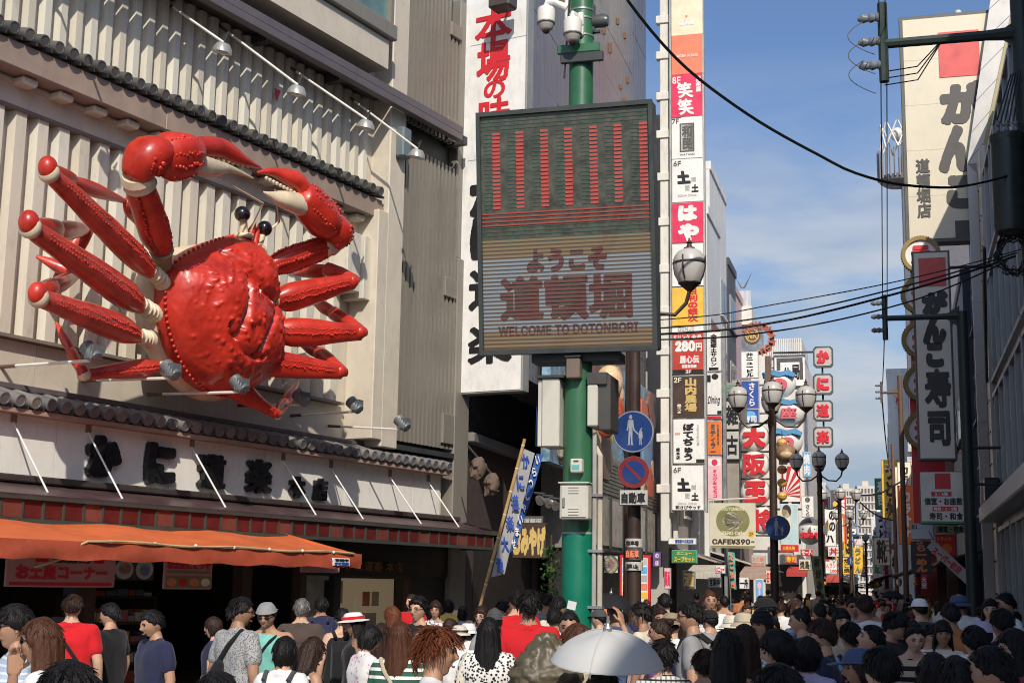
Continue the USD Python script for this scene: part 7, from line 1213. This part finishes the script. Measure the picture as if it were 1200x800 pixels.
PAT = {'black and white dotted': lambda: blotch('print_dots', (.02, .02, .02), (.68, .67, .64), 48., .42), 'green and white striped': lambda: stripes('stripe_green', (.72, .72, .68), (.035, .1, .07), .05, .6), 'black and cream striped': lambda: stripes('stripe_cream', (.5, .42, .28), (.015, .014, .014), .075, .45), 'grey flecked': lambda: blotch('print_flecks', (.1, .1, .1), (.36, .36, .36), 90., .4), 'pink flowered white': lambda: blotch('print_flowers', (.62, .3, .42), (.72, .7, .68), 26., .3), 'checked black and white': lambda: stripes('check_black', (.6, .6, .58), (.03, .03, .03), .03, .35, third=(.02, .02, .02)), 'dark plaid': lambda: stripes('plaid_dark', (.2, .2, .23), (.055, .055, .075), .09, .3, third=(.3, .3, .32)), 'blue striped white': lambda: stripes('stripe_blue', (.72, .73, .75), (.4, .5, .62), .035, .7), 'coloured print': lambda: blotch('print_colour', (.05, .3, .5), (.6, .6, .55), 20., .4), 'grey and white print': lambda: blotch('print_grey', (.2, .2, .2), (.6, .6, .6), 30., .42), 'black and white striped': lambda: stripes('stripe_black', (.7, .7, .68), (.02, .02, .02), .05, .6)}
def clothmat(c): return PAT[c]() if c in PAT else M('cloth_' + c.replace(' ', '_'), CL[c], .85, var=.18, scale=9., spec=.2, bump=.25, bscale=60., sheen=.1)
PLACED = []
def person(label, x, y, D, yaw, top=('tee', 'white'), low=('trousers', 'denim'), hairs=('short', 'black'), pose='down', fem=0, step=0, turn=0., nod=0., extras=(), seed=0, group=None, stature=None, pos=None, skin=None, lift=0., lod=0):
    """A standing person whose head top is seen at (x, y), D metres down the view; yaw 0 = seen from behind, 90 = facing left, 180 = facing the viewer."""
    if pos is None:
        d = FWD + RGT * (x - 600) / FPX - UPV * (y - 400) / FPX; q = EYE + d * (D / d[1]); pos = q[:2]; st = q[2] - lift
        stature = float(np.clip(st, 1.42 if not lift else .6, 1.86)) if stature is None else stature
    k = stature / 1.708; g = np.random.default_rng(seed * 7 + 3); a = math.radians(yaw); c, s = math.cos(a), math.sin(a); Rz = np.array([[c, -s, 0], [s, c, 0], [0, 0, 1]])
    PLACED.append((pos[0], pos[1])); t = Thing('person', label, 'person', (pos[0], pos[1], lift), group)
    wide = k * g.uniform(.96, 1.07); S = np.array([wide, wide, k]); tn, nd = math.radians(turn), math.radians(nod); piv = np.array([0, -.01, 1.47])
    def headturn(v, n, w):
        if abs(tn) + abs(nd) < 1e-3: return v, n
        an, bn = (w * tn)[:, None], (w * nd)[:, None]; p = v - piv
        def rot(q): q = np.c_[q[:, :1], q[:, 1:2] * np.cos(bn) + q[:, 2:] * np.sin(bn), -q[:, 1:2] * np.sin(bn) + q[:, 2:] * np.cos(bn)]; return np.c_[q[:, :1] * np.cos(an) - q[:, 1:2] * np.sin(an), q[:, :1] * np.sin(an) + q[:, 1:2] * np.cos(an), q[:, 2:]]
        return rot(p) + piv, rot(n)
    def put_(name, arr, mat, under=None, head=0):
        v, f, n = arr; n = n if n is not None else np.zeros_like(v)
        if head == 1: v = HC + (v - HC) * .91
        elif head == 2: w = np.clip((v[:, 2] - 1.46) / .05, 0, 1); w[np.linalg.norm(v[:, :2] - HC[:2], axis=1) > .14] = 0; v = v + (HC - v) * (.09 * w)[:, None]
        if head == 1: v, n = headturn(v, n, np.ones(len(v)))
        elif head == 2: w = np.clip((v[:, 2] - 1.46) / .07, 0, 1); w = w * w * (3 - 2 * w); w[np.linalg.norm(v[:, :2] - HC[:2], axis=1) > .14] = 0; v, n = headturn(v, n, w)
        return t.part(name, Ready((v * S) @ Rz.T + [pos[0], pos[1], lift], f, (n / S) @ Rz.T), mat, under=under)
    sk = SKIN[seed % 4 if skin is None else skin]; b = put_('body', body_r(pose, fem, step, lod), sk, head=2)
    ey, br, mo = face_bits(); [put_('eye', q, EYEM, b, 1) for q in ey]; [put_('eyebrow', q, HAIR['black'], b, 1) for q in br]; put_('mouth', mo, LIPM, b, 1)
    hat = any((e if isinstance(e, str) else e[0]) in ('cap', 'backcap', 'fedora', 'bucket', 'straw', 'beanie') for e in extras); put_('hair', hair(hairs[0], seed % (3 if lod else 5), hat, lod), HAIR[hairs[1]], b, 1)
    tk = 'top' if top[0] != 'dress' else 'dress'; put_({'tee': 't_shirt', 'shirt': 'shirt', 'tank': 'tank_top', 'vest': 'tank_top', 'dress': 'dress'}[top[0]], cloth(top[0], pose, fem, step, seed % (2 if lod else 3), lod), clothmat(top[1]))
    if top[0] != 'dress': put_(low[0], cloth(low[0], 'down', 0, step, 0, 1), clothmat(low[1]))
    put_('shoes', shoes(step), SHOE)
    for e in extras:
        kind, col = (e, 'dark grey') if isinstance(e, str) else e; onhead = kind in ('cap', 'backcap', 'fedora', 'bucket', 'straw', 'beanie', 'sunglasses', 'glasses', 'headglasses')
        for nm, m, mk in gear(kind): put_(nm, ready(m, 40), {'band': clothmat('red'), 'dark': BLACK, 'lens': LENS}.get(mk) or clothmat(col), None, 1 if onhead else 0)
    return t

# ---------------------------------------------------------------- the crowd, nearest first
B, C2 = ('bob', 'black'), ('cap', 'grey')
near = [  # x, y of the head top, D, yaw, label, options
    (22, 706, 7.4, 118, 'person in dark sunglasses and open striped shirt at the left edge', dict(top=('shirt', 'blue striped white'), hairs=('fringe', 'black'), extras=('sunglasses',), skin=1, fem=1)),
    (53, 722, 6.9, 98, 'person with long brown hair and sunglasses touching the cheek', dict(top=('tee', 'white'), hairs=('long', 'brown'), pose='cheek/down', extras=('sunglasses',), fem=1)),
    (86, 695, 12.2, 8, 'person in a bright red t-shirt facing the souvenir shop', dict(top=('tee', 'red'), hairs=('short', 'dark brown'), extras=(('strapbag', 'black'),))),
    (80, 771, 3.5, -5, 'black haired person seen from behind at the bottom left edge', dict(top=('tee', 'dark grey'), hairs=('short', 'black'))),
    (131, 705, 12.8, 72, 'person in a black polo shirt looking left beside the red t-shirt', dict(top=('tee', 'black'), hairs=('short', 'black'))),
    (184, 712, 11, 132, 'person in a navy v-neck t-shirt looking down left', dict(top=('tee', 'navy'), hairs=('short', 'black'), nod=12, turn=-5, skin=1)),
    (252, 722, 13.6, 88, 'person with brown hair in dark clothes behind the flecked grey shirt', dict(top=('tee', 'navy'), hairs=('bob', 'dark brown'), fem=1)),
    (281, 698, 10.9, -40, 'person in a flecked grey shirt with a black sling bag', dict(top=('tee', 'grey flecked'), hairs=('short', 'black'), extras=(('slingbag', 'black'), 'glasses'), turn=-25)),
    (255, 784, 4.8, 0, 'top of a dark head at the bottom, below the flecked grey shirt', dict(top=('tee', 'black'), hairs=('short', 'black'))),
    (315, 703, 12, 172, 'person in a teal tank top, grey cap and sunglasses', dict(top=('tank', 'teal'), hairs=('short', 'black'), extras=(('backcap', 'grey'), 'sunglasses', ('strapbag', 'black')), nod=14, skin=1)),
    (354, 700, 14, 6, 'grey haired person in a dark brown t-shirt seen from behind', dict(top=('tee', 'brown'), hairs=('short', 'grey'))),
    (377, 698, 17, 4, 'black haired person in navy with a backpack before the lit window', dict(top=('tee', 'navy'), hairs=('fringe', 'black'), extras=(('backpack', 'navy'),))),
    (333, 744, 9, -12, 'person with black bob and grey backpack straps on a white t-shirt', dict(top=('tee', 'white'), hairs=B, fem=1, extras=(('backpack', 'dark grey'),), nod=8)),
    (361, 743, 9.2, -50, 'person with dark hair and striped top leaning right of the white t-shirt', dict(top=('tank', 'black and white striped'), hairs=('long', 'dark brown'), fem=1, nod=16, extras=(('slingbag', 'black'),))),
    (402, 711, 14, 20, 'person in a black tank top with a small black backpack', dict(top=('tank', 'black'), hairs=('pony', 'black'), fem=1, extras=(('backpack', 'black'),))),
    (418, 714, 12.6, 105, 'long haired person in a white fedora with a red band', dict(top=('tank', 'black'), hairs=('long', 'black'), fem=1, extras=(('fedora', 'white'),), nod=6)),
    (429, 730, 10.8, -58, 'person with a black bob in a pink flowered white blouse', dict(top=('tee', 'pink flowered white'), hairs=('bob', 'black'), fem=1, nod=14, pose='carry')),
    (447, 729, 11.4, -8, 'person with long straight dark hair left of the green striped top', dict(top=('shirt', 'cream'), hairs=('long', 'dark brown'), fem=1)),
    (469, 727, 9.3, -12, 'person with shoulder length brown hair in a green and white striped t-shirt', dict(top=('tee', 'green and white striped'), hairs=('long', 'brown'), fem=1, extras=(('strapbag', 'beige'),))),
    (461, 709, 14.2, 60, 'person with straight red brown hair behind the striped t-shirt', dict(top=('tee', 'dark grey'), hairs=('long', 'red brown'), fem=1)),
    (491, 698, 13, 152, 'smiling person with black curls and glasses in a black top', dict(top=('tee', 'black'), hairs=('curly', 'black'), extras=('glasses', ('strapbag', 'grey')))),
    (511, 703, 17, 170, 'person in a black and white printed top at the dark shop corner', dict(top=('tee', 'grey and white print'), hairs=('bob', 'dark brown'), fem=1)),
    (510, 733, 6.5, -86, 'person with wild red brown hair seen in profile, looking right', dict(top=('tee', 'white'), hairs=('spiky', 'red brown'), skin=1)),
    (532, 722, 15, 130, 'dark haired person looking down behind the straw hat', dict(top=('tee', 'white'), hairs=('bob', 'dark brown'), fem=1, nod=20)),
    (539, 730, 12.2, 12, 'person in a straw hat with a dark band and white shirt', dict(top=('shirt', 'white'), hairs=('short', 'black'), extras=(('straw', 'cream'),))),
    (549, 727, 14.2, 4, 'person in a white bucket hat beside the straw hat', dict(top=('tee', 'white'), hairs=('bob', 'black'), fem=1, extras=(('bucket', 'white'),))),
    (565, 709, 15, 155, 'person in glasses and a bright blue top under the bamboo pole', dict(top=('tee', 'blue'), hairs=('bob', 'dark brown'), fem=1, extras=('glasses',), pose='phone')),
    (580, 713, 14, 10, 'person in a ribbed dark grey knit cap by the bamboo pole', dict(top=('tee', 'grey'), hairs=('bob', 'black'), extras=(('beanie', 'dark grey'),))),
    (573, 722, 9.8, -4, 'long black haired person in a dotted dress with a canvas bag', dict(top=('dress', 'black and white dotted'), hairs=('long', 'black'), fem=1, extras=(('tote', 'cream'),))),
    (620, 692, 11, 0, 'person with wavy black hair in a plain red t-shirt left of the green pole', dict(top=('tee', 'red'), hairs=('curly', 'black'), seed=5)),
    (606, 690, 14.5, 12, 'second person in red, half hidden left of the first by the green pole', dict(top=('tee', 'red'), hairs=('short', 'black'))),
    (650, 711, 13.6, -20, 'person in a grey and white printed shirt against the green pole', dict(top=('tee', 'grey and white print'), hairs=('short', 'black'))),
    (680, 730, 7.6, 70, 'brown haired person in front of the green pole under the white umbrella', dict(top=('tee', 'beige'), hairs=('bob', 'brown'), fem=1)),
    (775, 724, 11.4, 78, 'person with tied back hair raising one hand right of the dark pole', dict(top=('tank', 'violet'), hairs=('bun', 'dark brown'), fem=1, pose='down/raise')),
    (787, 715, 11.6, -8, 'person in a white t-shirt and khaki hat seen from behind', dict(top=('tee', 'white'), hairs=('short', 'black'), extras=(('straw', 'khaki'), ('strapbag', 'black')))),
    (811, 703, 10.8, 76, 'person in glasses and a pale grey t-shirt with a black strap', dict(top=('tee', 'grey'), hairs=('short', 'black'), extras=('glasses', ('backpack', 'black')), skin=1)),
    (832, 712, 13.6, 30, 'person in a black cap and grey t-shirt photographing with raised arms', dict(top=('tee', 'grey'), hairs=('short', 'black'), extras=(('cap', 'black'), 'photo'), pose='camera')),
    (832, 691, 17, 182, 'person with a bare forehead facing the viewer behind the black cap', dict(top=('tee', 'white'), hairs=('bun', 'brown'), fem=1)),
    (779, 694, 17, 5, 'person in a pale grey t-shirt seen from behind near the red board', dict(top=('tee', 'grey'), hairs=('short', 'black'), extras=(('strapbag', 'brown'),))),
    (774, 711, 14.2, 178, 'person in dark sunglasses facing the viewer left of the khaki hat', dict(top=('tee', 'black'), hairs=('short', 'dark brown'), extras=('sunglasses',), skin=3)),
    (778, 749, 8.6, -3, 'curly black haired person in a checked top behind the white umbrella', dict(top=('tee', 'checked black and white'), hairs=('curly', 'black'), fem=1)),
    (720, 706, 16, 140, 'person in a blue shirt with a brown strap under the black umbrella', dict(top=('tee', 'denim'), hairs=('short', 'dark brown'), extras=(('strapbag', 'brown'),))),
    (703, 712, 15.2, 60, 'person in a green top between the conduit and the black umbrella', dict(top=('tee', 'olive'), hairs=('short', 'black'), extras=(('cap', 'dark grey'),))),
    (852, 736, 7.4, -6, 'person with long black hair in dark clothes right of the plaid shirt', dict(top=('tank', 'black'), hairs=('long', 'black'), fem=1)),
    (873, 730, 8.2, 8, 'person with long dark brown hair next to the long black hair', dict(top=('tank', 'black'), hairs=('long', 'dark brown'), fem=1)),
    (826, 742, 8.3, -10, 'person in a dark plaid shirt in front of the grey t-shirts', dict(top=('tee', 'dark plaid'), hairs=('short', 'dark brown'), stature=1.5)),
    (859, 717, 12.6, 20, 'person in a cream bucket hat, left of the two hats in a row', dict(top=('tee', 'khaki'), hairs=('bob', 'dark brown'), fem=1, extras=(('bucket', 'cream'),))),
    (872, 714, 11.8, 8, 'person in a wide beige bucket hat, right of the two hats', dict(top=('tee', 'grey'), hairs=('short', 'dark brown'), extras=(('bucket', 'beige'),))),
    (898, 698, 13.2, 88, 'person in a black cap with a sunlit face in profile', dict(top=('tee', 'dark grey'), hairs=('short', 'black'), extras=(('cap', 'black'),), skin=2)),
    (894, 713, 10.8, 130, 'person in a black knit cap and coloured print shirt', dict(top=('tee', 'coloured print'), hairs=('bob', 'dark brown'), extras=(('beanie', 'black'),))),
    (919, 735, 7.8, 82, 'dark haired person in profile looking at a phone', dict(top=('tee', 'black'), hairs=('bob', 'black'), fem=1, pose='phone', extras=('phone',), nod=12)),
    (913, 775, 4.2, 6, 'top of the largest dark head, at the bottom right of centre', dict(top=('tee', 'black'), hairs=('short', 'black'))),
    (965, 723, 9.4, 74, 'person with brown fringe in navy looking left on the shaded side', dict(top=('tee', 'navy'), hairs=('fringe', 'dark brown'))),
    (961, 704, 15, 5, 'person with cropped hair in a cream shirt on the shaded side', dict(top=('shirt', 'cream'), hairs=('buzz', 'black'))),
    (985, 711, 13, 186, 'long haired smiling person in beige facing the viewer', dict(top=('tee', 'beige'), hairs=('longfringe', 'black'), fem=1)),
    (997, 727, 10, 0, 'child in a bright blue t-shirt with a dark backpack', dict(top=('tee', 'light blue'), hairs=('short', 'black'), extras=(('backpack', 'black'),))),
    (1015, 730, 9.8, 86, 'person in profile with the face turned up on the shaded side', dict(top=('tee', 'dark grey'), hairs=('short', 'black'), nod=-22)),
    (1043, 712, 10.6, -125, 'person with full black hair looking down right', dict(top=('tee', 'black'), hairs=('fringe', 'black'), nod=18)),
    (1070, 727, 10.4, 178, 'person in a black and cream striped tank top looking down', dict(top=('tank', 'black and cream striped'), hairs=('bun', 'black'), fem=1, extras=('headglasses', ('strapbag', 'black')), nod=14)),
    (1104, 725, 11.4, 172, 'person with long black hair and fringe in a cream dress', dict(top=('dress', 'cream'), hairs=('longfringe', 'black'), fem=1)),
    (1091, 730, 12.6, 180, 'child with dark hair beside the cream dress', dict(top=('tee', 'white'), hairs=('fringe', 'black'))),
    (1114, 705, 12.8, 6, 'person in an orange shirt seen from behind on the right', dict(top=('tee', 'orange'), hairs=('short', 'black'))),
    (1078, 699, 15, 10, 'person in a white baseball cap on the shaded side', dict(top=('tee', 'dark grey'), hairs=('short', 'black'), extras=(('cap', 'white'),))),
    (1013, 695, 13.4, 2, 'tall person in a white t-shirt rising above the far crowd', dict(top=('tee', 'white'), hairs=('short', 'dark brown'))),
    (1142, 731, 9, -5, 'person with short black hair in a pale lavender shirt at the right', dict(top=('shirt', 'lavender'), hairs=('short', 'black'))),
    (1150, 725, 10.2, 8, 'person in a lavender cap behind the lavender shirt', dict(top=('tee', 'white'), hairs=('short', 'black'), extras=(('cap', 'lavender'), ('backpack', 'black')))),
    (1033, 755, 6.2, 4, 'black haired person seen from behind below the turned up face', dict(top=('tee', 'white'), hairs=('short', 'black'))),
    (1012, 755, 6.9, 88, 'person in a blue grey cap looking left at the bottom', dict(top=('tee', 'dark grey'), hairs=('bob', 'dark brown'), extras=(('cap', 'denim'),))),
    (1095, 763, 6.3, -3, 'person with straight long black hair, left of two at the bottom', dict(top=('tee', 'maroon'), hairs=('long', 'black'), fem=1)),
    (1121, 767, 6.1, 5, 'person with straight long black hair, right of two at the bottom', dict(top=('tee', 'lavender'), hairs=('long', 'black'), fem=1, seed=2)),
    (1164, 755, 6, 58, 'person with short dark hair in profile at the bottom right corner', dict(top=('tee', 'white'), hairs=('short', 'black'), skin=1)),
    (1174, 711, 10.4, 3, 'person in dark blue with a black strap at the right edge', dict(top=('tee', 'navy'), hairs=('short', 'black'), extras=(('strapbag', 'black'),))),
    (1191, 735, 7.6, 85, 'long haired person in profile cut by the right edge', dict(top=('tee', 'maroon'), hairs=('long', 'black'), fem=1)),
    (1179, 693, 15, 95, 'person in a white t-shirt standing before the yellow edged panel', dict(top=('tee', 'white'), hairs=('short', 'black'))),
    (1160, 700, 15, 160, 'person with long hair in pale yellow before the silver panel', dict(top=('tee', 'cream'), hairs=('long', 'black'), fem=1)),
    (1124, 694, 16, 4, 'person in a blue hat and white shirt by the utility post', dict(top=('tee', 'white'), hairs=('short', 'black'), extras=(('bucket', 'denim'),))),
    (945, 745, 8.4, -30, 'dark haired person in lavender grey between the phone and the navy shirt', dict(top=('tee', 'lavender'), hairs=('bob', 'black'), fem=1)),
    (1000, 698, 17, 175, 'person in pale grey sunglasses facing the viewer far right of the lamp post', dict(top=('tee', 'light blue'), hairs=('short', 'black'), extras=('sunglasses',))),
]
for i, (x, y, D, yaw, lab, o) in enumerate(near): o.setdefault('seed', i); o.setdefault('step', i % 3 == 1); person(lab, x, y, D, yaw, lod=int(D > 12.3), **o)

# umbrellas, bag in the foreground
def umbrella(label, x, y, D, rpx, mt, tiltang, seed, n=8, name='umbrella'):
    d = FWD + RGT * (x - 600) / FPX - UPV * (y - 400) / FPX; top = EYE + d * (D / d[1]); R = rpx / FPX * D; h = R * .56; t = Thing(name, label, 'umbrella', top - [0, 0, 1.]); na, nr = n * 6, 8; v = []
    for lay in (0, 1):
        for j in range(nr + 1):
            s = j / nr
            for i in range(na):
                a = i / na * 2 * math.pi + .2; w = .5 + .5 * math.cos(a * n - .2 * n); sc = 1 - .07 * (1 - w) * s ** 3; v.append(top + [R * s * sc * math.cos(a), R * s * sc * math.sin(a), -h * (1 - math.sqrt(max(0, 1 - (s * .93) ** 2))) / .63 - .035 * (1 - w) * s * (1 - s) * 2 - lay * .004])
    v = np.array(v); ix = np.arange(len(v)).reshape(2, nr + 1, na); f = []
    for j in range(nr):
        for i in range(na): k = (i + 1) % na; f += [[ix[0, j, i], ix[0, j + 1, i], ix[0, j + 1, k], ix[0, j, k]], [ix[1, j, k], ix[1, j + 1, k], ix[1, j + 1, i], ix[1, j, i]]]
    ax = np.array([math.cos(seed), math.sin(seed), 0]); mk = lambda m: tilt(m, top, ax, tiltang)
    cv = t.part('canopy', mk(trimesh.Trimesh(*[(lambda q: (v, np.vstack([q[:, [0, 1, 2]], q[:, [0, 2, 3]]])))(np.array(f))][0], process=False)), mt, smooth=50)
    for k in range(n): i = round(k * na / n); t.part('rib', mk(tube([v[ix[1, j, i]] - [0, 0, .006] for j in range(nr + 1)] + [v[ix[1, nr, i]] + [0, 0, -.02]], .004, 4)), STEEL); t.part('seam', mk(tube([v[ix[0, j, i]] + [0, 0, .001] for j in range(nr + 1)], .0035, 4)), mt, under=cv)
    t.part('shaft', mk(tube([top - [0, 0, .85], top + [0, 0, .0]], .008, 8)), STEEL); t.part('ferrule', mk(lathe([(.018, -.01), (.02, .01), (.008, .03), (.006, .06)], top, 10)), STEEL); t.part('handle', mk(tube([top - [0, 0, .75], top - [0, 0, .95]], .016, 8)), WOOD); return top
def sheercloth(name, col):
    if name not in _mats: _mats[name] = usdkit.material(stage, '/World/Looks/' + name, {'p': ('principled_bsdf', {'base_color': col, 'roughness': .8, 'specular_ior_level': .2}), 't': ('translucent_bsdf', {'color': col}), 'm': ('mix_closure', {'fac': .3})}, [('p.BSDF', 'm.closure1'), ('t.BSDF', 'm.closure2')], surface='m.closure')
    return _mats[name]
UP1 = umbrella('white umbrella with pale seams in the foreground below the dark pole', 712, 738, 6.1, 68, sheercloth('umbrella_white', (.68, .68, .66)), .12, .3, 3)
umbrella('black umbrella held over the crowd beside the dark pole', 716, 695, 16, 27, sheercloth('umbrella_black', (.03, .03, .035)), .1, 1., 5)
umbrella('dark umbrella far down the shaded side of the street', 1047, 692, 22, 14, sheercloth('umbrella_black', 0), .1, 2., 6)
person('person hidden below the white umbrella, holding it up', 0, 0, 0, 5, pos=(UP1[0] - .02, UP1[1] - .05), stature=1.5, top=('tee', 'white'), hairs=('bob', 'black'), fem=1, pose='strap/down', seed=4)
b = np.array([*(EYE + (FWD + RGT * (640 - 600) / FPX - UPV * (790 - 400) / FPX) * 6.4)]); t = Thing('shopping_bag', 'crumpled brown plastic bag beside the white umbrella', 'bag', b); m = trimesh.creation.icosphere(4, 1.); v = m.vertices.copy(); v[:, 2] = np.where(v[:, 2] > .3, .3 + (v[:, 2] - .3) * 1.5, v[:, 2]); v[:, :2] *= np.clip(1.15 - .4 * np.clip(v[:, 2], 0, 2), .25, 2)[:, None]; m.vertices = b + v * [.15, .11, .15] + (np.abs(meshkit.fbm(v * 2.3, 3, 2) - .5) - .1)[:, None] * m.vertex_normals * .11; t.part('bag', m, M('bag_brown', (.095, .078, .048), .45, var=.3), smooth=True)

# the rest of the crowd: fresh people nearby, farther ones repeated from them
cg = np.random.default_rng(77); used = {}
cols = ['white', 'white', 'cream', 'navy', 'white', 'grey', 'light blue', 'black', 'beige', 'pink', 'blue', 'olive', 'white', 'maroon', 'teal', 'brown', 'lavender', 'cream', 'green', 'yellow', 'orange', 'khaki', 'denim', 'red']
hs = [('short', 'black'), ('bob', 'black'), ('long', 'dark brown'), ('short', 'dark brown'), ('fringe', 'black'), ('pony', 'black'), ('long', 'black'), ('bob', 'brown'), ('buzz', 'black'), ('curly', 'black'), ('bun', 'dark brown'), ('longfringe', 'brown')]
hn = {'short': '{} haired', 'bob': '{} bobbed', 'long': 'long {} haired', 'fringe': '{} fringed', 'pony': '{} ponytailed', 'buzz': 'crop headed', 'curly': 'curly {} haired', 'bun': '{} bunned', 'longfringe': 'long fringed'}
protos = []; marks = [(150, 'under the orange awning'), (290, 'by the souvenir banners'), (400, 'before the dark shop'), (540, 'by the lit window'), (640, 'beside the bamboo pole'), (740, 'near the green pole'), (800, 'near the road signs'), (870, 'under the cafe banner'), (930, 'near the second lamp post'), (985, 'near the third lamp post'), (1040, 'in the shaded street'), (1100, 'below the sushi sign'), (1300, 'by the silver panel')]
where = lambda x: next(m for lim, m in marks if x < lim)
def free(p, gap): return all((p[0] - q[0]) ** 2 + (p[1] - q[1]) ** 2 > gap * gap for q in PLACED)
def spots(n, D0, D1, lat, gap, kwall=True):
    out, tries = [], 0
    while len(out) < n and tries < n * 60:
        tries += 1; D = D0 + (D1 - D0) * cg.uniform() ** .8; l0, l1 = lat(D); p = SN * cg.uniform(l0, l1) + SD * D
        if not free(p, gap): continue
        kk = p - K.o
        if kk @ K.ey < .6 and kk @ K.ex < 13: continue
        if any(np.hypot(p[0] - q[0], p[1] - q[1]) < .45 for q in (PC, *(np.array(l.base) for l in lamps))): continue
        out.append(p); PLACED.append((p[0], p[1]))
    return out
def describe(h, c, g_, yaw, x):
    fc = 'walking away' if abs(yaw) < 50 else 'facing the viewer' if abs(yaw) > 130 else 'turned left' if yaw > 0 else 'turned right'; return f'{hn[h[0]].format(h[1])} person in {c} {g_}, {fc} {where(x)}'
count = 0
NEARX = [(x, D) for x, y, D, *_ in near]
for zone, n, D0, D1, lat, gap in (('near', 40, 8.8, 15.5, lambda D: (-3.6, 1.7), .52), ('mid', 66, 15.5, 26, lambda D: (-7.0, 1.9), .6)):
    for p in spots(n, D0, D1, lat, gap):
        P3 = np.array([p[0], p[1], 1.6]); x, y = project(P3)
        if not -20 < x < 1220 or any(abs(x - a) < 240 / Dn and Dn > p[1] for a, Dn in NEARX): PLACED.pop() if 0 else None; continue
        if x < 640 and p[1] < 14 and zone == 'near': continue
        for tr in range(40):
            fem = int(cg.uniform() < .5); h = hs[int(cg.integers(12))]
            if h[0] in ('long', 'bob', 'pony', 'bun', 'longfringe'): fem = 1
            if h[0] in ('buzz', 'short'): fem = 0
            c = cols[int(cg.integers(24))]; ty = ('dress' if fem and cg.uniform() < .15 else 'tank' if cg.uniform() < .15 else 'shirt' if cg.uniform() < .15 else 'tee'); yaw = float(cg.choice([0, 10, -12, 20, -30, 60, -70, 170, 185, 150, 200])); yaw = (yaw + 180) % 360 - 180
            lab = describe(h, c, {'tee': 't-shirt', 'tank': 'tank top', 'shirt': 'long sleeves', 'dress': 'dress'}[ty], yaw, x)
            if lab not in used: break
        used[lab] = 1; count += 1; st = cg.uniform(1.5, 1.64) if fem else cg.uniform(1.6, 1.75); pose = ['down', 'swing/back', 'strap/down', 'phone', 'back/swing', 'down', 'carry/down'][int(cg.integers(7))]
        ex = []
        if pose == 'phone': ex.append('phone')
        q = person(lab, 0, 0, 0, yaw + cg.uniform(-8, 8), pos=p[:2], stature=st, top=(ty, c), low=(['trousers', 'shorts', 'skirt'][int(cg.integers(3 if fem else 2))], ['denim', 'black', 'khaki', 'dark grey'][int(cg.integers(4))]), hairs=h, fem=fem, pose=pose, step=int(cg.uniform() < .6), turn=cg.uniform(-20, 20), nod=cg.uniform(-4, 12), extras=ex, seed=int(cg.integers(60)), lod=1)
        PLACED.pop(); protos.append((q, h, c, ty, yaw, st))
for p in spots(120, 26, 92, lambda D: (-6.4, 1.9 if D < 60 else .8), .6):
    q, h, c, ty, yaw, st = protos[int(cg.integers(len(protos)))]; x, y = project([p[0], p[1], 1.6]); turn = cg.uniform(-.35, .35); D = p @ SD; sunny = p @ SN < -2.2; far = 'farthest down the street' if D > 60 else 'far down the street'
    yw = 'walking away' if abs(yaw) < 50 else 'facing the viewer' if abs(yaw) > 130 else 'turned sideways'
    lab = f'far {hn[h[0]].format(h[1])} person in {c}, {yw}, ' + ('distant' if D > 60 else 'down the street') + (', sunlit' if sunny else ', shaded')
    if lab in used: lab = lab.rsplit(', ', 2)[0].replace(' the viewer', ' us') + ' ' + where(x)
    used[lab] = 1; copy_of(q, 'person', lab, 'person', (p[0], p[1], 0), turn, 'people far down the street', cg.uniform(.95, 1.06))
